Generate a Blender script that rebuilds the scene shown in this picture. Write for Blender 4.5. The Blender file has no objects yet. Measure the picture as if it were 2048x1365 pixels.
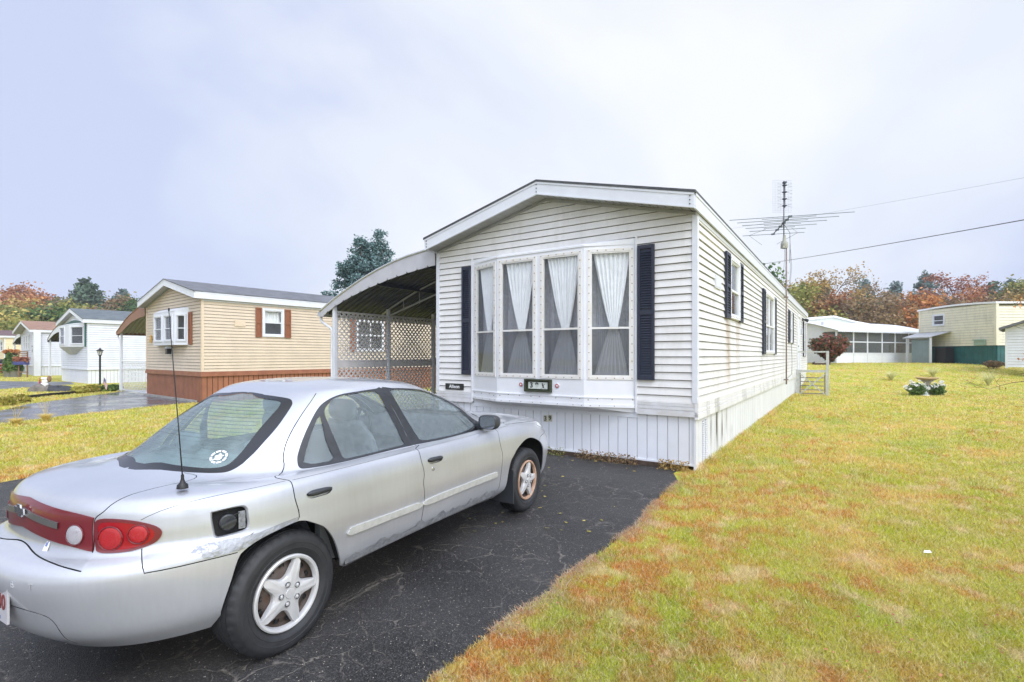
import bpy, math, random
import numpy as np
from mathutils import Vector, Matrix
from mathutils.bvhtree import BVHTree
from mathutils.geometry import delaunay_2d_cdt

random.seed(7); rng = np.random.default_rng(7)
scene = bpy.context.scene
col = scene.collection
R = math.radians

# ------------------------------------------------------------------ camera
CAMH, FPX, HORIZ = 1.5, 1000.0, 711.0          # eye height, focal length and horizon row (2048 px wide frame)
cam_d = bpy.data.cameras.new('camera'); cam = bpy.data.objects.new('camera', cam_d); col.objects.link(cam)
cam.location = (0, 0, CAMH); cam.rotation_euler = (R(90), 0, 0)
cam_d.sensor_width = 36; cam_d.lens = 36 * FPX / 2048
cam_d.shift_y = (HORIZ - 682.5) / 2048
cam_d.clip_start = 0.05; cam_d.clip_end = 1500
scene.camera = cam

# ------------------------------------------------------------------ light
SUN_EL, SUN_AZ = R(48), R(150)                # azimuth clockwise from +Y (behind the camera, to its right)
sun_dir = Vector((math.sin(SUN_AZ) * math.cos(SUN_EL), math.cos(SUN_AZ) * math.cos(SUN_EL), math.sin(SUN_EL)))
sd = bpy.data.lights.new('sun', 'SUN'); so = bpy.data.objects.new('sun', sd); col.objects.link(so)
sd.energy = 1.3; sd.angle = R(22); sd.color = (1.0, 0.975, 0.94)
so.rotation_euler = sun_dir.to_track_quat('Z', 'Y').to_euler(); so.location = (20, -30, 40)
scene.view_settings.view_transform = 'Standard'; scene.view_settings.look = 'None'
scene.view_settings.gamma = 1; scene.view_settings.exposure = 0.14; scene.view_settings.use_curve_mapping = False

world = bpy.data.worlds.new('World'); scene.world = world; world.use_nodes = True
GLOW = 3.2
def build_world():
    nt = world.node_tree; nt.nodes.clear(); N = nt.nodes.new; L = nt.links.new
    out = N('ShaderNodeOutputWorld'); bg = N('ShaderNodeBackground'); L(bg.outputs[0], out.inputs[0]); bg.inputs[1].default_value = 0.1
    sky = N('ShaderNodeTexSky'); sky.sky_type = 'NISHITA'; sky.sun_disc = False
    sky.sun_elevation = SUN_EL; sky.sun_rotation = SUN_AZ; sky.air_density = 1.2; sky.dust_density = 2
    tc = N('ShaderNodeTexCoord')
    mp = N('ShaderNodeMapping'); mp.inputs['Rotation'].default_value = (0.15, 0.35, 0.5); mp.inputs['Scale'].default_value = (1.0, 1.0, 1.35)
    mp.inputs['Location'].default_value = (0.35, 0.1, 0.2)
    L(tc.outputs['Generated'], mp.inputs[0])
    n1 = N('ShaderNodeTexNoise'); n1.inputs['Scale'].default_value = 1.35; n1.inputs['Detail'].default_value = 5; n1.inputs['Roughness'].default_value = 0.45
    n1.inputs['Distortion'].default_value = 0.35
    L(mp.outputs[0], n1.inputs['Vector'])
    rp = N('ShaderNodeValToRGB'); e = rp.color_ramp.elements
    e[0].position = 0.40; e[0].color = (5.9, 6.6, 8.9, 1); e[1].position = 0.66; e[1].color = (9.3, 9.55, 9.95, 1)
    m_ = rp.color_ramp.elements.new(0.5); m_.color = (7.6, 8.15, 9.4, 1)
    L(n1.outputs[0], rp.inputs[0])
    # glow added round the veiled sun, unseen behind the camera, to lift walls
    nd = N('ShaderNodeVectorMath'); nd.operation = 'DOT_PRODUCT'; nd.inputs[1].default_value = sun_dir
    L(tc.outputs['Generated'], nd.inputs[0])
    mr = N('ShaderNodeMapRange'); mr.interpolation_type = 'SMOOTHSTEP'
    mr.inputs[1].default_value = 0.25; mr.inputs[2].default_value = 1.0; mr.inputs[3].default_value = 1.0; mr.inputs[4].default_value = GLOW
    L(nd.outputs['Value'], mr.inputs[0])
    mul = N('ShaderNodeMix'); mul.data_type = 'RGBA'; mul.blend_type = 'MULTIPLY'; mul.inputs[0].default_value = 1
    L(rp.outputs[0], mul.inputs[6]); L(mr.outputs[0], mul.inputs[7])
    mx = N('ShaderNodeMix'); mx.data_type = 'RGBA'; mx.inputs[0].default_value = 0.93
    L(sky.outputs[0], mx.inputs[6]); L(mul.outputs[2], mx.inputs[7]); L(mx.outputs[2], bg.inputs[0])

build_world()

# ------------------------------------------------------------------ helpers
def at(px, d, z=None, py=None):
    """pixel column of the 2048-wide photograph + distance -> world point"""
    if z is None: z = CAMH - (py - HORIZ) / FPX * d
    return Vector(((px - 1024) / FPX * d, d, z))
def tag(o, label=None, cat=None, group=None, kind=None):
    if label: o['label'] = label
    if cat: o['category'] = cat
    if group: o['group'] = group
    if kind: o['kind'] = kind
    return o
def empty(name, loc, rz=0, parent=None):
    o = bpy.data.objects.new(name, None); col.objects.link(o); o.location = loc; o.rotation_euler = (0, 0, rz)
    o.empty_display_size = 0.2
    if parent: o.parent = parent
    return o
def copy_tree(o, parent=None):
    c = o.copy(); col.objects.link(c); c.parent = parent
    for ch in list(o.children): copy_tree(ch, c)
    return c
class MB:
    def __init__(s): s.v = []; s.f = []; s.m = []; s.n = None
    def add(s, vs, fs, mi=0):
        b = len(s.v); s.v += [tuple(v) for v in vs]; s.f += [tuple(b + k for k in f) for f in fs]; s.m += [mi] * len(fs); return s
    def quad(s, a, b, c, d, mi=0): return s.add([a, b, c, d], [(0, 1, 2, 3)], mi)
    def box(s, x0, x1, y0, y1, z0, z1, mi=0):
        v = [(x0, y0, z0), (x1, y0, z0), (x1, y1, z0), (x0, y1, z0), (x0, y0, z1), (x1, y0, z1), (x1, y1, z1), (x0, y1, z1)]
        return s.add(v, [(0, 3, 2, 1), (4, 5, 6, 7), (0, 1, 5, 4), (1, 2, 6, 5), (2, 3, 7, 6), (3, 0, 4, 7)], mi)
    def obox(s, c, ax, ay, az, hx, hy, hz, mi=0):
        c, ax, ay, az = map(Vector, (c, ax, ay, az)); v = []
        for k in (-1, 1):
            for (i, j) in ((-1, -1), (1, -1), (1, 1), (-1, 1)): v.append(c + ax * (i * hx) + ay * (j * hy) + az * (k * hz))
        return s.add(v, [(0, 3, 2, 1), (4, 5, 6, 7), (0, 1, 5, 4), (1, 2, 6, 5), (2, 3, 7, 6), (3, 0, 4, 7)], mi)
    def prism(s, poly, t0, t1, mp, mi=0):
        """poly: 2-D points; mp(a, b, t) -> 3-D"""
        n = len(poly); v = [mp(a, b, t0) for a, b in poly] + [mp(a, b, t1) for a, b in poly]
        fs = [tuple(range(n))[::-1], tuple(range(n, 2 * n))] + [(i, (i + 1) % n, n + (i + 1) % n, n + i) for i in range(n)]
        return s.add(v, fs, mi)
    def tube(s, path, r, n=8, mi=0, cap=True):
        P = [Vector(p) for p in path]; rr = r if hasattr(r, '__len__') else [r] * len(P); vs = []
        up = None
        for i, p in enumerate(P):
            t = (P[min(i + 1, len(P) - 1)] - P[max(i - 1, 0)]); t = t.normalized() if t.length > 1e-9 else Vector((0, 0, 1))
            if up is None: up = Vector((0, 0, 1)) if abs(t.z) < .9 else Vector((1, 0, 0))
            a = t.cross(up); a = a.normalized() if a.length > 1e-6 else t.orthogonal().normalized(); b = t.cross(a).normalized(); up = -b if False else b.cross(t) * 0 + up
            for k in range(n):
                an = 2 * math.pi * k / n; vs.append(p + a * (math.cos(an) * rr[i]) + b * (math.sin(an) * rr[i]))
        fs = [(i * n + k, i * n + (k + 1) % n, (i + 1) * n + (k + 1) % n, (i + 1) * n + k) for i in range(len(P) - 1) for k in range(n)]
        if cap: fs += [tuple(range(n))[::-1], tuple((len(P) - 1) * n + k for k in range(n))]
        return s.add(vs, fs, mi)
    def lathe(s, prof, o=(0, 0, 0), ax=(0, 0, 1), n=24, mi=0):
        """prof: (radius, height)"""
        o = Vector(o); ax = Vector(ax).normalized(); a = ax.orthogonal().normalized(); b = ax.cross(a); vs = []
        for r, h in prof:
            for k in range(n):
                an = 2 * math.pi * k / n; vs.append(o + ax * h + a * (r * math.cos(an)) + b * (r * math.sin(an)))
        fs = [(i * n + k, i * n + (k + 1) % n, (i + 1) * n + (k + 1) % n, (i + 1) * n + k) for i in range(len(prof) - 1) for k in range(n)]
        return s.add(vs, fs, mi)
    def grid(s, fn, nu, nv, mi=0, closed_u=False):
        b = [fn(i / nu, j / nv) for j in range(nv + 1) for i in range(nu + 1)]
        return s.add(b, [(j * (nu + 1) + i, j * (nu + 1) + i + 1, (j + 1) * (nu + 1) + i + 1, (j + 1) * (nu + 1) + i) for j in range(nv) for i in range(nu)], mi)
    def build(s, name, mats, parent=None, smooth=False, bevel=0, loc=None, shade_angle=None):
        me = bpy.data.meshes.new(name); me.from_pydata([tuple(v) for v in s.v], [], s.f)
        for m in (mats if isinstance(mats, (list, tuple)) else [mats]): me.materials.append(m)
        if len(me.materials) > 1: me.polygons.foreach_set('material_index', s.m)
        if smooth: me.polygons.foreach_set('use_smooth', [True] * len(me.polygons))
        if shade_angle: me.set_sharp_from_angle(angle=R(shade_angle))
        me.update(); o = bpy.data.objects.new(name, me); col.objects.link(o)
        if parent: o.parent = parent
        if loc is not None: o.location = loc
        if bevel:
            b = o.modifiers.new('bevel', 'BEVEL'); b.width = bevel; b.segments = 2; b.limit_method = 'ANGLE'; b.harden_normals = False
        return o

# ------------------------------------------------------------------ materials
def base_mat(name):
    m = bpy.data.materials.new(name); m.use_nodes = True; nt = m.node_tree; b = nt.nodes['Principled BSDF']
    return m, nt, b
def mat(name, c, rough=0.6, metal=0, coat=0, var=0.0, vscale=6.0, bump=0.0, bscale=40.0, c2=None, detail=4, spec=0.5, emis=None, coords='Object', sy=(1, 1, 1)):
    m, nt, b = base_mat(name); N = nt.nodes.new; L = nt.links.new
    b.inputs['Base Color'].default_value = (*c, 1); b.inputs['Roughness'].default_value = rough; b.inputs['Metallic'].default_value = metal
    b.inputs['Coat Weight'].default_value = coat; b.inputs['Coat Roughness'].default_value = 0.08; b.inputs['Specular IOR Level'].default_value = spec
    if var or bump or c2:
        tc = N('ShaderNodeTexCoord'); mp = N('ShaderNodeMapping'); mp.inputs['Scale'].default_value = sy; L(tc.outputs[coords], mp.inputs[0])
    if var or c2:
        n = N('ShaderNodeTexNoise'); n.inputs['Scale'].default_value = vscale; n.inputs['Detail'].default_value = detail; n.inputs['Roughness'].default_value = .6
        L(mp.outputs[0], n.inputs['Vector'])
        r = N('ShaderNodeValToRGB'); r.color_ramp.elements[0].position = .3; r.color_ramp.elements[1].position = .7
        lo = c2 if c2 else tuple(x * (1 - var) for x in c); hi = c if c2 else tuple(min(1, x * (1 + var)) for x in c)
        r.color_ramp.elements[0].color = (*lo, 1); r.color_ramp.elements[1].color = (*hi, 1)
        L(n.outputs[0], r.inputs[0]); L(r.outputs[0], b.inputs['Base Color'])
    if bump:
        n2 = N('ShaderNodeTexNoise'); n2.inputs['Scale'].default_value = bscale; n2.inputs['Detail'].default_value = 3; L(mp.outputs[0], n2.inputs['Vector'])
        bp = N('ShaderNodeBump'); bp.inputs['Strength'].default_value = bump; bp.inputs['Distance'].default_value = .01
        L(n2.outputs[0], bp.inputs['Height']); L(bp.outputs[0], b.inputs['Normal'])
    return m
def leaf_mat(name, cols, rough=.6, trans=0.25, pos_scale=0):
    """each leaf picks a colour of its own; leaves let some light through"""
    m, nt, b = base_mat(name); N = nt.nodes.new; L = nt.links.new
    g = N('ShaderNodeNewGeometry'); r = N('ShaderNodeValToRGB'); r.color_ramp.interpolation = 'LINEAR'
    el = r.color_ramp.elements
    while len(el) < len(cols): el.new(.5)
    for i, c in enumerate(cols): el[i].position = i / (len(cols) - 1); el[i].color = (*c, 1)
    if pos_scale:
        n = N('ShaderNodeTexNoise'); n.inputs['Scale'].default_value = pos_scale; L(g.outputs['Position'], n.inputs['Vector'])
        ma = N('ShaderNodeMath'); ma.operation = 'MULTIPLY_ADD'; ma.inputs[1].default_value = .5; L(g.outputs['Random Per Island'], ma.inputs[0])
        mb = N('ShaderNodeMapRange'); mb.inputs[1].default_value = .3; mb.inputs[2].default_value = .7; mb.inputs[3].default_value = 0; mb.inputs[4].default_value = .5
        L(n.outputs[0], mb.inputs[0]); L(mb.outputs[0], ma.inputs[2]); L(ma.outputs[0], r.inputs[0])
    else: L(g.outputs['Random Per Island'], r.inputs[0])
    L(r.outputs[0], b.inputs['Base Color']); b.inputs['Roughness'].default_value = rough; b.inputs['Specular IOR Level'].default_value = .3
    t = N('ShaderNodeBsdfTranslucent'); mx = N('ShaderNodeMixShader'); mx.inputs[0].default_value = trans
    L(r.outputs[0], t.inputs[0]); L(b.outputs[0], mx.inputs[1]); L(t.outputs[0], mx.inputs[2]); L(mx.outputs[0], nt.nodes['Material Output'].inputs[0])
    return m
def glass_mat(name, tint=(.8, .88, .87), fog=(.55, .6, .62), body=.3, rough=.03, streak=0.0, fscale=30, ior=1.5):
    m, nt, b = base_mat(name); N = nt.nodes.new; L = nt.links.new
    b.inputs['Base Color'].default_value = (*fog, 1); b.inputs['Roughness'].default_value = .7; b.inputs['Specular IOR Level'].default_value = 0
    tr = N('ShaderNodeBsdfTransparent'); tr.inputs[0].default_value = (*tint, 1)
    m1 = N('ShaderNodeMixShader'); m1.inputs[0].default_value = body; L(tr.outputs[0], m1.inputs[1]); L(b.outputs[0], m1.inputs[2])
    if streak:
        tc = N('ShaderNodeTexCoord'); n = N('ShaderNodeTexNoise'); n.inputs['Scale'].default_value = fscale; n.inputs['Detail'].default_value = 6
        L(tc.outputs['Object'], n.inputs['Vector']); mr = N('ShaderNodeMapRange'); mr.inputs[1].default_value = .35; mr.inputs[2].default_value = .65
        mr.inputs[3].default_value = max(0, body - streak); mr.inputs[4].default_value = body + streak; L(n.outputs[0], mr.inputs[0]); L(mr.outputs[0], m1.inputs[0])
    gl = N('ShaderNodeBsdfGlossy'); gl.inputs['Roughness'].default_value = rough
    fr = N('ShaderNodeFresnel'); gm = N('ShaderNodeNewGeometry'); im = N('ShaderNodeMapRange'); im.inputs[3].default_value = ior; im.inputs[4].default_value = 1 / ior; L(gm.outputs['Backfacing'], im.inputs[0]); L(im.outputs[0], fr.inputs[0])
    m2 = N('ShaderNodeMixShader'); L(fr.outputs[0], m2.inputs[0]); L(m1.outputs[0], m2.inputs[1]); L(gl.outputs[0], m2.inputs[2])
    L(m2.outputs[0], nt.nodes['Material Output'].inputs[0]); return m
M = {}
M['white_metal'] = mat('white_metal', (.72, .73, .75), .45, var=.05, vscale=3)
M['white_trim'] = mat('white_trim', (.66, .68, .72), .4, var=.05, vscale=5)
M['skirt_white'] = mat('skirt_white', (.70, .72, .76), .5, var=.05, vscale=2)
M['belt_white'] = mat('belt_white', (.68, .69, .72), .4, c2=(.55, .54, .52), vscale=5)
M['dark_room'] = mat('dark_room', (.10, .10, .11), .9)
M['navy'] = mat('navy', (.018, .023, .042), .45, var=.2, vscale=20)
M['brown_shutter'] = mat('brown_shutter', (.24, .085, .038), .5, var=.15, vscale=15)
M['green_trim'] = mat('green_trim', (.02, .10, .09), .5)
M['black'] = mat('black', (.012, .012, .013), .5)
M['black_gloss'] = mat('black_gloss', (.012, .013, .015), .22)
M['rubber_trim'] = mat('rubber_trim', (.025, .027, .032), .45, var=.3, vscale=30)
M['flange'] = mat('flange', (.72, .72, .72), .45, c2=(.66, .63, .56), vscale=11, detail=8)
M['rust'] = mat('rust', (.16, .06, .025), .8, var=.4, vscale=60)
M['bolt'] = mat('bolt', (.17, .085, .03), .7)
M['alu'] = mat('alu', (.55, .57, .60), .4, metal=.6, var=.1, vscale=4)
M['alu_dull'] = mat('alu_dull', (.50, .51, .53), .55, metal=.2, var=.12, vscale=6)
M['chrome'] = mat('chrome', (.55, .56, .58), .18, metal=1)
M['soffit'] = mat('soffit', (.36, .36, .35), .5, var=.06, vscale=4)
M['concrete'] = mat('concrete', (.30, .29, .27), .9, var=.3, vscale=8, bump=.4)
M['wood_dark'] = mat('wood_dark', (.07, .045, .03), .8, var=.4, vscale=12)
M['bark'] = mat('bark', (.11, .085, .065), .9, var=.4, vscale=10, bump=.6)
M['bark_pale'] = mat('bark_pale', (.35, .33, .30), .9, var=.4, vscale=10)
M['curtain'] = mat('curtain', (.93, .93, .94), .9, var=.05, vscale=8)
M['sheer'] = mat('sheer', (.42, .42, .45), .9, var=.1, vscale=20)
M['pane'] = glass_mat('pane', (.97, .98, .98), (.5, .53, .56), .05, .01, ior=1.33)
M['pane_dark'] = glass_mat('pane_dark', (.55, .58, .6), (.16, .18, .2), .5, .02)
M['screen'] = mat('screen', (.10, .10, .105), .7, var=.2, vscale=3)
M['brick_red'] = mat('brick_red', (.25, .09, .06), .8, var=.3, vscale=12)
M['paper_white'] = mat('paper_white', (.8, .8, .8), .6)
def siding_mat(name, c, dirt=(.42, .40, .33), amt=.35, thr=.56, rust_y=None):
    m, nt, b = base_mat(name); N = nt.nodes.new; L = nt.links.new
    tc = N('ShaderNodeTexCoord'); mp = N('ShaderNodeMapping'); mp.inputs['Scale'].default_value = (2.2, 2.2, .45); L(tc.outputs['Object'], mp.inputs[0])
    n = N('ShaderNodeTexNoise'); n.inputs['Scale'].default_value = 1.6; n.inputs['Detail'].default_value = 8; n.inputs['Roughness'].default_value = .68; L(mp.outputs[0], n.inputs['Vector'])
    mr = N('ShaderNodeMapRange'); mr.inputs[1].default_value = thr; mr.inputs[2].default_value = thr + .25; mr.inputs[3].default_value = 0; mr.inputs[4].default_value = amt; L(n.outputs[0], mr.inputs[0])
    mx = N('ShaderNodeMix'); mx.data_type = 'RGBA'; mx.inputs[6].default_value = (*c, 1); mx.inputs[7].default_value = (*dirt, 1); L(mr.outputs[0], mx.inputs[0])
    n2 = N('ShaderNodeTexNoise'); n2.inputs['Scale'].default_value = 2.5; n2.inputs['Detail'].default_value = 5; L(tc.outputs['Object'], n2.inputs['Vector'])
    h = N('ShaderNodeHueSaturation'); mr2 = N('ShaderNodeMapRange'); mr2.inputs[3].default_value = .93; mr2.inputs[4].default_value = 1.05; mr2.inputs[1].default_value = .3; mr2.inputs[2].default_value = .7
    L(n2.outputs[0], mr2.inputs[0]); L(mr2.outputs[0], h.inputs['Value']); L(mx.outputs[2], h.inputs['Color']); last = h.outputs[0]
    if rust_y:                                     # old rust-brown run-off stains with a place of their own: (y centre, half width, z top, z bottom)
        sep = N('ShaderNodeSeparateXYZ'); L(tc.outputs['Object'], sep.inputs[0])
        for (yc, hw, zt, zb, co, st) in rust_y:
            d = N('ShaderNodeMath'); d.operation = 'SUBTRACT'; L(sep.outputs[1], d.inputs[0]); d.inputs[1].default_value = yc
            a = N('ShaderNodeMath'); a.operation = 'ABSOLUTE'; L(d.outputs[0], a.inputs[0])
            r1 = N('ShaderNodeMapRange'); r1.interpolation_type = 'SMOOTHSTEP'; r1.inputs[1].default_value = hw; r1.inputs[2].default_value = 0; r1.inputs[3].default_value = 0; r1.inputs[4].default_value = 1; L(a.outputs[0], r1.inputs[0])
            r2 = N('ShaderNodeMapRange'); r2.interpolation_type = 'SMOOTHSTEP'; r2.inputs[1].default_value = zt + .08; r2.inputs[2].default_value = zt - .1; L(sep.outputs[2], r2.inputs[0])
            r3 = N('ShaderNodeMapRange'); r3.interpolation_type = 'SMOOTHSTEP'; r3.inputs[1].default_value = zb - .05; r3.inputs[2].default_value = zb + .35; L(sep.outputs[2], r3.inputs[0])
            k = N('ShaderNodeMath'); k.operation = 'MULTIPLY'; L(r1.outputs[0], k.inputs[0]); L(r2.outputs[0], k.inputs[1])
            k2 = N('ShaderNodeMath'); k2.operation = 'MULTIPLY'; L(k.outputs[0], k2.inputs[0]); L(r3.outputs[0], k2.inputs[1])
            nn = N('ShaderNodeMapRange'); nn.inputs[1].default_value = .35; nn.inputs[2].default_value = .62; L(n.outputs[0], nn.inputs[0])
            k3 = N('ShaderNodeMath'); k3.operation = 'MULTIPLY'; L(k2.outputs[0], k3.inputs[0]); L(nn.outputs[0], k3.inputs[1])
            k4 = N('ShaderNodeMath'); k4.operation = 'MULTIPLY'; L(k3.outputs[0], k4.inputs[0]); k4.inputs[1].default_value = st
            q = N('ShaderNodeMix'); q.data_type = 'RGBA'; L(k4.outputs[0], q.inputs[0]); L(last, q.inputs[6]); q.inputs[7].default_value = (*co, 1); last = q.outputs[2]
    L(last, b.inputs['Base Color']); b.inputs['Roughness'].default_value = .42; return m
RUST = [(2.0, .35, 2.1, .9, (.40, .29, .15), .95), (2.9, .3, 2.1, .9, (.40, .29, .15), .7), (5.9, .35, 1.5, .8, (.35, .3, .2), .4), (8.2, .35, 1.5, .8, (.35, .3, .2), .35), (1.2, .8, 1.5, .9, (.5, .45, .34), .35)]
M['sid_main'] = siding_mat('sid_main', (.71, .70, .68), amt=.45, thr=.52, rust_y=RUST)
M['sid_tan'] = siding_mat('sid_tan', (.60, .50, .375), dirt=(.42, .33, .23), amt=.2)
M['sid_white'] = siding_mat('sid_white', (.68, .70, .74), dirt=(.5, .5, .5), amt=.2)
M['sid_grey'] = siding_mat('sid_grey', (.62, .64, .70), dirt=(.5, .5, .5), amt=.2)
M['sid_cream'] = siding_mat('sid_cream', (.72, .68, .52), dirt=(.3, .28, .2), amt=.45, thr=.5)
M['sid_yellow'] = siding_mat('sid_yellow', (.75, .62, .38), amt=.1)
M['sid_pale_green'] = siding_mat('sid_pale_green', (.58, .62, .54), amt=.2)
M['skirt_side'] = siding_mat('skirt_side', (.69, .71, .74), dirt=(.06, .05, .045), amt=.0, rust_y=[(.95, .09, .62, .05, (.07, .06, .055), 1.6), (1.35, .12, .66, .0, (.05, .045, .04), 2.2), (1.72, .1, .66, .1, (.07, .05, .045), 2.2), (2.05, .08, .64, .2, (.10, .08, .07), 1.6), (2.5, .2, .3, .0, (.2, .18, .16), .8)])
M['belt_side'] = siding_mat('belt_side', (.72, .72, .73), dirt=(.13, .12, .08), amt=.95, thr=.50)
M['joint'] = mat('joint', (.26, .255, .24), .9, var=.3, vscale=9)  # dark strip painting the shadow line and grime under each siding lap
M['joint_soft'] = mat('joint_soft', (.50, .51, .54), .9); M['joint_brown'] = mat('joint_brown', (.07, .03, .018), .9)  # skirting grooves darkened by colour for the shade and grime in them
M['skirt_brown'] = mat('skirt_brown', (.36, .145, .075), .6, c2=(.25, .10, .055), vscale=3)
M['belt_brown'] = mat('belt_brown', (.34, .14, .08), .5, c2=(.24, .09, .05), vscale=4)
def shingle_mat(name, c, c2):
    m, nt, b = base_mat(name); N = nt.nodes.new; L = nt.links.new
    tc = N('ShaderNodeTexCoord'); v = N('ShaderNodeTexVoronoi'); v.inputs['Scale'].default_value = 7; v.inputs['Randomness'].default_value = .6
    mp = N('ShaderNodeMapping'); mp.inputs['Scale'].default_value = (1, .55, 1); L(tc.outputs['Object'], mp.inputs[0]); L(mp.outputs[0], v.inputs['Vector'])
    n = N('ShaderNodeTexNoise'); n.inputs['Scale'].default_value = 90; L(tc.outputs['Object'], n.inputs['Vector'])
    mx = N('ShaderNodeMix'); mx.data_type = 'RGBA'; mx.inputs[6].default_value = (*c, 1); mx.inputs[7].default_value = (*c2, 1)
    a = N('ShaderNodeMath'); a.operation = 'MULTIPLY'; sp = N('ShaderNodeSeparateColor'); L(v.outputs['Color'], sp.inputs[0]); L(sp.outputs[0], a.inputs[0]); a.inputs[1].default_value = .8
    L(a.outputs[0], mx.inputs[0]); m2 = N('ShaderNodeMix'); m2.data_type = 'RGBA'; m2.blend_type = 'OVERLAY'; m2.inputs[0].default_value = .5; L(mx.outputs[2], m2.inputs[6]); L(n.outputs[0], m2.inputs[7])
    L(m2.outputs[2], b.inputs['Base Color']); b.inputs['Roughness'].default_value = .85
    bp = N('ShaderNodeBump'); bp.inputs['Strength'].default_value = .5; bp.inputs['Distance'].default_value = .02; L(v.outputs['Distance'], bp.inputs['Height']); L(bp.outputs[0], b.inputs['Normal'])
    return m
M['shingle_grey'] = shingle_mat('shingle_grey', (.10, .105, .115), (.17, .175, .19))
M['shingle_dark'] = shingle_mat('shingle_dark', (.05, .052, .06), (.09, .095, .10))
M['shingle_green'] = shingle_mat('shingle_green', (.09, .11, .12), (.15, .17, .175))
M['shingle_brown'] = shingle_mat('shingle_brown', (.22, .13, .09), (.33, .20, .14))
M['shingle_maroon'] = shingle_mat('shingle_maroon', (.11, .07, .07), (.15, .09, .09))

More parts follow.
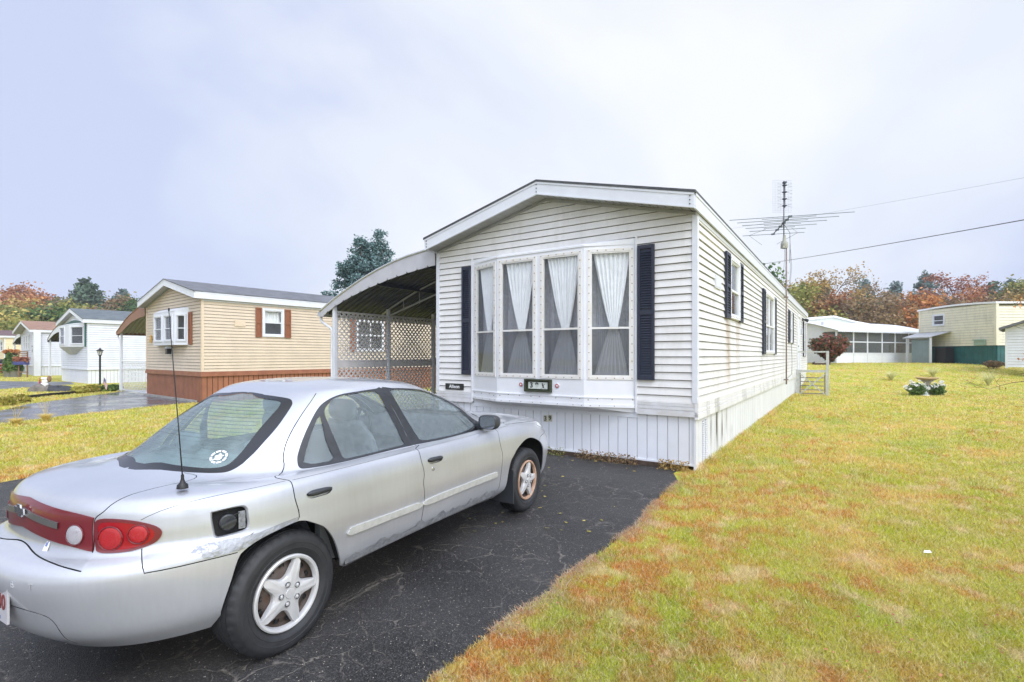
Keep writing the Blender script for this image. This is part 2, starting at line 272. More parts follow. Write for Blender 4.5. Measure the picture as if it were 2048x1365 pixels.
# ------------------------------------------------------------------ terrain
def sstep(t): t = np.clip(t, 0, 1); return t * t * (3 - 2 * t)
def ground_z(x, y): return .98 * sstep((np.asarray(y, float) - 19) / 13.5) * sstep((np.asarray(x, float) - 5) / 6)
def gz(x, y): return float(ground_z(x, y))
def lawn_colour(nt, island=False):
    """yellow-green autumn lawn with rust and straw patches, placed by world position so blades and soil agree"""
    N = nt.nodes.new; L = nt.links.new
    g = N('ShaderNodeNewGeometry')
    def noise(s, det, dist=0, off=(0, 0, 0)):
        mp = N('ShaderNodeMapping'); mp.inputs['Location'].default_value = off; L(g.outputs['Position'], mp.inputs[0])
        n = N('ShaderNodeTexNoise'); n.inputs['Scale'].default_value = s; n.inputs['Detail'].default_value = det; n.inputs['Roughness'].default_value = .62; n.inputs['Distortion'].default_value = dist
        n.noise_dimensions = '2D'; L(mp.outputs[0], n.inputs['Vector']); return n.outputs[0]
    def ramp(src, els):
        r = N('ShaderNodeValToRGB'); e = r.color_ramp.elements
        while len(e) < len(els): e.new(.5)
        for i, (p, c) in enumerate(els): e[i].position = p; e[i].color = (*c, 1) if len(c) == 3 else c
        L(src, r.inputs[0]); return r.outputs[0]
    def mixc(f, a, b_, fv=None):
        m = N('ShaderNodeMix'); m.data_type = 'RGBA'
        if f is None: m.inputs[0].default_value = fv
        else: L(f, m.inputs[0])
        L(a, m.inputs[6]); L(b_, m.inputs[7]) if not isinstance(b_, tuple) else setattr(m.inputs[7], 'default_value', (*b_, 1)); return m.outputs[2]
    def rng_(src, a, b_, c, d):
        m = N('ShaderNodeMapRange'); m.inputs[1].default_value = a; m.inputs[2].default_value = b_; m.inputs[3].default_value = c; m.inputs[4].default_value = d; L(src, m.inputs[0]); return m.outputs[0]
    base = ramp(noise(.9, 7, .2), [(.28, (.36, .47, .05)), (.42, (.54, .56, .07)), (.55, (.61, .59, .12)), (.70, (.74, .56, .16))])
    rust0 = noise(4.2, 10, .1, (3, 9, 0)); rm0 = rng_(noise(.6, 5, .2, (13, 2, 0)), .42, .60, .22, .95); dt = N('ShaderNodeVectorMath'); dt.operation = 'DOT_PRODUCT'; dt.inputs[1].default_value = (.844, -.536, 0); L(g.outputs['Position'], dt.inputs[0])
    sy_ = N('ShaderNodeSeparateXYZ'); L(g.outputs['Position'], sy_.inputs[0])
    def mul(a, b_): q = N('ShaderNodeMath'); q.operation = 'MULTIPLY'; L(a, q.inputs[0]); L(b_, q.inputs[1]); return q.outputs[0]
    e1 = mul(mul(rng_(dt.outputs['Value'], -1.35, .75, 1.1, 0), rng_(dt.outputs['Value'], -2.2, -2.0, 0, 1)), rng_(sy_.outputs[1], 8.5, 5.5, .15, 1))
    e2 = mul(rng_(dt.outputs['Value'], -9.6, -8.3, 0, 1.1), rng_(dt.outputs['Value'], -4, -5, 0, 1)); ea = N('ShaderNodeMath'); ea.operation = 'ADD'; L(e1, ea.inputs[0]); L(e2, ea.inputs[1]); ed = ea.outputs[0]; mxr = N('ShaderNodeMath'); mxr.operation = 'MAXIMUM'; L(rm0, mxr.inputs[0]); L(ed, mxr.inputs[1]); rmask = mxr.outputs[0]; kk = N('ShaderNodeMath'); kk.operation = 'MULTIPLY_ADD'; kk.inputs[1].default_value = .075; L(ed, kk.inputs[0]); L(rust0, kk.inputs[2]); rust = rng_(kk.outputs[0], .485, .64, 0, .92); rm_ = N('ShaderNodeMath'); rm_.operation = 'MULTIPLY'; L(rust, rm_.inputs[0]); L(rmask, rm_.inputs[1]); rust = rm_.outputs[0]
    c = mixc(rust, base, (.62, .33, .08))
    straw = rng_(noise(3.1, 8, .2, (7, 1, 0)), .55, .68, 0, .75)
    c = mixc(straw, c, (.80, .66, .40))
    lush = rng_(noise(.7, 6, .2, (1, 5, 0)), .56, .70, 0, .65)
    c = mixc(lush, c, (.42, .52, .10))
    if island:
        h = N('ShaderNodeHueSaturation'); L(rng_(g.outputs['Random Per Island'], 0, 1, .62, 1.35), h.inputs['Value'])
        ma = N('ShaderNodeMath'); ma.operation = 'FRACT'; mm = N('ShaderNodeMath'); mm.operation = 'MULTIPLY'; mm.inputs[1].default_value = 37.7
        L(g.outputs['Random Per Island'], mm.inputs[0]); L(mm.outputs[0], ma.inputs[0])
        L(rng_(ma.outputs[0], 0, 1, .468, .525), h.inputs['Hue']); L(c, h.inputs['Color']); c = h.outputs[0]
        pick = rng_(ma.outputs[0], .76, .80, 0, .85); c = mixc(pick, c, (.80, .70, .42))
    else:
        fine = noise(26, 6, .3); h = N('ShaderNodeHueSaturation'); L(rng_(fine, .3, .7, .5, .9), h.inputs['Value']); L(c, h.inputs['Color']); c = h.outputs[0]
    return c
def make_lawn_mats():
    m, nt, b = base_mat('soil_and_turf'); c = lawn_colour(nt); nt.links.new(c, b.inputs['Base Color']); b.inputs['Roughness'].default_value = .9; b.inputs['Specular IOR Level'].default_value = .1; M['turf'] = m
    m, nt, b = base_mat('grass_blade'); c = lawn_colour(nt, True); nt.links.new(c, b.inputs['Base Color']); b.inputs['Roughness'].default_value = .6; b.inputs['Specular IOR Level'].default_value = .25
    t = nt.nodes.new('ShaderNodeBsdfTranslucent'); nt.links.new(c, t.inputs[0]); mx = nt.nodes.new('ShaderNodeMixShader'); mx.inputs[0].default_value = .42
    nt.links.new(b.outputs[0], mx.inputs[1]); nt.links.new(t.outputs[0], mx.inputs[2]); nt.links.new(mx.outputs[0], nt.nodes['Material Output'].inputs[0]); M['blade'] = m
make_lawn_mats()
def asphalt_mat(name, c, c2, wet=.35, cracks=False, pave=1.0):
    m, nt, b = base_mat(name); N = nt.nodes.new; L = nt.links.new
    tc = N('ShaderNodeTexCoord'); P = tc.outputs['Object']
    def noise(s, det=4, src=P):
        n = N('ShaderNodeTexNoise'); n.inputs['Scale'].default_value = s; n.inputs['Detail'].default_value = det; L(src, n.inputs['Vector']); return n
    def rg(src, a, b_, c_, d): q = N('ShaderNodeMapRange'); q.inputs[1].default_value = a; q.inputs[2].default_value = b_; q.inputs[3].default_value = c_; q.inputs[4].default_value = d; L(src, q.inputs[0]); return q.outputs[0]
    def mix(f, a, b_):
        q = N('ShaderNodeMix'); q.data_type = 'RGBA'; L(f, q.inputs[0])
        for s_, k in ((a, 6), (b_, 7)):
            if isinstance(s_, tuple): q.inputs[k].default_value = (*s_, 1)
            else: L(s_, q.inputs[k])
        return q.outputs[2]
    big = noise(.9, 5); cc = mix(rg(big.outputs[0], .35, .68, 0, 1), c, c2)
    grit = N('ShaderNodeTexVoronoi'); grit.inputs['Scale'].default_value = 190; L(P, grit.inputs['Vector'])
    sp = N('ShaderNodeSeparateColor'); L(grit.outputs['Color'], sp.inputs[0])
    g1 = rg(sp.outputs[0], .62, .98, 0, .55 * pave); cc = mix(g1, cc, (.13, .125, .12))
    g2 = rg(sp.outputs[1], .988, .996, 0, .8 * pave); cc = mix(g2, cc, (.50, .44, .36))
    bp = N('ShaderNodeBump'); bp.inputs['Strength'].default_value = .7 * pave ** 2; bp.inputs['Distance'].default_value = .005; L(grit.outputs['Distance'], bp.inputs['Height'])
    nrm = bp.outputs[0]
    if cracks:
        warp = noise(4.5, 10); vm = N('ShaderNodeVectorMath'); vm.operation = 'MULTIPLY_ADD'; vm.inputs[1].default_value = (.30, .30, 0); L(warp.outputs['Color'], vm.inputs[0]); L(P, vm.inputs[2])
        tot = None
        for sc_, w in ((1.9, .0060), (4.6, .0038)):
            v = N('ShaderNodeTexVoronoi'); v.feature = 'DISTANCE_TO_EDGE'; v.inputs['Scale'].default_value = sc_; L(vm.outputs[0], v.inputs['Vector'])
            k = rg(v.outputs['Distance'], w * sc_ * .4, w * sc_ * 1.6, 1, 0)
            msk = rg(noise(.8 if sc_ < 2 else 1.0, 2).outputs[0], .45 if sc_ < 2 else .47, .58, 0, 1)
            q = N('ShaderNodeMath'); q.operation = 'MULTIPLY'; L(k, q.inputs[0]); L(msk, q.inputs[1])
            if tot is None: tot = q.outputs[0]
            else:
                q2 = N('ShaderNodeMath'); q2.operation = 'MAXIMUM'; L(tot, q2.inputs[0]); L(q.outputs[0], q2.inputs[1]); tot = q2.outputs[0]
        fn = rg(noise(22, 5).outputs[0], .38, .60, 0, 1); q3 = N('ShaderNodeMath'); q3.operation = 'MULTIPLY'; L(tot, q3.inputs[0]); L(fn, q3.inputs[1])
        cc = mix(q3.outputs[0], cc, (.185, .165, .14))
        b2 = N('ShaderNodeBump'); b2.inputs['Strength'].default_value = .8; b2.inputs['Distance'].default_value = .006; b2.invert = True; L(tot, b2.inputs['Height']); L(nrm, b2.inputs['Normal']); nrm = b2.outputs[0]
    L(cc, b.inputs['Base Color']); L(nrm, b.inputs['Normal'])
    L(rg(big.outputs[0], .35, .65, wet, wet + .3), b.inputs['Roughness']); b.inputs['Specular IOR Level'].default_value = .34
    return m
M['asphalt_near'] = asphalt_mat('asphalt_near', (.011, .011, .011), (.050, .048, .046), .38, True)
M['asphalt_wet'] = asphalt_mat('asphalt_wet', (.07, .073, .085), (.15, .155, .17), .06, False, .25)
M['asphalt_far'] = asphalt_mat('asphalt_far', (.10, .105, .115), (.15, .155, .165), .25, False, .4)

def build_ground():
    xs = np.concatenate([np.linspace(-400, -60, 12), np.linspace(-55, 4, 14), np.linspace(5, 60, 60), np.linspace(70, 400, 12)])
    ys = np.concatenate([[-60, -20, -5, 5], np.linspace(10, 18, 4), np.linspace(19, 34, 31), np.linspace(40, 150, 12), [250, 500, 900]])
    X, Y = np.meshgrid(xs, ys); Z = ground_z(X, Y)
    # far rise of the wooded hills
    Z = Z + 5.0 * sstep((Y - 75) / 120)
    nx = len(xs); V = np.stack([X, Y, Z], -1).reshape(-1, 3)
    mb = MB(); mb.v = [tuple(map(float, v)) for v in V]
    mb.f = [(j * nx + i, j * nx + i + 1, (j + 1) * nx + i + 1, (j + 1) * nx + i) for j in range(len(ys) - 1) for i in range(nx - 1)]; mb.m = [0] * len(mb.f)
    return tag(mb.build('ground', M['turf'], smooth=True), kind='structure')
build_ground()
def sheet(name, poly, m, z=.004):
    mb = MB(); mb.add([(x, y, z) for x, y in poly], [tuple(range(len(poly)))]); o = mb.build(name, m)
    import bmesh
    bm = bmesh.new(); bm.from_mesh(o.data); bmesh.ops.triangulate(bm, faces=bm.faces[:]); bm.normal_update()
    for f in bm.faces:
        if f.normal.z < 0: f.normal_flip()
    bm.to_mesh(o.data); bm.free(); return tag(o, kind='structure')
def gp(px, py): d = CAMH * FPX / (py - HORIZ); return ((px - 1024) / FPX * d, d)
EDGE = [gp(*p) for p in [(1358, 966), (1338, 981), (1318, 999), (1299, 1017), (1288, 1036), (1271, 1058), (1250, 1069), (1225, 1088), (1204, 1106), (1189, 1117), (1160, 1136), (1125, 1160), (1112, 1178), (1102, 1191), (1066, 1212), (1031, 1234), (1000, 1257), (938, 1306), (870, 1362)]]
NEARR = EDGE + [(-.75, 1.75), (-1.4, .7), (-3.4, -2.6), (-6, -7)]
HOUSE_O = Vector((.52906, 7.67173, 0)); HOUSE_RZ = R(-33.7854)
hx = Vector((math.cos(HOUSE_RZ), math.sin(HOUSE_RZ), 0)); hy = Vector((-math.sin(HOUSE_RZ), math.cos(HOUSE_RZ), 0))
def hw(x, y): p = HOUSE_O + hx * x + hy * y; return (p.x, p.y)
LEFT_EDGE = [(-9.5, -7), (-8.3, 1.5), (-7.05, 4.0), (-6.02, 5.86), (-5.93, 6.1), (-4.95, 7.85), (-3.98, 9.6), (-3.95, 10.6)]
drive = [(2.05, 6.35)] + NEARR[:] + LEFT_EDGE + [hw(-5.4, 9), hw(-2.2, 9), hw(-2.2, .05), hw(2.02, .03)]
sheet('driveway', drive, M['asphalt_near'])
TAN_O = Vector((-.620 * 15.7, 15.7, 0)); TAN_RZ = R(-37.81)
tx = Vector((math.cos(TAN_RZ), math.sin(TAN_RZ), 0)); ty = Vector((-math.sin(TAN_RZ), math.cos(TAN_RZ), 0))
def tw(x, y): p = TAN_O + tx * x + ty * y; return (p.x, p.y)
sheet('neighbour_driveway', [tw(.05, .1), gp(384, 806), gp(330, 811), gp(274, 817), gp(190, 826), gp(111, 835), gp(0, 848), (-11.9, 9.0), (-15, 4), (-21, 9), (-14.9, 12.2), gp(0, 822), gp(60, 808), gp(150, 796), gp(225, 786), tw(-8.6, .4), tw(-8.6, 5), tw(-5, 5), tw(-5, .1)], M['asphalt_wet'])
sheet('far_driveway', [gp(-60, 780), gp(0, 779), gp(60, 775), gp(100, 773), gp(150, 769), gp(140, 764), gp(90, 764), gp(0, 763), gp(-60, 762)], M['asphalt_far'])

# ------------------------------------------------------------------ building helpers
class Wall:
    """a wall plane in its house's frame: (a along, z up, o out)"""
    def __init__(s, p, d, n): s.p = Vector((*p, 0)); s.d = Vector((*d, 0)).normalized(); s.n = Vector((*n, 0)).normalized()
    def __call__(s, a, z, o=0): q = s.p + s.d * a + s.n * o; return (q.x, q.y, z)
    def box(s, mb, a0, a1, z0, z1, o0, o1, mi=0):
        v = [s(a0, z0, o0), s(a1, z0, o0), s(a1, z0, o1), s(a0, z0, o1), s(a0, z1, o0), s(a1, z1, o0), s(a1, z1, o1), s(a0, z1, o1)]
        mb.add(v, [(0, 3, 2, 1), (4, 5, 6, 7), (0, 1, 5, 4), (1, 2, 6, 5), (2, 3, 7, 6), (3, 0, 4, 7)], mi)
def lap(mb, W, a0, a1, z0, z1, ex, holes=(), gable=None, lip=.022, mi=0, z_start=None, gj=.011):
    """lapped siding; holes: (a0,a1,z0,z1); gable: (centre, peak z, slope, eave z)"""
    zs = z_start if z_start is not None else z0; n = int(math.ceil((z1 - zs) / ex))
    for i in range(n):
        c0 = zs + i * ex; c1 = c0 + ex; cuts = sorted({max(c0, z0), min(c1, z1)} | {h[k] for h in holes for k in (2, 3) if c0 < h[k] < c1} | ({gable[3]} if gable and c0 < gable[3] < c1 else set()))
        for b0, b1 in zip(cuts[:-1], cuts[1:]):
            if b1 - b0 < 1e-4: continue
            o0 = .002 + lip * (1 - (b0 - c0) / ex); o1 = .002 + lip * (1 - (b1 - c0) / ex)
            segs = [(a0, a1)]
            for h in holes:
                if h[2] < b1 - 1e-6 and h[3] > b0 + 1e-6:
                    ns = []
                    for s0, s1 in segs:
                        if h[1] <= s0 or h[0] >= s1: ns.append((s0, s1)); continue
                        if h[0] > s0: ns.append((s0, h[0]))
                        if h[1] < s1: ns.append((h[1], s1))
                    segs = ns
            for s0, s1 in segs:
                t0, t1, q0, q1 = s0, s1, s0, s1
                if gable and b1 > gable[3]:
                    gc, gp_, gs, ge = gable
                    w0 = (gp_ - b0) / gs; w1 = (gp_ - b1) / gs
                    q0, q1 = max(s0, gc - w0), min(s1, gc + w0); t0, t1 = max(s0, gc - w1), min(s1, gc + w1)
                    if q1 <= q0: continue
                    if t1 < t0: t0 = t1 = (t0 + t1) / 2
                if gj and abs(b1 - c1) < 1e-6 and b1 - b0 > gj * 1.5:
                    k = (b1 - b0 - gj) / (b1 - b0); m0, m1 = q0 + (t0 - q0) * k, q1 + (t1 - q1) * k; og = o0 + (o1 - o0) * k
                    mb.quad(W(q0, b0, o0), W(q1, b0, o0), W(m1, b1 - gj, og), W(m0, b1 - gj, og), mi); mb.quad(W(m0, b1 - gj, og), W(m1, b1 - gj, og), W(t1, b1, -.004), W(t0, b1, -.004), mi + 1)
                else: mb.quad(W(q0, b0, o0), W(q1, b0, o0), W(t1, b1, o1), W(t0, b1, o1), mi)
                if abs(b0 - c0) < 1e-6: mb.quad(W(q0, b0, .0), W(q1, b0, .0), W(q1, b0, o0), W(q0, b0, o0), mi)
def ribbed(mb, W, a0, a1, z0, z1, step, groove=.012, depth=.012, o=0, mi=0, gi=None):
    a = a0; gi = mi if gi is None else gi
    while a < a1 - 1e-4:
        b = min(a + step, a1)
        mb.quad(W(a, z0, o), W(b - groove, z0, o), W(b - groove, z1, o), W(a, z1, o), mi)
        if b < a1:
            m_ = b - groove / 2
            mb.quad(W(b - groove, z0, o), W(m_, z0, o - depth), W(m_, z1, o - depth), W(b - groove, z1, o), gi); mb.quad(W(m_, z0, o - depth), W(b, z0, o), W(b, z1, o), W(m_, z1, o - depth), gi)
        else: mb.quad(W(b - groove, z0, o), W(b, z0, o), W(b, z1, o), W(b - groove, z1, o), mi)
        a = b
def shutter(W, a0, a1, z0, z1, m, parent, o=.022, slat=.034):
    mb = MB(); fr = min(.035, (a1 - a0) * .2)
    W.box(mb, a0, a1, z0, z1, o, o + .012)
    for p in ((a0, a0 + fr, z0, z1), (a1 - fr, a1, z0, z1), (a0 + fr, a1 - fr, z1 - .05, z1), (a0 + fr, a1 - fr, z0, z0 + .06), (a0 + fr, a1 - fr, (z0 + z1) / 2 - .03, (z0 + z1) / 2 + .03)):
        W.box(mb, p[0], p[1], p[2], p[3], o + .012, o + .034)
    z = z0 + .06
    while slat and z < z1 - .05 - slat * .6:
        if not ((z0 + z1) / 2 - .03 - slat < z < (z0 + z1) / 2 + .03):
            mb.quad(W(a0 + fr, z, o + .032), W(a1 - fr, z, o + .032), W(a1 - fr, z + slat * .8, o + .013), W(a0 + fr, z + slat * .8, o + .013))
            mb.quad(W(a0 + fr, z, o + .012), W(a1 - fr, z, o + .012), W(a1 - fr, z, o + .032), W(a0 + fr, z, o + .032))
        z += slat
    return mb.build('shutter', m, parent)
def window(W, a0, a1, z0, z1, parent, fm='white_trim', fw=.05, rail=.5, pane='pane', o=.0, room=True, curtain=None, bolts=False, vbar=0, proud=.035, label=None):
    """a framed opening: frame and sash > pane, curtain, dark room behind"""
    mb = MB()
    def ring(a0, a1, z0, z1, w, o0, o1):
        W.box(mb, a0, a0 + w, z0, z1, o0, o1); W.box(mb, a1 - w, a1, z0, z1, o0, o1); W.box(mb, a0 + w, a1 - w, z0, z0 + w, o0, o1); W.box(mb, a0 + w, a1 - w, z1 - w, z1, o0, o1)
    ring(a0, a1, z0, z1, fw, o - .04, o + proud); s = fw * .45
    ring(a0 + fw, a1 - fw, z0 + fw, z1 - fw, s, o - .03, o + proud * .5)
    if rail:
        zr = z0 + (z1 - z0) * rail; W.box(mb, a0 + fw + s, a1 - fw - s, zr - s * .7, zr + s * .7, o - .03, o + proud * .55)
    for k in range(vbar):
        am = a0 + (a1 - a0) * (k + 1) / (vbar + 1); W.box(mb, am - s * .6, am + s * .6, z0 + fw + s, z1 - fw - s, o - .03, o + proud * .5)
    if bolts:
        t = fw * .5
        for k in range(int((z1 - z0) / bolts) + 1):
            zz = z0 + t + k * (z1 - z0 - 2 * t) / int((z1 - z0) / bolts)
            for aa in (a0 + t, a1 - t): W.box(mb, aa - .006, aa + .006, zz - .006, zz + .006, o + proud, o + proud + .004, 1)
        for k in range(1, int((a1 - a0) / bolts)):
            aa = a0 + t + k * (a1 - a0 - 2 * t) / int((a1 - a0) / bolts)
            for zz in (z0 + t, z1 - t): W.box(mb, aa - .006, aa + .006, zz - .006, zz + .006, o + proud, o + proud + .004, 1)
    w = mb.build('window', [M[fm], M['bolt']], parent)
    if label: w['label'] = label
    p = MB(); W.box(p, a0 + fw, a1 - fw, z0 + fw, z1 - fw, o - .014, o - .010); p.build('pane', M[pane], w)
    if room:
        r = MB(); i0, i1, k0, k1 = a0 + .01, a1 - .01, z0 + .01, z1 - .01; d0, d1 = o - .045, o - .6
        r.quad(W(i0, k0, d1), W(i1, k0, d1), W(i1, k1, d1), W(i0, k1, d1))
        for (p0, p1) in (((i0, k0), (i1, k0)), ((i1, k0), (i1, k1)), ((i1, k1), (i0, k1)), ((i0, k1), (i0, k0))):
            r.quad(W(*p0, d0), W(*p1, d0), W(*p1, d1), W(*p0, d1))
        r.build('inner_wall', M['dark_room'], w)
    return w
def gable_roof(root, x0, x1, y0, y1, ze, rise, of, ob, os_, fh, roof_m, fascia_m='white_trim', soffit_m='soffit', peak_x=None, bolts=False, soffit_ribs=True, thick=.03):
    """ze: underside of the fascia at the eave; fh: fascia height"""
    pk = (x0 + x1) / 2 if peak_x is None else peak_x
    X0, X1, Y0, Y1 = x0 - os_, x1 + os_, y0 - of, y1 + ob; zt = ze + fh; zp = zt + rise
    rf = MB()
    for s, xe in ((-1, X0), (1, X1)):
        e = .02 * s
        for (a, b) in ((0, thick),):
            rf.add([(xe + e, Y0 - .015, zt + a - .004), (pk, Y0 - .015, zp + a), (pk, Y1, zp + a), (xe + e, Y1, zt + a - .004), (xe + e, Y0 - .015, zt + b), (pk, Y0 - .015, zp + b), (pk, Y1, zp + b), (xe + e, Y1, zt + b)],
                   [(0, 1, 2, 3), (4, 5, 6, 7), (0, 1, 5, 4), (3, 2, 6, 7), (0, 3, 7, 4)])
    roof = rf.build('roof', M[roof_m], root)
    fb = MB(); sl = rise / (pk - X0)
    for s, xe in ((-1, X0), (1, X1)):
        for (ya, yb) in ((Y0, Y0 + .025), (Y1 - .025, Y1)):
            fb.add([(xe, ya, zt - fh), (pk, ya, zp - fh), (pk, ya, zp), (xe, ya, zt), (xe, yb, zt - fh), (pk, yb, zp - fh), (pk, yb, zp), (xe, yb, zt)], [(0, 1, 2, 3), (4, 5, 6, 7), (0, 1, 5, 4), (1, 2, 6, 5), (2, 3, 7, 6), (3, 0, 4, 7)])
            # raised lips of the bent metal
            if ya == Y0:
                for (h0, h1) in ((0, .018), (fh - .03, fh)):
                    fb.add([(xe, ya - .008, zt - fh + h0), (pk, ya - .008, zp - fh + h0), (pk, ya - .008, zp - fh + h1), (xe, ya - .008, zt - fh + h1), (xe, ya, zt - fh + h0), (pk, ya, zp - fh + h0), (pk, ya, zp - fh + h1), (xe, ya, zt - fh + h1)], [(0, 1, 2, 3), (0, 1, 5, 4), (3, 2, 6, 7)])
        w = .012
        fb.box(xe - w, xe + w, Y0 + .026, Y1 - .026, zt - fh, zt - .002)
        fb.box(xe - w - .008 * (s < 0), xe + w + .008 * (s > 0), Y0 + .026, Y1 - .026, zt - .035, zt - .003)
        # frieze under the side eave
        inner = x0 if s < 0 else x1
        fb.box(min(inner, xe) if False else (inner - .028 if s < 0 else inner + .004), (inner - .004 if s < 0 else inner + .028), y0, y1, zt - fh - .06, zt - fh - .004)
        if bolts:
            for k in range(3):
                for xx in ((xe + .05 if s < 0 else xe - .05),):
                    zz = zt - fh + .045 + k * .05 + abs(xx - xe) * sl; fb.box(xx - .006, xx + .006, Y0 - .013, Y0 - .001, zz - .006, zz + .006, 1)
    if bolts:
        for k in range(3): fb.box(pk - .006, pk + .006, Y0 - .013, Y0 - .001, zp - fh + .03 + k * .055, zp - fh + .042 + k * .055, 1)
    fb.build('fascia', [M[fascia_m], M['black']], root)
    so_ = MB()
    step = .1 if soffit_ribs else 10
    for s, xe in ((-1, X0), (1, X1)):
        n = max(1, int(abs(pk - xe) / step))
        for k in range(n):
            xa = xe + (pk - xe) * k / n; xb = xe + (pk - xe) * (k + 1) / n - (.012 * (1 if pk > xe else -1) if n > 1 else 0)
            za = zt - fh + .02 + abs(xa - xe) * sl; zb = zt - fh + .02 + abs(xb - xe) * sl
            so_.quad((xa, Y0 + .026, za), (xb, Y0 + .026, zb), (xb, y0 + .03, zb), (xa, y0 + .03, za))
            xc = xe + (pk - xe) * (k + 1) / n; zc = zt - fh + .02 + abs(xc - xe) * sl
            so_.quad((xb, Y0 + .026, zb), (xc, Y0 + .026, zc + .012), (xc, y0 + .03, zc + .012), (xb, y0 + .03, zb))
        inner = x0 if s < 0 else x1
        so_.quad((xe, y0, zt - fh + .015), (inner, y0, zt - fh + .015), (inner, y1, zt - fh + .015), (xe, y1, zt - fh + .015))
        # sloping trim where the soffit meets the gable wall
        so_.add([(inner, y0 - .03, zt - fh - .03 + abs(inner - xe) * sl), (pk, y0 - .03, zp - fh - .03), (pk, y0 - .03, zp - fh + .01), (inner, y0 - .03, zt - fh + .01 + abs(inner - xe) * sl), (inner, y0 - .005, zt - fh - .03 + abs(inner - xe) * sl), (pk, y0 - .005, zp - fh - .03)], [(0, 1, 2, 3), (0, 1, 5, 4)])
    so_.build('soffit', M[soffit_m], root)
    return roof
def text_mesh(name, s, size, m, parent, mat4, extrude=.002, align='CENTER', space=1.0, shear=0, bold=0):
    c = bpy.data.curves.new(name, 'FONT'); c.body = s; c.size = size; c.extrude = extrude; c.align_x = align; c.align_y = 'CENTER'; c.space_character = space; c.shear = shear; c.offset = bold
    o = bpy.data.objects.new(name, c); col.objects.link(o); dg = bpy.context.evaluated_depsgraph_get(); dg.update()
    me = bpy.data.meshes.new_from_object(o.evaluated_get(dg)); col.objects.unlink(o); bpy.data.objects.remove(o)
    me.materials.clear(); me.materials.append(m); q = bpy.data.objects.new(name, me); col.objects.link(q); q.parent = parent; q.matrix_local = mat4; return q
def basis(o, x, y, z=None):
    x = Vector(x).normalized(); y = Vector(y).normalized(); z = x.cross(y) if z is None else Vector(z)
    m = Matrix((x, y, z)).transposed().to_4x4(); m.translation = Vector(o); return m
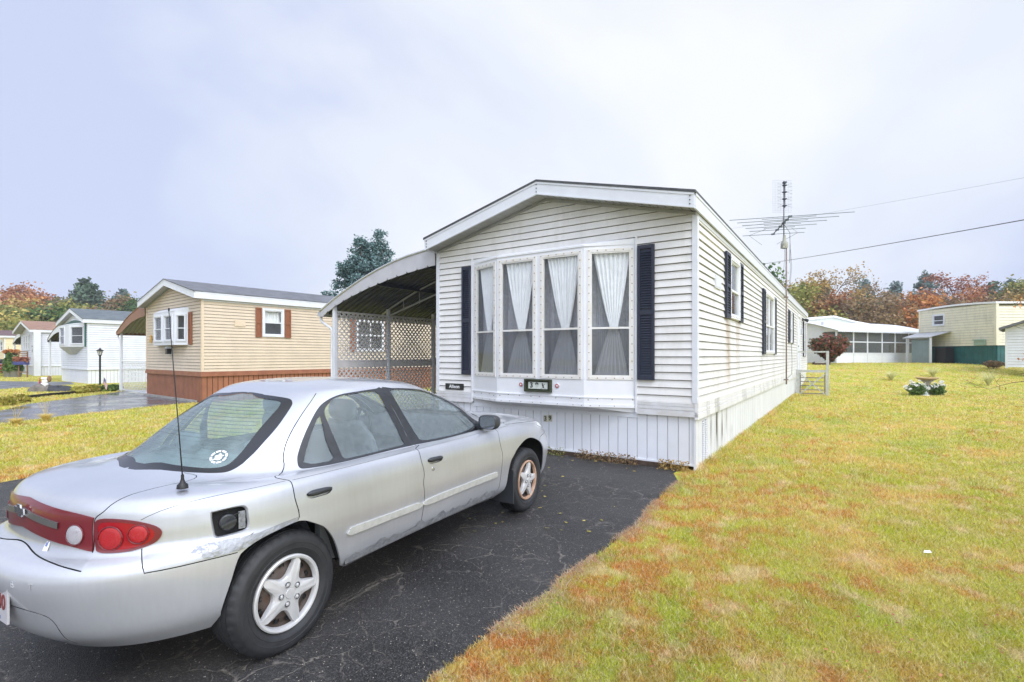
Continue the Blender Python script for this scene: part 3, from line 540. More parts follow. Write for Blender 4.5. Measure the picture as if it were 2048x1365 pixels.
# ------------------------------------------------------------------ the white home
def lathe_on(mb, W, a, z, o, prof, n=16, mi=0): mb.lathe(prof, W(a, z, o), W.n, n, mi)
home = tag(empty('mobile_home', HOUSE_O, HOUSE_RZ), 'white sided mobile home with curtained bow window, navy shutters and name plaque', 'mobile home')
XW, LEN = 2.215, 21.4
WF = Wall((0, 0), (1, 0), (0, -1)); WR = Wall((XW, 0), (0, 1), (1, 0)); WL = Wall((-XW, 0), (0, 1), (-1, 0)); WB = Wall((0, LEN), (1, 0), (0, 1))
SIDE_WIN = [(2.06, 2.93, 2.11, 3.12, 1), (6.32, 8.04, 1.54, 3.0, 1), (12.46, 13.19, 1.93, 2.97, 0), (18.98, 19.75, 1.46, 2.97, 0)]
DOOR = (15.75, 16.85, .90, 3.03)
def build_home():
    GB = (0, 3.925, .2517, 3.355)
    mb = MB()
    lap(mb, WF, -XW + .045, XW - .045, .87, 3.93, .1025, holes=[(-1.42, 1.42, .87, 3.09)], gable=GB)
    lap(mb, WR, .045, LEN - .045, .87, 3.29, .1025, holes=[w[:4] for w in SIDE_WIN] + [DOOR])
    mb.quad(WL(0, .7), WL(LEN, .7), WL(LEN, 3.35), WL(0, 3.35)); mb.quad(WB(-XW, .7), WB(XW, .7), WB(XW, 3.3), WB(-XW, 3.3))
    lap(mb, WL, .045, LEN - .045, .87, 3.29, .1025)
    mb.add([WB(-XW, 3.3), WB(XW, 3.3), WB(0, 3.9)], [(0, 1, 2)])
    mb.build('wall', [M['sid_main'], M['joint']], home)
    for sx in (-1, 1):
        c = MB(); x0, x1 = (sx * XW - .045, sx * XW + .028) if sx > 0 else (-XW - .028, -XW + .045)
        c.box(x0, x1, -.028, .045, .88, 3.345); c.build('corner_trim', M['white_trim'], home, bevel=.004)
        c = MB(); c.box(x0, x1, LEN - .045, LEN + .028, .88, 3.3); c.build('corner_trim', M['white_trim'], home)
    # belt: three-ridged band
    def belt(W, a0, a1, z0, z1, mi, mb, sc=1):
        h = z1 - z0
        for (f0, f1, o) in ((0, .36, .030), (.36, .44, .018), (.44, .62, .026), (.62, .70, .016), (.70, 1, .022)):
            W.box(mb, a0, a1, z0 + h * f0, z0 + h * f1 - .0005, -.01, o * sc)
    b = MB(); belt(WF, -XW - .03, -1.43, .70, .885, 0, b); b.build('belt', M['belt_white'], home); b = MB(); belt(WF, 1.43, XW + .03, .70, .885, 0, b); b.build('belt', M['belt_white'], home)
    b = MB(); belt(WR, -.03, LEN, .67, .875, 0, b); b.build('belt', M['belt_side'], home)
    s = MB(); ribbed(s, WF, -XW + .02, XW - .02, .075, .70, .1395, .012, .01, o=-.02, gi=1); WF.box(s, -1.45, 1.45, .64, .70, -.02, -.008)
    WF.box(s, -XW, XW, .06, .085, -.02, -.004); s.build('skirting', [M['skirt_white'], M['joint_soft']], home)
    s = MB(); ribbed(s, WL, .0, LEN, 0, .7, .24, o=-.02); s.build('skirting', M['skirt_white'], home); s = MB(); ribbed(s, WR, .0, LEN, -.02, .68, .24, .012, .01, o=-.02, gi=1)
    # vent strips: punched louvres
    for a in (.42, .58):
        z = .02
        while z < .62:
            s.quad(WR(a, z, -.018), WR(a + .10, z, -.018), WR(a + .10, z + .018, -.004), WR(a, z + .018, -.004)); s.quad(WR(a, z + .018, -.004), WR(a + .10, z + .018, -.004), WR(a + .10, z + .019, -.018), WR(a, z + .019, -.018)); z += .03
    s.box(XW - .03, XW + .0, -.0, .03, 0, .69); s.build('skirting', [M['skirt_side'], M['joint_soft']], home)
    k = MB(); WF.box(k, -XW, XW - .35, -.01, .062, -.05, .015); k.build('base_board', M['wood_dark'], home)
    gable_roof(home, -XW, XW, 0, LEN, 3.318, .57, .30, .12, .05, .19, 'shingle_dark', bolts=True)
    # ---- bow window
    yb, xb, xw = -.25, .75, 1.42
    fl = math.hypot(xw - xb, .25)
    FL = Wall((-xw, 0), (xw - xb, -.25), (-.25, -(xw - xb))); FC = Wall((-xb, yb), (1, 0), (0, -1)); FR = Wall((xb, yb), (xw - xb, .25), (.25, -(xw - xb)))
    bay = MB()
    spec = [(FL, fl, [(.055, fl - .045)]), (FC, 1.5, [(.035, .715), (.785, 1.465)]), (FR, fl, [(.05, fl - .035)])]
    ZW0, ZW1 = 1.16, 2.985
    for W, n, ws in spec:
        W.box(bay, 0, n, .86, ZW0, -.03, 0); W.box(bay, 0, n, ZW1, 3.055, -.03, 0)
        cuts = [0] + [q for w in ws for q in w] + [n]
        for a, b_ in zip(cuts[::2], cuts[1::2]): W.box(bay, a, b_, ZW0, ZW1, -.03, 0)
        W.box(bay, -.004 if W is FC else .0, n + (.004 if W is FC else 0), .815, .90, -.01, .012); W.box(bay, 0, n, .775, .815, -.01, .022); W.box(bay, 0, n, .90, .915, -.01, .020)
    # hood and underside
    P = lambda z, e=0: [(-xw - e, 0, z), (-xb - e * .3, yb - e, z), (xb + e * .3, yb - e, z), (xw + e, 0, z)]
    A, B_ = P(3.055, .012), [(-xw, -.004, 3.115), (-xb, -.1, 3.115), (xb, -.1, 3.115), (xw, -.004, 3.115)]
    for i in range(3): bay.quad(A[i], A[i + 1], B_[i + 1], B_[i])
    bay.quad(B_[0], B_[1], B_[2], B_[3]); A2 = P(3.03, .012)
    for i in range(3): bay.quad(A2[i], A2[i + 1], A[i + 1], A[i])
    A, B_ = P(.777), [(-xw, .02, .70), (-xb, -.03, .70), (xb, -.03, .70), (xw, .02, .70)]
    for i in range(3): bay.quad(A[i], A[i + 1], B_[i + 1], B_[i])
    bay.box(-xw - .028, -xw + .004, -.032, .01, .72, 3.14); bay.box(xw - .004, xw + .02, -.032, .01, .72, 3.14)
    rnd = random.Random(3)
    for W, n, ws in spec:
        a = .06
        while a < n: lathe_on(bay, W, a, .875 + rnd.uniform(-.01, .02), .012, [(.008, 0), (.007, .004), (0, .005)], 6, 1); lathe_on(bay, W, a + .03, .795, .022, [(.007, 0), (0, .004)], 6, 1); a += rnd.uniform(.12, .3)
    bo = bay.build('bow_window', [M['white_metal'], M['bolt']], home)
    # windows of the bow, each with curtain behind the glass
    def drape(W, a0, a1, kind):
        mb = MB(); w = a1 - a0
        if kind == 'tied':
            def fn(u, v):
                z = 1.20 + v * (2.97 - 1.20); zw = 1.90
                if z > zw: t = (z - zw) / (2.97 - zw); t = t ** .8; l = .49 * (1 - t) + .07 * t; r = .67 * (1 - t) + .98 * t
                else: t = (zw - z) / (zw - 1.2); t = t ** .85; l = .49 * (1 - t) + .10 * t; r = .67 * (1 - t) + .93 * t
                amp = .008 + .011 * t; fold = math.sin(u * 2 * math.pi * (7 + (a0 * 7) % 3) + 1.3 * math.sin(v * 3) + a0 * 9) + .45 * math.sin(u * 2 * math.pi * 23 + 2)
                return W(a0 + w * (l + (r - l) * u), z, -.060 - amp * fold)
            mb.grid(fn, 120, 36)
            lathe = MB()
        else:
            mb.grid(lambda u, v: W(a0 + w * u, 1.18 + v * 1.8, -.17 - .014 * math.sin(u * 2 * math.pi * kind) - .006 * math.sin(u * 71 + 1)), 140, 2)
        return mb
    for W, n, ws in spec:
        for (a, b_) in ws:
            w = window(W, a, b_, ZW0, ZW1, bo, 'flange', .042, .395, 'pane', room=False, bolts=.115, proud=.012)
            d = drape(W, a + .03, b_ - .03, 'tied'); d.build('curtain', M['curtain'], w, smooth=True)
            sc = MB(); zr = ZW0 + (ZW1 - ZW0) * .395; sc.quad(W(a + .06, ZW0 + .06, -.031), W(b_ - .06, ZW0 + .06, -.031), W(b_ - .06, zr - .015, -.031), W(a + .06, zr - .015, -.031)); sc.build('insect_screen', M['insect'], w)
    sh = MB()
    for W, n, ws in spec: sh.grid(lambda u, v: W(.0 + n * u, 1.18 + v * 1.85, -.19 - .014 * math.sin(u * n * 48) - .006 * math.sin(u * 171 + 1)), 160, 2)
    sh.build('sheer_curtain', M['sheer'], bo, smooth=True)
    rm = MB(); rm.box(-1.42, 1.42, .02, 2.2, .9, 3.09); rm.f = [f for i, f in enumerate(rm.f) if i != 2]; rm.m = rm.m[:5]; rm.build('inner_wall', M['dark_room'], bo)
    # number plaque with reflectors
    pl = MB(); FC2 = Wall((0, yb), (1, 0), (0, -1)); z0, z1 = .955, 1.145
    for q in ((-.22, .24, z0, z0 + .022), (-.22, .24, z1 - .022, z1), (-.22, -.195, z0 + .022, z1 - .022), (.215, .24, z0 + .022, z1 - .022)): FC2.box(pl, q[0], q[1], q[2], q[3], 0, .05)
    FC2.box(pl, -.195, .215, z0 + .022, z1 - .022, 0, .012, 0); FC2.box(pl, -.16, .17, z0 + .045, z1 - .045, .012, .020, 1)
    plo = pl.build('number_plaque', [M['moss_frame'], M['plaque_white']], home)
    for k, (ch, xx) in enumerate((('3', -.105), ('9', -.01))):
        text_mesh('digit', ch, .11, M['black'], plo, basis((xx, yb - .0215, 1.05), (1, 0, 0), (0, 0, 1)), .0015, bold=.003)
    bird = MB()
    for (a, z, r) in ((.085, 1.075, .011), (.092, 1.052, .014), (.10, 1.03, .012)): bird.lathe([(0, .002), (r, .0015), (r, 0)], (a, yb - .0205, z), (0, -1, 0), 10)
    bird.tube([(.055, yb - .022, 1.005), (.09, yb - .022, 1.018), (.14, yb - .022, 1.012)], .002, 4); bird.tube([(.10, yb - .022, 1.05), (.125, yb - .022, 1.075)], .003, 4)
    bird.build('bird_motif', M['black'], plo)
    for xx in (-.30, .325):
        r = MB(); r.lathe([(.036, 0), (.036, .008), (.030, .012)], (xx, yb, 1.055), (0, -1, 0), 20); r.lathe([(.030, .0115), (.012, .014)], (xx, yb, 1.055), (0, -1, 0), 20, 1); r.lathe([(.012, .0141), (0, .015)], (xx, yb, 1.055), (0, -1, 0), 12, 2)
        r.build('reflector', [M['alu'], M['faded_red'], M['paper_white']], home)
    a = MB(); WF.box(a, -2.02, -1.615, .905, 1.012, .02, .034); ao = a.build('name_plaque', M['plaque_black'], home, bevel=.003)
    text_mesh('lettering', 'Allison', .085, M['paper_white'], ao, basis((-1.815, -.0355, .958), (1, 0, 0), (0, 0, 1)), .001, bold=.0012)
    for k, (ch, xx, dz) in enumerate((('3', -.027, 0), ('9', .055, .012))):
        t = MB(); WF.box(t, xx - .034, xx + .034, .475 + dz, .575 + dz, -.02, -.012); to = t.build('number_tile', M['tile_beige'], home)
        text_mesh('digit', ch, .10, M['black'], to, basis((xx, .0105, .525 + dz), (1, 0, 0), (0, 0, 1)), .001, bold=.002)
    shutter(WF, -1.64, -1.42 - .03, 1.175, 3.0, M['navy'], home); shutter(WF, 1.455, 1.685, 1.165, 2.995, M['navy'], home)
    # side windows, door, fittings
    SH = [((1.72, 2.05), (2.94, 3.24)), ((5.92, 6.30), (8.06, 8.43)), ((12.0, 12.44), (13.21, 13.65)), ((18.62, 18.96), (19.77, 20.12))]
    for w, shs in zip(SIDE_WIN, SH):
        o = window(WR, w[0], w[1], w[2], w[3], home, 'white_metal', .055, .46, 'pane', curtain=None, bolts=.13 if w[0] < 9 else 0, vbar=w[4] if w[0] > 5 else 0, o=.02)
        c = MB(); c.grid(lambda u, v: WR(w[0] + .06 + (w[1] - w[0] - .12) * u, w[2] + .5 * (w[3] - w[2]) + v * (w[3] - w[2]) * .47, -.10 - .012 * math.sin(u * 60)), 60, 1); c.build('curtain', M['curtain'], o, smooth=True)
        for s_ in shs: shutter(WR, s_[0], s_[1], w[2] - .02, w[3] + .02, M['navy'], home, slat=.04)
    d = MB(); a0, a1, z0, z1 = DOOR; WR.box(d, a0, a1, z0, z1, -.03, .0); d_o = d.build('door', M['white_trim'], home)
    f = MB()
    for q in ((a0 - .06, a0, z0, z1 + .06), (a1, a1 + .06, z0, z1 + .06), (a0, a1, z1, z1 + .06)): WR.box(f, q[0], q[1], q[2], q[3], -.03, .05)
    WR.box(f, a0 + .15, a1 - .15, z0 + 1.0, z1 - .2, .0, .012); f.build('door_frame', M['white_metal'], d_o)
    h = MB(); lathe_on(h, WR, a0 + .1, z0 + .95, 0, [(.012, 0), (.012, .03), (.03, .04), (.03, .06), (0, .065)], 12); h.build('handle', M['black'], d_o)
    v = MB(); WR.box(v, 1.03, 1.42, 2.49, 2.67, .0, .03); WR.box(v, 1.05, 1.40, 2.51, 2.65, .03, .034); v.build('vent_cover', M['white_trim'], home)
    l = MB(); WR.box(l, 18.2, 18.36, 2.98, 3.1, .02, .07)
    for da, dz in ((-.12, .05), (.25, .02)): l.lathe([(.02, 0), (.05, .06), (.07, .16), (.07, .18), (0, .18)], WR(18.28 + da * .3, 3.04, .07), (.8, da * 1.5, -.25), 12)
    l.build('flood_light', M['black'], home, smooth=True)
    m_ = MB(); WR.box(m_, 16.98, 17.12, 2.35, 2.6, .02, .12); m_.build('meter_box', M['alu_dull'], home)
    w = MB(); w.tube([WR(12.9 + .3 * math.sin(t * 2.4), 1.9 - 1.05 * t, .035) for t in np.linspace(0, 1, 14)] + [WR(12.2, .8, .035), WR(11.0, .74, .035)], .006, 5); w.build('cable', M['black'], home)
M['plaque_black'] = mat('plaque_black', (.02, .022, .022), .45)
M['tile_beige'] = mat('tile_beige', (.45, .44, .33), .5)
M['plaque_white'] = mat('plaque_white', (.62, .66, .60), .5)
M['moss_frame'] = mat('moss_frame', (.06, .075, .035), .9, c2=(.02, .022, .015), vscale=40, bump=.6)
M['faded_red'] = mat('faded_red', (.45, .12, .12), .4)
M['insect'] = glass_mat('insect', (.62, .62, .63), (.14, .14, .145), .28, .5, ior=1.1)
build_home()

# ------------------------------------------------------------------ carport along its left wall
ARC = [(-5.56, 2.44), (-5.40, 2.52), (-5.1, 2.665), (-4.63, 2.86), (-4.2, 3.02), (-3.73, 3.165), (-3.3, 3.27), (-2.92, 3.335), (-2.5, 3.385), (-2.21, 3.405)]
VAL = [(-5.46, 2.33), (-5.37, 2.385), (-5.03, 2.535), (-4.63, 2.67), (-4.02, 2.83), (-3.45, 2.945), (-2.92, 3.03), (-2.51, 3.08), (-2.21, 3.108)]
def lerp_pts(P, x): return float(np.interp(x, [p[0] for p in P], [p[1] for p in P]))
def awning(name, root_loc, rz, arc, val, x_lo, x_hi, y0, y1, label, skin='alu_dull', edge='alu', val_m='valance', posts=(), post_x=0, scallops=True, truss=(), purlin=(), under='under_awning', gutter=True, post_z0=0):
    t = tag(empty(name, root_loc, rz), label, 'carport')
    n = 40; mb = MB(); period = .15; m_ = int((y1 - y0) / period)
    xs = np.linspace(x_lo, x_hi, n)
    for j in range(m_):
        ya = y0 + j * period
        for (p, q, d0, d1) in ((0, .4, 0, 0), (.4, .5, 0, .035), (.5, .9, .035, .035), (.9, 1.0, .035, 0)):
            for i in range(n - 1):
                za, zb = lerp_pts(arc, xs[i]), lerp_pts(arc, xs[i + 1])
                mb.quad((xs[i], ya + p * period, za - d0 - .02), (xs[i + 1], ya + p * period, zb - d0 - .02), (xs[i + 1], ya + q * period, zb - d1 - .02), (xs[i], ya + q * period, za - d1 - .02))
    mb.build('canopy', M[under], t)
    mb = MB()
    for i in range(n - 1):
        za, zb = lerp_pts(arc, xs[i]), lerp_pts(arc, xs[i + 1]); mb.quad((xs[i], y0, za), (xs[i + 1], y0, zb), (xs[i + 1], y1, zb), (xs[i], y1, za))
    mb.build('top_skin', M[skin], t, smooth=True)
    if val:
        v = MB(); k = int((x_hi - x_lo) / .25) if scallops else 0; N_ = 220; X = np.linspace(x_lo, x_hi, N_)
        def low(x):
            z = lerp_pts(val, x)
            if k:
                f = ((x_hi - x) / .262 + .32) % 1.0; z += .05 * max(0, 1 - min(f, 1 - f) / .055) - .006 * abs(math.sin(f * math.pi))
            return z
        for i in range(N_ - 1):
            a, b = X[i], X[i + 1]; at_, bt = lerp_pts(arc, a), lerp_pts(arc, b)
            v.quad((a, y0 - .012, low(a)), (b, y0 - .012, low(b)), (b, y0 - .012, bt), (a, y0 - .012, at_)); v.quad((a, y0 + .002, low(a)), (b, y0 + .002, low(b)), (b, y0 + .002, bt), (a, y0 + .002, at_))
            v.quad((a, y0 - .012, low(a)), (b, y0 - .012, low(b)), (b, y0 + .002, low(b)), (a, y0 + .002, low(a)))
        v.build('valance', M[val_m], t)
        e = MB(); e.tube([(x, y0 - .012, lerp_pts(arc, x) + .006) for x in xs], .022, 6); e.build('edge_tube', M[edge], t, smooth=True)
    if gutter:
        g = MB(); x = x_lo; z = lerp_pts(arc, x)
        g.add([(x - .10, y0, z - .01), (x - .09, y0, z - .10), (x - .01, y0, z - .11), (x, y0, z), (x - .10, y1, z - .01), (x - .09, y1, z - .10), (x - .01, y1, z - .11), (x, y1, z)], [(0, 1, 5, 4), (1, 2, 6, 5), (2, 3, 7, 6), (0, 1, 2, 3)])
        g.build('gutter', M[edge], t)
        d = MB(); d.tube([(x - .05, y0 + .06, z - .10), (x - .05, y0 + .06, z - .17), (x - .03, y0 + .06, z - .22), (post_x - .10, y0 + .06, z - .38), (post_x - .085, y0 + .06, z - .45), (post_x - .085, y0 + .06, post_z0 + .05), (post_x - .16, y0 + .0, post_z0 + .02)], .028, 8); d.build('downspout', M['white_trim'], t, smooth=True)
    for py_ in posts:
        p = MB(); ztop = lerp_pts(arc, post_x) - .06; p.box(post_x - .035, post_x + .035, py_ - .035, py_ + .035, post_z0, ztop); p.build('post', M['white_trim'], t, bevel=.005)
    for ty_ in truss:
        r = MB(); X = np.linspace(x_lo + .1, x_hi - .03, 24)
        r.tube([(x, ty_, lerp_pts(arc, x) - .07) for x in X], .022, 4)
        zb = [(post_x, 2.42), (x_hi - .03, 3.12)]; r.tube([(post_x, ty_, 2.42), ((post_x + x_hi) / 2, ty_, 2.82), (x_hi - .03, ty_, 3.1)], .02, 4)
        for x in np.linspace(post_x + .5, x_hi - .4, 5): r.tube([(x, ty_, lerp_pts(arc, x) - .07), (x + .02, ty_, 2.42 + (x - post_x) * .235)], .009, 4)
        r.build('truss', M['alu_dull'], t)
    for px_ in purlin:
        r = MB(); z = lerp_pts(arc, px_) - .05; r.box(px_ - .03, px_ + .03, y0 + .02, y1 - .05, z - .06, z); r.build('purlin', M['under_awning'], t)
    return t
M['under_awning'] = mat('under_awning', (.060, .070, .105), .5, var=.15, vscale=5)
M['under_light'] = mat('under_light', (.35, .35, .33), .5)
M['valance'] = mat('valance', (.46, .46, .49), .5, var=.08, vscale=5)
M['lattice'] = mat('lattice', (.60, .585, .575), .6, var=.08, vscale=6)
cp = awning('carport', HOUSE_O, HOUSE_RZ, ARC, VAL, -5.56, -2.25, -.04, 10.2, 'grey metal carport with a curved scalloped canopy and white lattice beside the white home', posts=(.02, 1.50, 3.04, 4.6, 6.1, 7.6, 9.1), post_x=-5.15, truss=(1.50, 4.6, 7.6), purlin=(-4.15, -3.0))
def lattice_panel(mb, W, a0, a1, z0, z1, sp=.122, w=.036, th=.006, rail=.04, o=0):
    for q in ((a0, a1, z0, z0 + rail), (a0, a1, z1 - rail, z1), (a0, a0 + rail * .7, z0 + rail, z1 - rail), (a1 - rail * .7, a1, z0 + rail, z1 - rail)): W.box(mb, q[0], q[1], q[2], q[3], o - .016, o + .016)
    L_, H = a1 - a0, z1 - z0
    for sgn, off in ((1, 0), (-1, th)):
        c = -H if sgn > 0 else 0
        end = L_ if sgn > 0 else L_ + H
        while c < end:
            # line a = c + z (sgn>0) or a = c - z
            zA = max(0, -c) if sgn > 0 else max(0, c - L_); zB = min(H, L_ - c) if sgn > 0 else min(H, c)
            if zB - zA > .01:
                h = w * .7071
                A = c + zA if sgn > 0 else c - zA; B_ = c + zB if sgn > 0 else c - zB
                for oo in (o + off,):
                    cl = lambda q: min(max(q, 0), L_)
                    f = [W(a0 + cl(A - h), z0 + zA, oo), W(a0 + cl(A + h), z0 + zA, oo), W(a0 + cl(B_ + h), z0 + zB, oo), W(a0 + cl(B_ - h), z0 + zB, oo)]
                    b = [W(a0 + cl(A - h), z0 + zA, oo - th), W(a0 + cl(A + h), z0 + zA, oo - th), W(a0 + cl(B_ + h), z0 + zB, oo - th), W(a0 + cl(B_ - h), z0 + zB, oo - th)]
                    mb.add(f + b, [(0, 1, 2, 3), (4, 5, 6, 7), (0, 3, 7, 4), (1, 2, 6, 5)])
            c += sp
WC = Wall((-5.15, 0), (0, 1), (-1, 0))
py = [.02, 1.50, 3.04, 4.6, 6.1, 7.6, 9.1]
for a, b in zip(py[:-1], py[1:]):
    mb = MB(); lattice_panel(mb, WC, a + .037, b - .037, 1.36, 2.44); WC.box(mb, a + .037, b - .037, 1.27, 1.36, -.012, .012); lattice_panel(mb, WC, a + .037, b - .037, .08, 1.27)
    mb.build('lattice_panel', M['lattice'], cp)

# ------------------------------------------------------------------ other homes
def home_shell(name, loc, rz, W_, L_, label, sid, skirt, belt_m, zs, zb, ze, fh, rise, of, os_, shingle, ex=.1, peak=None, holesF=(), holesR=(), rib=.16, ribF=.11, corner='white_trim', z0=0, ob=.1, fascia='white_trim', cat='mobile home'):
    t = tag(empty(name, loc, rz), label, cat)
    F = Wall((-W_, 0), (1, 0), (0, -1)); Rr = Wall((0, 0), (0, 1), (1, 0))
    pk = -W_ / 2 if peak is None else peak; sl = rise / (pk + W_ + os_); wz = ze + .03
    mb = MB(); lap(mb, F, .04, W_ - .04, zb, ze + rise + .03, ex, holes=[(a + W_, b + W_, c, d) for a, b, c, d in holesF], gable=(pk + W_, ze + rise + .02, sl, wz)); lap(mb, Rr, .04, L_, zb, ze + .03, ex, holes=holesR)
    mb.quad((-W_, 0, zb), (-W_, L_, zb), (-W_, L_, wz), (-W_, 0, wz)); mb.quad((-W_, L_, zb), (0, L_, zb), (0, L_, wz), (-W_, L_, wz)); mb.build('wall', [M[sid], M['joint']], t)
    c = MB(); c.box(-.05, .025, -.025, .05, zb, wz); c.build('corner_trim', M[corner], t); c = MB(); c.box(-W_ - .025, -W_ + .05, -.025, .05, zb, wz); c.build('corner_trim', M[corner], t)
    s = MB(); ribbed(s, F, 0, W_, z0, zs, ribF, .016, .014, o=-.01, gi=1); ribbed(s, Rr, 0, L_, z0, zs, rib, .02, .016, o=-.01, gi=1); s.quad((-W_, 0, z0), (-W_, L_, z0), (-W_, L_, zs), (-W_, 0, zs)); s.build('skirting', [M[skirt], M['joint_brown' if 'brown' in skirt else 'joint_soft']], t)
    b = MB()
    for q in ((zs, zs + (zb - zs) * .6, .045), (zs + (zb - zs) * .6, zb, .03)):
        b.box(-W_ - q[2], q[2], -q[2], 0, q[0], q[1] + .004); b.box(0, q[2], 0, L_, q[0], q[1] + .004)
    b.build('belt', M[belt_m], t)
    gable_roof(t, -W_, 0, 0, L_, ze, rise, of, ob, os_, fh, shingle, fascia_m=fascia, peak_x=pk, soffit_ribs=True)
    return t, F, Rr
def bay(t, F, W_, w0, w1, f0, f1, dep, z0, z1, facets, fm='white_trim', hood=.12, pane='pane', lab='bay_window', under=0):
    """f0,f1: front corners; facets: for left, front, right a list of (from, to) fractions"""
    P = [(w0, 0), (f0, -dep), (f1, -dep), (w1, 0)]; mb = MB()
    Ws = []
    for i in range(3):
        d = (P[i + 1][0] - P[i][0], P[i + 1][1] - P[i][1]); n = (d[1], -d[0]); Ws.append((Wall(P[i], d, n), math.hypot(*d)))
    for (W, n), ws in zip(Ws, facets):
        W.box(mb, 0, n, z0, z0 + .12, -.03, 0); W.box(mb, 0, n, z1 - .10, z1, -.03, 0); cuts = [0] + [q * n for w in ws for q in w] + [n]
        for a, b in zip(cuts[::2], cuts[1::2]): W.box(mb, a, b, z0 + .12, z1 - .10, -.03, 0)
    for i in range(3):
        a, b = P[i], P[i + 1]; mb.quad((a[0], a[1] - .01, z1), (b[0], b[1] - .01, z1), (b[0], b[1] * .3, z1 + hood), (a[0], a[1] * .3, z1 + hood))
    mb.add([(p[0], p[1], z0) for p in P], [(0, 1, 2, 3)]); bo = mb.build(lab, M[fm], t)
    for (W, n), ws in zip(Ws, facets):
        for a, b in ws: window(W, a * n, b * n, z0 + .12, z1 - .10, bo, fm, .045, .48, pane, room=True)
    if under:
        u = MB(); q = [(w0 + .1, 0, z0), (f0, -dep, z0), (f1, -dep, z0), (w1 - .1, 0, z0)]; r = [(f0 + .25, 0, z0 - under), (f0 + .4, -.08, z0 - under), (f1 - .4, -.08, z0 - under), (f1 - .25, 0, z0 - under)]
        for i in range(3): u.quad(q[i], q[i + 1], r[i + 1], r[i])
        u.add(r, [(0, 1, 2, 3)]); u.build('bay_base', M['alu_dull'], bo)
    return bo
# tan home
t, F_, R_ = home_shell('mobile_home', TAN_O, TAN_RZ, 5.05, 17, 'tan sided mobile home with brown shutters and brown ribbed skirting under a grey shingle roof', 'sid_tan', 'skirt_brown', 'belt_brown', .83, .975, 3.27, .205, .60, .27, .12, 'shingle_grey', ex=.102, peak=-2.45, holesF=[(-3.9, -1.0, 1.86, 2.93)], holesR=[(1.86, 2.63, 2.14, 3.12), (5.60, 7.0, 1.66, 2.96)], corner='tan_trim') if M.setdefault('tan_trim', mat('tan_trim', (.66, .54, .40), .5)) else 0
bay(t, F_, 5.05, -3.9, -1.0, -3.35, -1.42, .30, 1.84, 2.95, [[], [(.07, .46), (.56, .95)], [(.12, .80)]], hood=.13)
shutter(Wall((0, 0), (1, 0), (0, -1)), -.97, -.70, 1.85, 2.90, M['brown_shutter'], t, slat=0)
w = window(R_, 1.86, 2.63, 2.14, 3.12, t, 'white_trim', .07, .5, 'pane', o=.02); c = MB(); c.grid(lambda u, v: R_(1.95 + .6 * u, 2.66 + v * .36, -.1 - .015 * math.sin(u * 40)), 40, 1); c.build('curtain', M['curtain'], w)
window(R_, 5.60, 7.0, 1.66, 2.96, t, 'white_trim', .08, .5, 'pane', o=.02, vbar=1)
for q in ((1.64, 1.84, 2.12, 3.13), (2.65, 2.88, 2.12, 3.13), (5.34, 5.58, 1.64, 2.98), (7.02, 7.28, 1.64, 2.98)): shutter(R_, *q, M['brown_shutter'], t, slat=0)
v = MB(); R_.box(v, .97, 1.31, 2.455, 2.665, .02, .035); R_.box(v, 1.0, 1.28, 2.48, 2.64, .035, .04); v.build('vent_cover', M['tan_trim'], t)
b = MB(); b.box(-5.05, -.3, -.10, -.02, 0, .07); b.build('sill_board', M['concrete'], t)
F0 = Wall((0, 0), (1, 0), (0, -1))
lm = MB(); F0.box(lm, -2.62, -2.38, 1.50, 1.73, .02, .05, 0); lm.add([F0(-2.62, 1.73, .02), F0(-2.38, 1.73, .02), F0(-2.38, 1.73, .22), F0(-2.62, 1.73, .22), F0(-2.5, 1.86, .12)], [(0, 1, 4), (1, 2, 4), (2, 3, 4), (3, 0, 4)], 0); F0.box(lm, -2.58, -2.42, 1.54, 1.73, .05, .19, 1); lm.build('porch_lantern', [M['white_trim'], M['black_gloss']], t)
su = MB()
for k in range(12): a = k * math.pi / 6; su.obox(F0(-4.5 + .1 * math.cos(a), 2.1 + .1 * math.sin(a), .04), (math.cos(a), 0, math.sin(a)), (0, 1, 0), (-math.sin(a), 0, math.cos(a)), .05, .008, .014)
su.lathe([(0, .03), (.07, .02), (.08, 0)], F0(-4.5, 2.1, .03), F0.n, 14); tag(su.build('sun_ornament', M['ochre'] if 'ochre' in M else M.setdefault('ochre', mat('ochre', (.55, .33, .10), .6)), None), 'small yellow sun face hung on the tan wall left of the bay window', 'wall ornament').matrix_world = Matrix.Translation(TAN_O) @ Matrix.Rotation(TAN_RZ, 4, 'Z')
TARC = [(-8.6, 2.46), (-8.2, 2.62), (-7.5, 2.90), (-6.85, 3.10), (-5.9, 3.31), (-5.07, 3.42)]; TVAL = [(-8.6, 2.36), (-8.0, 2.42), (-7.4, 2.62), (-6.6, 2.82), (-5.8, 2.93), (-5.07, 2.97)]
M['brown_metal'] = mat('brown_metal', (.25, .12, .07), .5, var=.1, vscale=5)
cp2 = awning('carport', TAN_O, TAN_RZ, TARC, TVAL, -8.6, -5.09, -.04, 7, 'brown metal carport with curved canopy on the left of the tan home', edge='brown_metal', skin='alu', val_m='brown_metal', posts=(.05, 3.4, 6.8), post_x=-8.3, scallops=False, truss=(), purlin=(), under='under_light')
mb = MB(); lattice_panel(mb, Wall((-8.25, .05), (1, 0), (0, -1)), .0, 3.1, .05, 1.27, sp=.19, w=.022); mb.build('lattice_panel', M['white_trim'], cp2)
mb = MB(); mb.box(-8.6, -5.09, 6.9, 6.95, 2.05, 2.6); mb.build('rear_valance', M['black'], cp2)
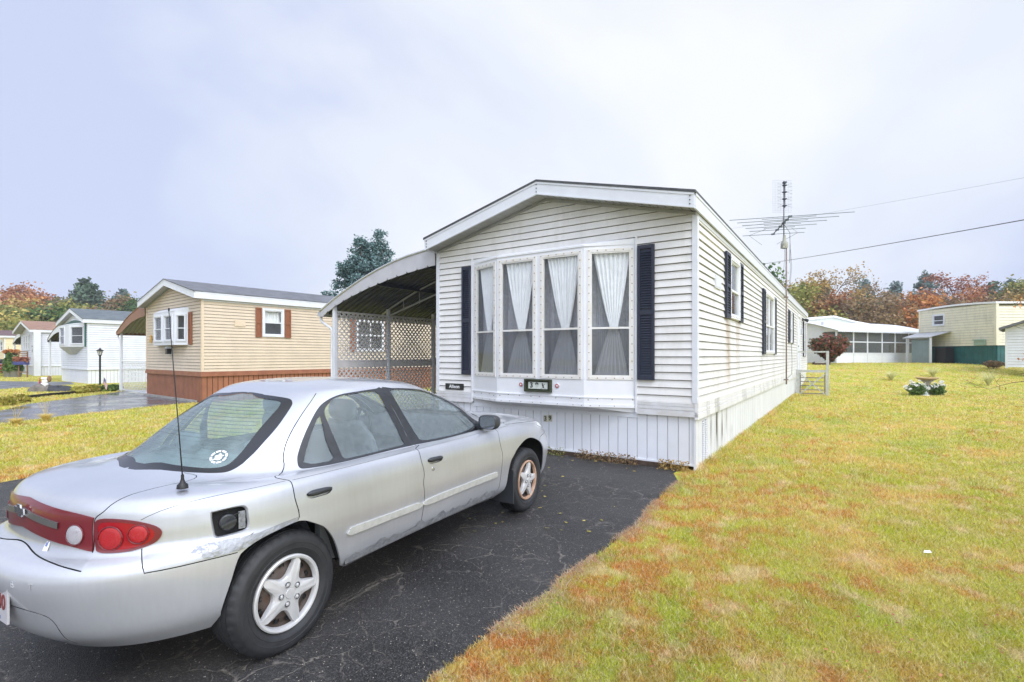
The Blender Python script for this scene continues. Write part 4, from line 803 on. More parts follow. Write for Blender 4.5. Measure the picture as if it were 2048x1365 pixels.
# second white home
H2 = (-.848 * 26.3, 26.3, 0); RZ2 = R(-36.7)
t, F_, R_ = home_shell('mobile_home', H2, RZ2, 5.2, 14, 'white mobile home with green trimmed bay window behind the black lamp post', 'sid_white', 'skirt_white', 'white_trim', .72, .80, 3.2, .19, .68, .25, .1, 'shingle_green', peak=-2.35, holesF=[(-4.6, -.45, 1.98, 3.2)], holesR=[(7.6, 8.6, 2.0, 2.9)], ex=.12)
bay(t, F_, 5.2, -4.6, -.45, -3.7, -1.75, .42, 1.96, 3.16, [[], [(.10, .62)], [(.14, .90)]], under=.40, hood=.1, lab='bay_window')
mb = MB(); mb.box(-4.75, -4.62, -.1, 0, 1.95, 3.2); mb.box(-.42, -.22, -.06, 0, 1.95, 3.25); mb.add([(-4.6, -.05, 3.28), (-.4, -.05, 3.28), (-2.5, -.05, 3.45)], [(0, 1, 2)]); mb.build('green_surround', M['green_trim'], t)
window(R_, 7.6, 8.6, 2.0, 2.9, t, 'white_trim', .08, .5, 'pane', o=.02); shutter(R_, 6.9, 7.5, 1.98, 2.92, M['green_trim'], t, slat=0)
vb = MB(); vb.lathe([(.05, 0), (.05, .35), (.09, .36), (.09, .42), (0, .46)], (-2.0, 3.6, 3.95), (0, 0, 1), 12); vb.build('roof_vent', M['black'], t)
awning('carport', H2, RZ2, [(-8.4, 2.45), (-7.9, 2.68), (-7.0, 3.0), (-6.1, 3.2), (-5.22, 3.3)], [(-8.4, 2.4), (-7.9, 2.5), (-7.0, 2.74), (-6.1, 2.86), (-5.22, 2.92)], -8.4, -5.24, -.04, 6, 'white edged carport with a dark curved canopy left of the green trimmed home', skin='black', edge='black', val_m='white_trim', posts=(.05,), post_x=-8.2, scallops=False, under='black')
# third home, brown roof
H3 = (-.947 * 36.6, 36.6, 0)
t, F_, R_ = home_shell('mobile_home', H3, RZ2, 5.8, 14, 'pale grey mobile home with brown shingle roof and tall narrow front windows', 'sid_grey', 'sid_grey', 'white_trim', .68, .74, 3.18, .18, .75, .5, .15, 'shingle_brown', ex=.14, peak=-2.9, holesF=[(-4.9, -2.7, 1.9, 3.1)])
for a0, a1 in ((-4.9, -4.3), (-4.1, -3.5), (-3.3, -2.75)): window(Wall((0, 0), (1, 0), (0, -1)), a0, a1, 1.9, 3.1, t, 'white_trim', .08, .5, 'pane_dark', o=.02)
mb = MB(); mb.box(-.1, .28, -.3, .08, 0, 3.2); mb.build('corner_column', M['white_trim'], t)
ob_ = MB(); rnd = random.Random(5)
for k in range(9): a = rnd.uniform(0, 6.28); ob_.obox((-1.6 + .14 * math.cos(a), -.04, 2.1 + .3 * math.sin(a)), (math.cos(a), 0, math.sin(a)), (0, 1, 0), (-math.sin(a), 0, math.cos(a)), .16, .01, .03)
q = tag(ob_.build('wall_ornament', M['black']), 'dark metal butterfly shaped ornament on the pale grey wall', 'wall ornament'); q.location = H3; q.rotation_euler = (0, 0, RZ2)
awning('carport', H3, RZ2, [(-8.9, 2.5), (-8.2, 2.85), (-7.4, 3.1), (-5.82, 3.35)], [(-8.9, 2.45), (-8.2, 2.62), (-7.4, 2.85), (-5.82, 3.0)], -8.9, -5.84, -.04, 6, 'small white carport with dark canopy left of the pale grey home', skin='black', edge='white_trim', val_m='white_trim', posts=(.05,), post_x=-8.7, scallops=False, under='black')
# fourth home, yellow
H4 = (-1.015 * 48, 48, 0)
t, F_, R_ = home_shell('mobile_home', H4, RZ2, 6, 16, 'pale yellow mobile home with dark maroon roof at the far left', 'sid_yellow', 'white_trim', 'white_trim', .66, .72, 3.2, .18, .6, .4, .15, 'shingle_maroon', ex=.15, holesF=[(-2.0, -.5, 1.8, 3.0)])
window(Wall((0, 0), (1, 0), (0, -1)), -2.0, -.5, 1.8, 3.0, t, 'white_trim', .14, .5, 'pane_dark', o=.02)

# ------------------------------------------------------------------ right-hand neighbours (on the raised ground)
def screen_house():
    rz = math.atan2(3.7, 8.4); o = Vector((.655 * 33, 33, 0)); t = tag(empty('screened_porch_home', o, rz), 'long white home with a screened porch and white curved awning roof behind the red bush', 'house')
    z0, zt = .93, 3.15; L_ = 10.4; F = Wall((-.3, 0), (1, 0), (0, -1)); S = Wall((-.3, 0), (0, 1), (-1, 0))
    P = [0, 1.74, 3.24, 4.85, 6.34, 7.95, 9.5]
    k = MB()
    for a, b in zip(P[:-1], P[1:]): F.box(k, a + .012, b - .012, z0, 1.62, -.03, 0)
    S.box(k, 0.02, 3.6, z0, 1.62, -.03, 0); k.build('kick_panel', M['skirt_white'], t)
    ps = MB()
    for a in P: F.box(ps, a - .05, a + .05, 1.62, zt, -.06, .02)
    for z in (1.62, 2.38, zt - .06): F.box(ps, 0, P[-1], z - .02, z + .05, -.05, .015); S.box(ps, 0, 3.6, z - .02, z + .05, -.05, .015)
    for a in (.9, 1.0, 2.0, 3.55): S.box(ps, a - .05, a + .05, z0, zt + .6, -.05, .02)
    ps.build('porch_frame', M['white_trim'], t)
    sc = MB()
    for a, b in zip(P[:-1], P[1:]): F.box(sc, a + .05, b - .05, 1.67, zt - .08, -.02, -.017)
    S.box(sc, .1, 3.5, 1.67, zt - .1, -.02, -.017); sc.build('porch_screen', M['porch_screen'], t)
    dk = MB()
    for i in (0, 3, 4): F.box(dk, P[i] + .05, P[i + 1] - .05, 2.42, zt - .08, -.05, -.03)
    S.box(dk, 2.1, 3.5, 2.42, zt - .1, -.05, -.03); S.box(dk, 1.05, 1.95, 1.7, 2.3, -.05, -.03); dk.build('blind', M['screen'], t)
    dr = MB(); S.box(dr, 1.02, 1.98, z0 + .05, zt + .35, -.02, .03); dr.build('door', M['white_trim'], t)
    bw = MB(); lap(bw, Wall((-.3, 2.2), (1, 0), (0, -1)), 0, P[-1], z0, 3.6, .18, lip=.03); bw.build('wall', [M['sid_pale_green'], M['joint']], t)
    fl = MB(); fl.box(-.2, 9.4, .12, 2.1, z0, z0 + .5); fl.build('porch_floor', M['green_trim'], t)
    # awning roof, low barrel curve from eave up to the home
    rf = MB(); A = [(-.25, 3.14), (.4, 3.34), (1.2, 3.58), (2.2, 3.82), (3.4, 3.98), (4.2, 4.02)]
    for j in range(60):
        xa = -.55 + j * .18
        for p, q, d0, d1 in ((0, .8, 0, 0), (.8, .9, 0, .03), (.9, 1, .03, 0)):
            for (y0, za), (y1, zb) in zip(A[:-1], A[1:]): rf.quad((xa + p * .18, y0, za + d0), (xa + q * .18, y0, za + d1), (xa + q * .18, y1, zb + d1), (xa + p * .18, y1, zb + d0))
    rf.build('roof', M['white_roof'], t)
    g = MB()
    for (y0, za), (y1, zb) in zip(A[:-1], A[1:]): g.quad((-.32, y0, zt - .05), (-.32, y1, zt - .05), (-.32, y1, zb - .02), (-.32, y0, za - .02))
    for k2 in range(60):
        xa = -.55 + k2 * .18; g.add([(xa, -.27, 3.14), (xa + .18, -.27, 3.14), (xa + .18, -.27, 3.06), (xa + .09, -.27, 3.02), (xa, -.27, 3.06)], [(0, 1, 2, 3, 4)])
    g.build('valance', M['white_trim'], t)
    # the home's own gable behind, with a flue
    gb = MB(); pts = [(.9, 3.95), (2.4, 4.15), (5.6, 4.50), (8.2, 4.15), (10.5, 3.95)]
    for (xa, za), (xb, zb) in zip(pts[:-1], pts[1:]): gb.add([(xa, 4.2, 3.6), (xb, 4.2, 3.6), (xb, 4.2, zb), (xa, 4.2, za)], [(0, 1, 2, 3)])
    gb.build('gable_wall', M['sid_pale_green'], t)
    gt = MB()
    for (xa, za), (xb, zb) in zip(pts[:-1], pts[1:]):
        gt.add([(xa, 4.05, za - .02), (xb, 4.05, zb - .02), (xb, 4.05, zb + .09), (xa, 4.05, za + .09), (xa, 12, za - .02), (xb, 12, zb - .02), (xb, 12, zb + .09), (xa, 12, za + .09)], [(0, 1, 2, 3), (3, 2, 6, 7), (0, 1, 5, 4)])
    gt.quad((-2.2, 4.3, 3.95), (.95, 4.3, 3.97), (.95, 12, 3.97), (-2.2, 12, 3.95)); gt.build('main_roof', M['white_roof'], t)
    fv = MB(); fv.lathe([(.14, 0), (.14, .42), (.20, .43), (.20, .62), (.1, .70), (0, .72)], (.15, 6.0, 3.95), (0, 0, 1), 14); fv.build('flue', M['alu'], t)
M['porch_screen'] = glass_mat('porch_screen', (.62, .64, .64), (.28, .29, .29), .25, .3)
M['white_roof'] = mat('white_roof', (.78, .79, .82), .45, var=.06, vscale=2)
screen_house()
def cream_home():
    o = Vector((.969 * 29.5, 29.5, 0)); t = tag(empty('mobile_home', o, R(91)), 'cream sided home with dark teal skirting and one small window near the right edge', 'mobile home')
    z0 = .9; A = Wall((0, 0), (1, 0), (0, 1)); B = Wall((0, 0), (0, -1), (-1, 0))
    mb = MB(); top = lambda a: 4.60 + .10 * math.sin(math.pi * min(1, a / 5.45))
    lap(mb, A, .05, 5.4, 2.09, 4.58, .165, holes=[(3.42, 4.36, 3.46, 4.24)], lip=.03); lap(mb, B, .05, 9, 2.09, 4.42, .165, lip=.03)
    mb.quad((5.45, 0, 1), (5.45, -9, 1), (5.45, -9, 4.5), (5.45, 0, 4.5)); mb.build('wall', [M['sid_cream'], M['joint']], t)
    c = MB(); c.box(-.03, .12, -.12, .04, 2.09, 4.58); c.build('corner_trim', M['sid_cream'], t); c = MB(); c.box(5.36, 5.48, -.05, .04, 1.0, 4.58); c.build('corner_trim', M['sid_cream'], t)
    r = MB()
    for k in range(12):
        a, b = k * 5.6 / 12 - .06, (k + 1) * 5.6 / 12 - .06
        za, zb = top(a + .06), top(b + .06)
        r.add([(a, .09, za - .04), (b, .09, zb - .04), (b, .09, zb + .07), (a, .09, za + .07), (a, -9, za - .04), (b, -9, zb - .04), (b, -9, zb + .07), (a, -9, za + .07)], [(0, 1, 2, 3), (3, 2, 6, 7), (0, 1, 5, 4)] + ([(0, 3, 7, 4)] if k == 0 else []))
    r.build('roof', M['white_roof'], t)
    s = MB(); ribbed(s, A, 0, 5.4, z0, 2.09, .3, .014, .01, o=-.05); ribbed(s, B, 0, 9, z0, 2.09, .3, .014, .01, o=-.05); s.build('skirting', M['teal'], t)
    window(A, 3.42, 4.36, 3.46, 4.24, t, 'white_trim', .08, .45, 'pane', o=.03)
    v = MB(); A.box(v, .6, 1.28, 2.11, 2.46, .03, .14); A.box(v, .56, 1.32, 2.40, 2.47, .14, .2); v.build('vent_hood', M['pale_green'], t)
    # lean-to over the side door
    L = MB(); L.add([A(2.9, 3.05, .03), A(5.6, 3.05, .03), A(5.6, 2.72, 1.1), A(3.2, 2.72, 1.1)], [(0, 1, 2, 3)]); L.add([A(3.2, 2.72, 1.1), A(5.6, 2.72, 1.1), A(5.6, 2.64, 1.1), A(3.2, 2.64, 1.1)], [(0, 1, 2, 3)]); L.build('door_awning', M['alu_dull'], t)
    for a in (3.35, 5.25): p = MB(); A.box(p, a - .05, a + .05, z0, 2.66, 1.0, 1.1); p.build('post', M['white_trim'], t)
    p = MB(); ribbed(p, A, 3.55, 5.05, 1.0, 2.55, .2, .012, .01, o=.9); A.box(p, 3.55, 5.05, 1.0, 2.55, .82, .88); p.build('screen_panel', M['grey_blue'], t)
    p = MB(); A.box(p, 2.75, 3.5, 1.0, 2.0, .05, .6); p.build('side_step', M['black'], t)
M['teal'] = mat('teal', (.012, .10, .10), .5, var=.3, vscale=2); M['pale_green'] = mat('pale_green', (.30, .40, .33), .6); M['grey_blue'] = mat('grey_blue', (.26, .33, .37), .6, var=.1, vscale=2)
cream_home()
def white_shed():
    x, y = .988 * 25.5, 25.5; g = .95; t = tag(empty('garden_shed', (x, y, g - .1), R(-47)), 'small white sided shed with a dark roof edge at the right border', 'shed')
    F = Wall((0, 0), (1, 0), (0, -1)); mb = MB(); lap(mb, F, .04, 3.2, .05, 2.6, .14, gable=(1.6, 2.62, .38, 2.0)); mb.quad((0, 0, 0), (0, 3, 0), (0, 3, 2.0), (0, 0, 2.0)); mb.build('wall', [M['sid_white'], M['joint']], t)
    c = MB(); c.box(-.03, .06, -.03, .06, 0, 2.02); c.build('corner_trim', M['white_trim'], t)
    r = MB()
    for s in (-1, 1):
        xe = 1.6 + s * 1.85; r.add([(xe, -.35, 1.93), (1.6, -.35, 2.63), (1.6, 3.2, 2.63), (xe, 3.2, 1.93), (xe, -.35, 2.05), (1.6, -.35, 2.75), (1.6, 3.2, 2.75), (xe, 3.2, 2.05)], [(0, 1, 2, 3), (4, 5, 6, 7), (0, 1, 5, 4), (0, 3, 7, 4)])
    r.build('roof', M['shingle_grey'], t)
white_shed()
# ------------------------------------------------------------------ the silver saloon car
# rings of the body from the sill up to the roof: rear x, front x, half width, corner exponents, straight part, heights along x
RINGS=[
 (-.70,3.410,.775,2.3,2.6,0.1,2.6,[(-.7,.22),(-.35,.245),(.35,.28),(2.1,.265),(2.9,.22),(3.4,.20)]),
 (-.80,3.590,.822,2.3,2.6,0.1,2.55,[(-.8,.31),(-.35,.335),(.35,.335),(2.1,.325),(2.9,.31),(3.5,.30)]),
 (-.855,3.650,.838,2.35,2.6,0.1,2.55,[(-.86,.44),(.35,.46),(2.1,.455),(3.5,.42)]),
 (-.885,3.670,.845,2.4,2.6,0.1,2.55,[(-.89,.56),(-.3,.585),(.35,.58),(2.1,.58),(3.5,.53)]),
 (-.862,3.655,.843,2.4,2.6,0.1,2.55,[(-.89,.615),(-.3,.625),(.35,.63),(2.1,.63),(3.5,.595)]),
 (-.765,3.620,.839,2.3,2.6,0.1,2.5,[(-.89,.655),(-.3,.67),(.35,.68),(2.1,.68),(3.5,.645)]),
 (-.755,3.560,.832,2.3,2.6,0.1,2.5,[(-.89,.74),(-.3,.755),(.35,.765),(2.1,.76),(3.5,.70)]),
 (-.745,3.470,.812,2.3,2.6,0.1,2.45,[(-.89,.83),(-.3,.84),(.35,.845),(2.1,.835),(2.8,.81),(3.5,.76)]),
 (-.705,3.270,.778,2.3,2.4,0.12,2.3,[(-.89,.878),(-.3,.870),(.35,.866),(1.0,.860),(1.9,.868),(2.4,.872),(2.8,.868),(3.4,.81)]),
 (-.58,2.920,.745,2.3,2.4,0.25,2.2,[(-.89,.912),(-.3,.885),(.35,.874),(1.0,.868),(1.9,.878),(2.4,.892),(2.9,.89),(3.4,.85)]),
 (-.31,2.42,.715,2.5,2.4,0.6,1.6,[(-.4,.935),(-.15,.90),(.1,.880),(1.0,.874),(1.9,.876),(2.2,.915),(2.45,.95)]),
 (-.03,1.97,.655,2.6,2.8,0.7,1.3,[(-.1,1.10),(.1,1.085),(1.7,1.085),(2.0,1.12)]),
 (.30,1.45,.575,2.6,4.0,0.75,1,[(.2,1.25),(.5,1.275),(.9,1.285),(1.25,1.27),(1.45,1.25)]),
 (.38,1.36,.49,2.8,4.0,0.85,0.85,[(.2,1.28),(.5,1.305),(.9,1.315),(1.25,1.30),(1.45,1.28)]),
 (.45,1.2,.25,3.0,3.0,0.825,0.825,[(.4,1.315),(.8,1.335),(1.2,1.325)]),
 (.62,.95,.002,2.0,2.0,0.785,0.785,[(.6,1.335),(.8,1.34),(.9,1.34)]),
]

def hermite(xk,yk,x):
    xk=np.array(xk,float);yk=np.array(yk,float)
    d=np.gradient(yk,xk) if len(xk)>2 else np.full(len(xk),(yk[-1]-yk[0])/(xk[-1]-xk[0]))
    x=np.clip(x,xk[0],xk[-1]);i=np.clip(np.searchsorted(xk,x)-1,0,len(xk)-2)
    h=xk[i+1]-xk[i];t=(x-xk[i])/h
    return (2*t**3-3*t**2+1)*yk[i]+(t**3-2*t**2+t)*h*d[i]+(-2*t**3+3*t**2)*yk[i+1]+(t**3-t**2)*h*d[i+1]
def quarter(a,b,n,m=400):
    th=np.linspace(0,np.pi/2,m)**1.0
    th=np.pi/2*(np.linspace(0,1,m))
    # dense near ends for superellipse
    t=np.linspace(0,1,m);th=np.pi/2*(t**3*(10-15*t+6*t*t))
    c=np.cos(th).clip(0,1)**(2/n);s=np.sin(th).clip(0,1)**(2/n)
    return a*c,b*s,th
def resample(px,py,u):
    L=np.concatenate([[0],np.cumsum(np.hypot(np.diff(px),np.diff(py)))]);L/=L[-1]
    return np.interp(u,L,px),np.interp(u,L,py)
UR,UF=.2,.8
def ringpts(R,u):
    xr,xf,b,nr,nf,m1,m2,zk=R
    u=np.asarray(u,float)
    rx,ry,_=quarter(m1-xr,b,nr);k=np.argmin(abs(rx/(m1-xr)-ry/b))
    A=resample(m1-rx[:k+1],ry[:k+1],np.clip(u/UR,0,1))
    fx,fy,_=quarter(xf-m2,b,nf);k2=np.argmin(abs(fx/(xf-m2)-fy/b))
    ms=np.linspace(m1,m2,60)[1:-1]
    mx=np.concatenate([m1-rx[k:],ms,m2+fx[k2:][::-1]]);my=np.concatenate([ry[k:],b+0*ms,fy[k2:][::-1]])
    B=resample(mx,my,np.clip((u-UR)/(UF-UR),0,1))
    C=resample((m2+fx[:k2+1])[::-1],fy[:k2+1][::-1],np.clip((u-UF)/(1-UF),0,1))
    x=np.where(u<UR,A[0],np.where(u<UF,B[0],C[0]));y=np.where(u<UR,A[1],np.where(u<UF,B[1],C[1]))
    z=hermite([q[0] for q in zk],[q[1] for q in zk],x)
    return np.stack([x,-y,z],-1)
def smooth_u(P,it):
    for _ in range(it):
        Q=P.copy();Q[1:-1]=.25*P[:-2]+.5*P[1:-1]+.25*P[2:]
        Q[0]=P[0];Q[-1]=P[-1];P=Q
    return P
NU=401;
def build(nv_per=12):
    u=np.linspace(0,1,NU)
    R=[smooth_u(ringpts(r,u),30) for r in RINGS]
    P=np.stack(R,0) # nr,NU,3
    n=len(RINGS);out=[]
    ext=np.concatenate([[2*P[0]-P[1]],P,[2*P[-1]-P[-2]]])
    for i in range(n-1):
        p0,p1,p2,p3=ext[i],ext[i+1],ext[i+2],ext[i+3]
        t0=0*p0[:,:1];t1=t0+np.linalg.norm(p1-p0,axis=1,keepdims=True)**.5+1e-6;t2=t1+np.linalg.norm(p2-p1,axis=1,keepdims=True)**.5+1e-6;t3=t2+np.linalg.norm(p3-p2,axis=1,keepdims=True)**.5+1e-6
        for k in range(nv_per):
            t=t1+(t2-t1)*k/nv_per
            A1=(t1-t)/(t1-t0)*p0+(t-t0)/(t1-t0)*p1;A2=(t2-t)/(t2-t1)*p1+(t-t1)/(t2-t1)*p2;A3=(t3-t)/(t3-t2)*p2+(t-t2)/(t3-t2)*p3
            B1=(t2-t)/(t2-t0)*A1+(t-t0)/(t2-t0)*A2;B2=(t3-t)/(t3-t1)*A2+(t-t1)/(t3-t1)*A3
            out.append((t2-t)/(t2-t1)*B1+(t-t1)/(t2-t1)*B2)
    out.append(P[-1])
    return np.stack(out,0) # NV,NU,3
NVP = 4; VG = build(NVP); _NV, _NU, _ = VG.shape; VMAX = (_NV - 1) / NVP
def S(u, v):
    """point of the car's skin; u < 0 is the far side"""
    sg = -1.0 if u < 0 else 1.0; u = min(abs(u), 1.0); fu = u * (_NU - 1); i = min(int(fu), _NU - 2); a = fu - i
    fv = min(max(v, 0), VMAX - 1e-6) * NVP; j = min(int(fv), _NV - 2); b = fv - j
    p = (1 - a) * (1 - b) * VG[j, i] + a * (1 - b) * VG[j, i + 1] + a * b * VG[j + 1, i + 1] + (1 - a) * b * VG[j + 1, i]
    return np.array([p[0], p[1] * sg, p[2]])
def SN(u, v):
    h = .004; hv = .12; du = S(min(u + h, 1), v) - S(u - h if u - h > 0 else -(h - u), v); dv = S(u, min(v + hv, VMAX - .3)) - S(u, max(v - hv, 0))
    n = np.cross(du, dv); l = np.linalg.norm(n); n = n / l if l > 1e-12 else np.array([0, 0, 1.0])
    c = S(u, v) - np.array([1.3, 0, .55]); return -n if np.dot(n, c) < 0 else n
def smooth_poly(P, closed=True, k=4):
    n = len(P); out = []
    for i in range(n if closed else n - 1):
        p = [P[(i + d) % n] if closed else P[min(max(i + d, 0), n - 1)] for d in (-1, 0, 1, 2)]
        for s in range(k):
            t = s / k; out.append(tuple(.5 * (2 * p[1][q] + (p[2][q] - p[0][q]) * t + (2 * p[0][q] - 5 * p[1][q] + 4 * p[2][q] - p[3][q]) * t * t + (3 * p[1][q] - p[0][q] - 3 * p[2][q] + p[3][q]) * t ** 3) for q in (0, 1)))
    if not closed: out.append(P[-1])
    return out
def strip(P, w):
    """a ribbon 2w wide (metres) along a line of (u, v) points"""
    L_, R_ = [], []
    for i, (u, v) in enumerate(P):
        a = S(*P[max(i - 1, 0)]); b = S(*P[min(i + 1, len(P) - 1)]); t = b - a; n = SN(u, v); sd = np.cross(n, t); sd /= np.linalg.norm(sd) + 1e-12
        e = 1e-3; Su = (S(min(u + e, 1), v) - S(u, v)) / e if u < 1 - e else (S(u, v) - S(u - e, v)) / e; Sv = (S(u, v + .02) - S(u, v - .02)) / .04
        q, *_r = np.linalg.lstsq(np.column_stack([Su, Sv]), sd * w, rcond=None)
        L_.append((u + q[0], v + q[1])); R_.append((u - q[0], v - q[1]))
    return L_ + R_[::-1]
seam_rear = [(.2308, 11.97), (.2300, 11.7), (.2289, 11.40), (.2305, 11.04), (.2335, 10.66), (.2408, 10.36), (.2515, 10.08), (.268, 9.3), (.2805, 8.55), (.2925, 7.72), (.2930, 6.9), (.2928, 6.2), (.2945, 5.4), (.2960, 4.75)]
seam_mid = [(.4425, .0), (.4425, .98), (.4475, 2.0), (.449, 2.79), (.4465, 4.2), (.4448, 5.3), (.4448, 6.4), (.450, 7.3), (.4625, 8.2), (.484, 9.1), (.503, 9.95), (.5015, 10.8), (.5, 11.95)]
seam_front = [(.597, .0), (.5985, 1.0), (.6012, 2.48), (.6035, 3.5), (.6038, 4.4), (.6022, 5.3), (.6040, 6.1), (.611, 6.9), (.623, 7.7), (.640, 8.45), (.662, 9.0)]
P_ = {}
P_['arch_rear'] = [(.238, -.5), (.2425, .7), (.2479, 1.43), (.2562, 2.342), (.264, 3.2), (.2712, 3.9), (.2824, 4.38), (.297, 4.64), (.3125, 4.1), (.3262, 3.1), (.3350, 2.35), (.3395, 1.5), (.341, .7), (.341, -.5)]
P_['arch_front'] = [(.6175, -.5), (.6175, .9), (.6195, 2.013), (.6235, 2.7), (.6315, 3.3), (.6429, 4.35), (.6585, 5.1), (.6782, 5.52), (.6971, 5.42), (.7150, 4.75), (.7268, 3.3), (.7345, 1.9), (.7390, .9), (.7400, -.5)]
P_['rear_window'] = [(-.01, 12.0), (.077, 11.97), (.1536, 11.85), (.1815, 11.70), (.1915, 11.51), (.1994, 11.07), (.1962, 10.65), (.191, 10.33), (.1845, 10.06), (.1667, 9.985), (.1327, 9.965), (.073, 9.955), (-.01, 9.96)]
P_['rear_glass'] = [(-.01, 11.9), (.0754, 11.84), (.142, 11.74), (.1605, 11.6), (.1665, 11.28), (.1715, 10.78), (.1715, 10.42), (.167, 10.20), (.152, 10.12), (.12, 10.11), (.0487, 10.138), (-.01, 10.17)]
P_['door_window_rear'] = [(.2776, 10.0), (.2655, 10.22), (.259, 10.5), (.2572, 11.0), (.2588, 11.468), (.2740, 11.688), (.3143, 11.855), (.3841, 11.905), (.470, 11.935), (.5008, 11.94), (.5008, 11.3), (.5013, 10.5), (.5025, 9.96), (.46, 9.93), (.37, 9.93), (.30, 9.94)]
P_['glass_rear_door'] = [(.2790, 11.42), (.2830, 11.60), (.2960, 11.735), (.3300, 11.82), (.3843, 11.85), (.4500, 11.85), (.4690, 11.80), (.4750, 11.50), (.4825, 10.9), (.4850, 10.3), (.4800, 10.13), (.4242, 10.11), (.358, 10.11), (.343, 10.17), (.3250, 10.6), (.3020, 11.05)]
P_['glass_quarter'] = [(.2745, 10.22), (.2705, 10.55), (.2690, 10.95), (.2690, 11.25), (.2730, 11.30), (.2870, 11.07), (.3020, 10.70), (.3235, 10.25), (.3180, 10.13), (.2900, 10.12)]
P_['door_window_front'] = [(.5022, 11.94), (.56, 11.92), (.6286, 11.89), (.70, 11.82), (.748, 11.64), (.772, 11.28), (.776, 10.85), (.768, 10.3), (.755, 9.95), (.70, 9.92), (.60, 9.92), (.5045, 9.95), (.5030, 10.5), (.5024, 11.3)]
P_['glass_front_door'] = [(.541, 11.84), (.60, 11.84), (.66, 11.80), (.712, 11.70), (.742, 11.50), (.757, 11.2), (.757, 10.8), (.745, 10.35), (.735, 10.16), (.68, 10.11), (.60, 10.10), (.535, 10.13), (.5300, 10.4), (.5280, 11.0), (.532, 11.6)]
P_['windscreen_surround'] = [(1.01, 11.97), (.90, 11.96), (.83, 11.90), (.802, 11.7), (.795, 11.2), (.797, 10.6), (.806, 10.05), (.86, 9.98), (.93, 9.97), (1.01, 9.97)]
P_['windscreen'] = [(1.01, 11.88), (.90, 11.87), (.84, 11.80), (.815, 11.62), (.808, 11.2), (.812, 10.6), (.822, 10.2), (.87, 10.1), (.93, 10.09), (1.01, 10.09)]
P_['tail_lamp'] = [(.1345, 6.02), (.1350, 6.42), (.1418, 6.60), (.1616, 6.58), (.1848, 6.42), (.1993, 6.18), (.2047, 5.90), (.2040, 5.60), (.199, 5.32), (.1886, 5.12), (.174, 5.00), (.1544, 4.98), (.1405, 5.06), (.1360, 5.4)]
BT = [(-.01, 7.42), (.025, 7.28), (.0764, 7.02), (.111, 6.84), (.1330, 6.66)]; BB = [(.1330, 5.07), (.1045, 5.31), (.075, 5.47), (.0388, 5.657), (-.01, 5.86)]
P_['lamp_band'] = smooth_poly(BT, False) + [(.1320, 6.4), (.1315, 6.0), (.1322, 5.5)] + smooth_poly(BB, False)
LED = [(-.01, 5.06), (.014, 5.02), (.0531, 4.73), (.0975, 4.459), (.1313, 4.201), (.1500, 4.02)]
SEAMT = [(.1345, 6.62), (.1440, 6.95), (.1490, 7.35), (.1539, 7.77), (.1593, 8.32), (.1625, 8.75), (.1650, 9.25), (.1600, 9.60), (.148, 9.85), (.12, 9.93)]
P_['boot_lid'] = [(-.01, 9.95), (.07, 9.95)] + smooth_poly(SEAMT, False)[::-1] + [(.1335, 5.0), (.1400, 4.6), (.1500, 4.05)] + smooth_poly(LED, False)[::-1]
P_['rear_bumper'] = [(-.01, -.5)] + [(-.01, 5.05)] + smooth_poly(LED, False)[1:] + [(.1400, 4.6), (.1360, 5.03), (.1544, 4.99), (.174, 5.01), (.1895, 5.11), (.1985, 4.5), (.2062, 3.86), (.2087, 3.30), (.2274, 3.26), (.2500, 3.2), (.2750, 3.2), (.3, -.5)]
P_['rear_door'] = seam_rear + [(.31, 4.3), (.33, 2.9), (.341, 1.5), (.341, .93), (.39, .93)] + smooth_poly(seam_mid[1:], False) + [(.45, 12.02), (.38, 12.02), (.30, 12.0), (.26, 11.95)]
P_['front_door'] = smooth_poly(seam_mid[1:], False)[::-1] + [(.52, .93)] + smooth_poly(seam_front[1:], False) + [(.70, 9.55), (.757, 9.90), (.785, 10.3), (.788, 10.9), (.786, 11.4), (.765, 11.75), (.72, 11.95), (.63, 12.03), (.56, 12.04)]
P_['bonnet'] = [(1.01, 9.9), (.90, 9.9), (.815, 9.86), (.76, 9.55), (.70, 8.9), (.672, 8.2), (.69, 7.85), (.7236, 7.55), (.77, 7.35), (.85, 7.25), (1.01, 7.2)]
P_['headlamp'] = [(.7400, 7.0), (.7520, 6.35), (.775, 5.75), (.83, 5.65), (.90, 5.8), (.905, 6.7), (.84, 7.0), (.78, 7.15)]
P_['front_bumper'] = [(.7390, .9), (.7345, 1.9), (.7268, 3.3), (.7180, 4.7), (.7300, 5.3), (.775, 5.6), (.90, 5.6), (1.01, 5.6), (1.01, -.5), (.739, -.5)]
P_['side_moulding_rear'] = [(.3490, 2.27), (.3515, 2.40), (.3575, 2.50), (.40, 2.43), (.4405, 2.37), (.4405, 2.08), (.40, 2.12), (.3575, 2.15), (.3510, 2.19)]
P_['side_moulding_front'] = [(.4535, 2.38), (.52, 2.40), (.583, 2.41), (.5890, 2.34), (.5910, 2.24), (.5890, 2.14), (.583, 2.07), (.52, 2.08), (.4535, 2.08)]
P_['handle_cup_rear'] = [(.3032, 6.15), (.3077, 6.30), (.3160, 6.30), (.3260, 6.22), (.3285, 6.05), (.3240, 5.84), (.3150, 5.84), (.3062, 5.88)]
P_['handle_cup_front'] = [(.4540, 6.02), (.4590, 6.16), (.4680, 6.15), (.4770, 6.10), (.4800, 5.88), (.4745, 5.68), (.4650, 5.66), (.4560, 5.72)]
P_['fuel_recess'] = [(.2338, 6.30), (.2370, 6.42), (.2530, 6.46), (.2570, 6.30), (.2575, 6.0), (.2572, 5.35), (.2545, 5.10), (.2400, 5.03), (.2360, 5.10), (.2345, 5.4)]
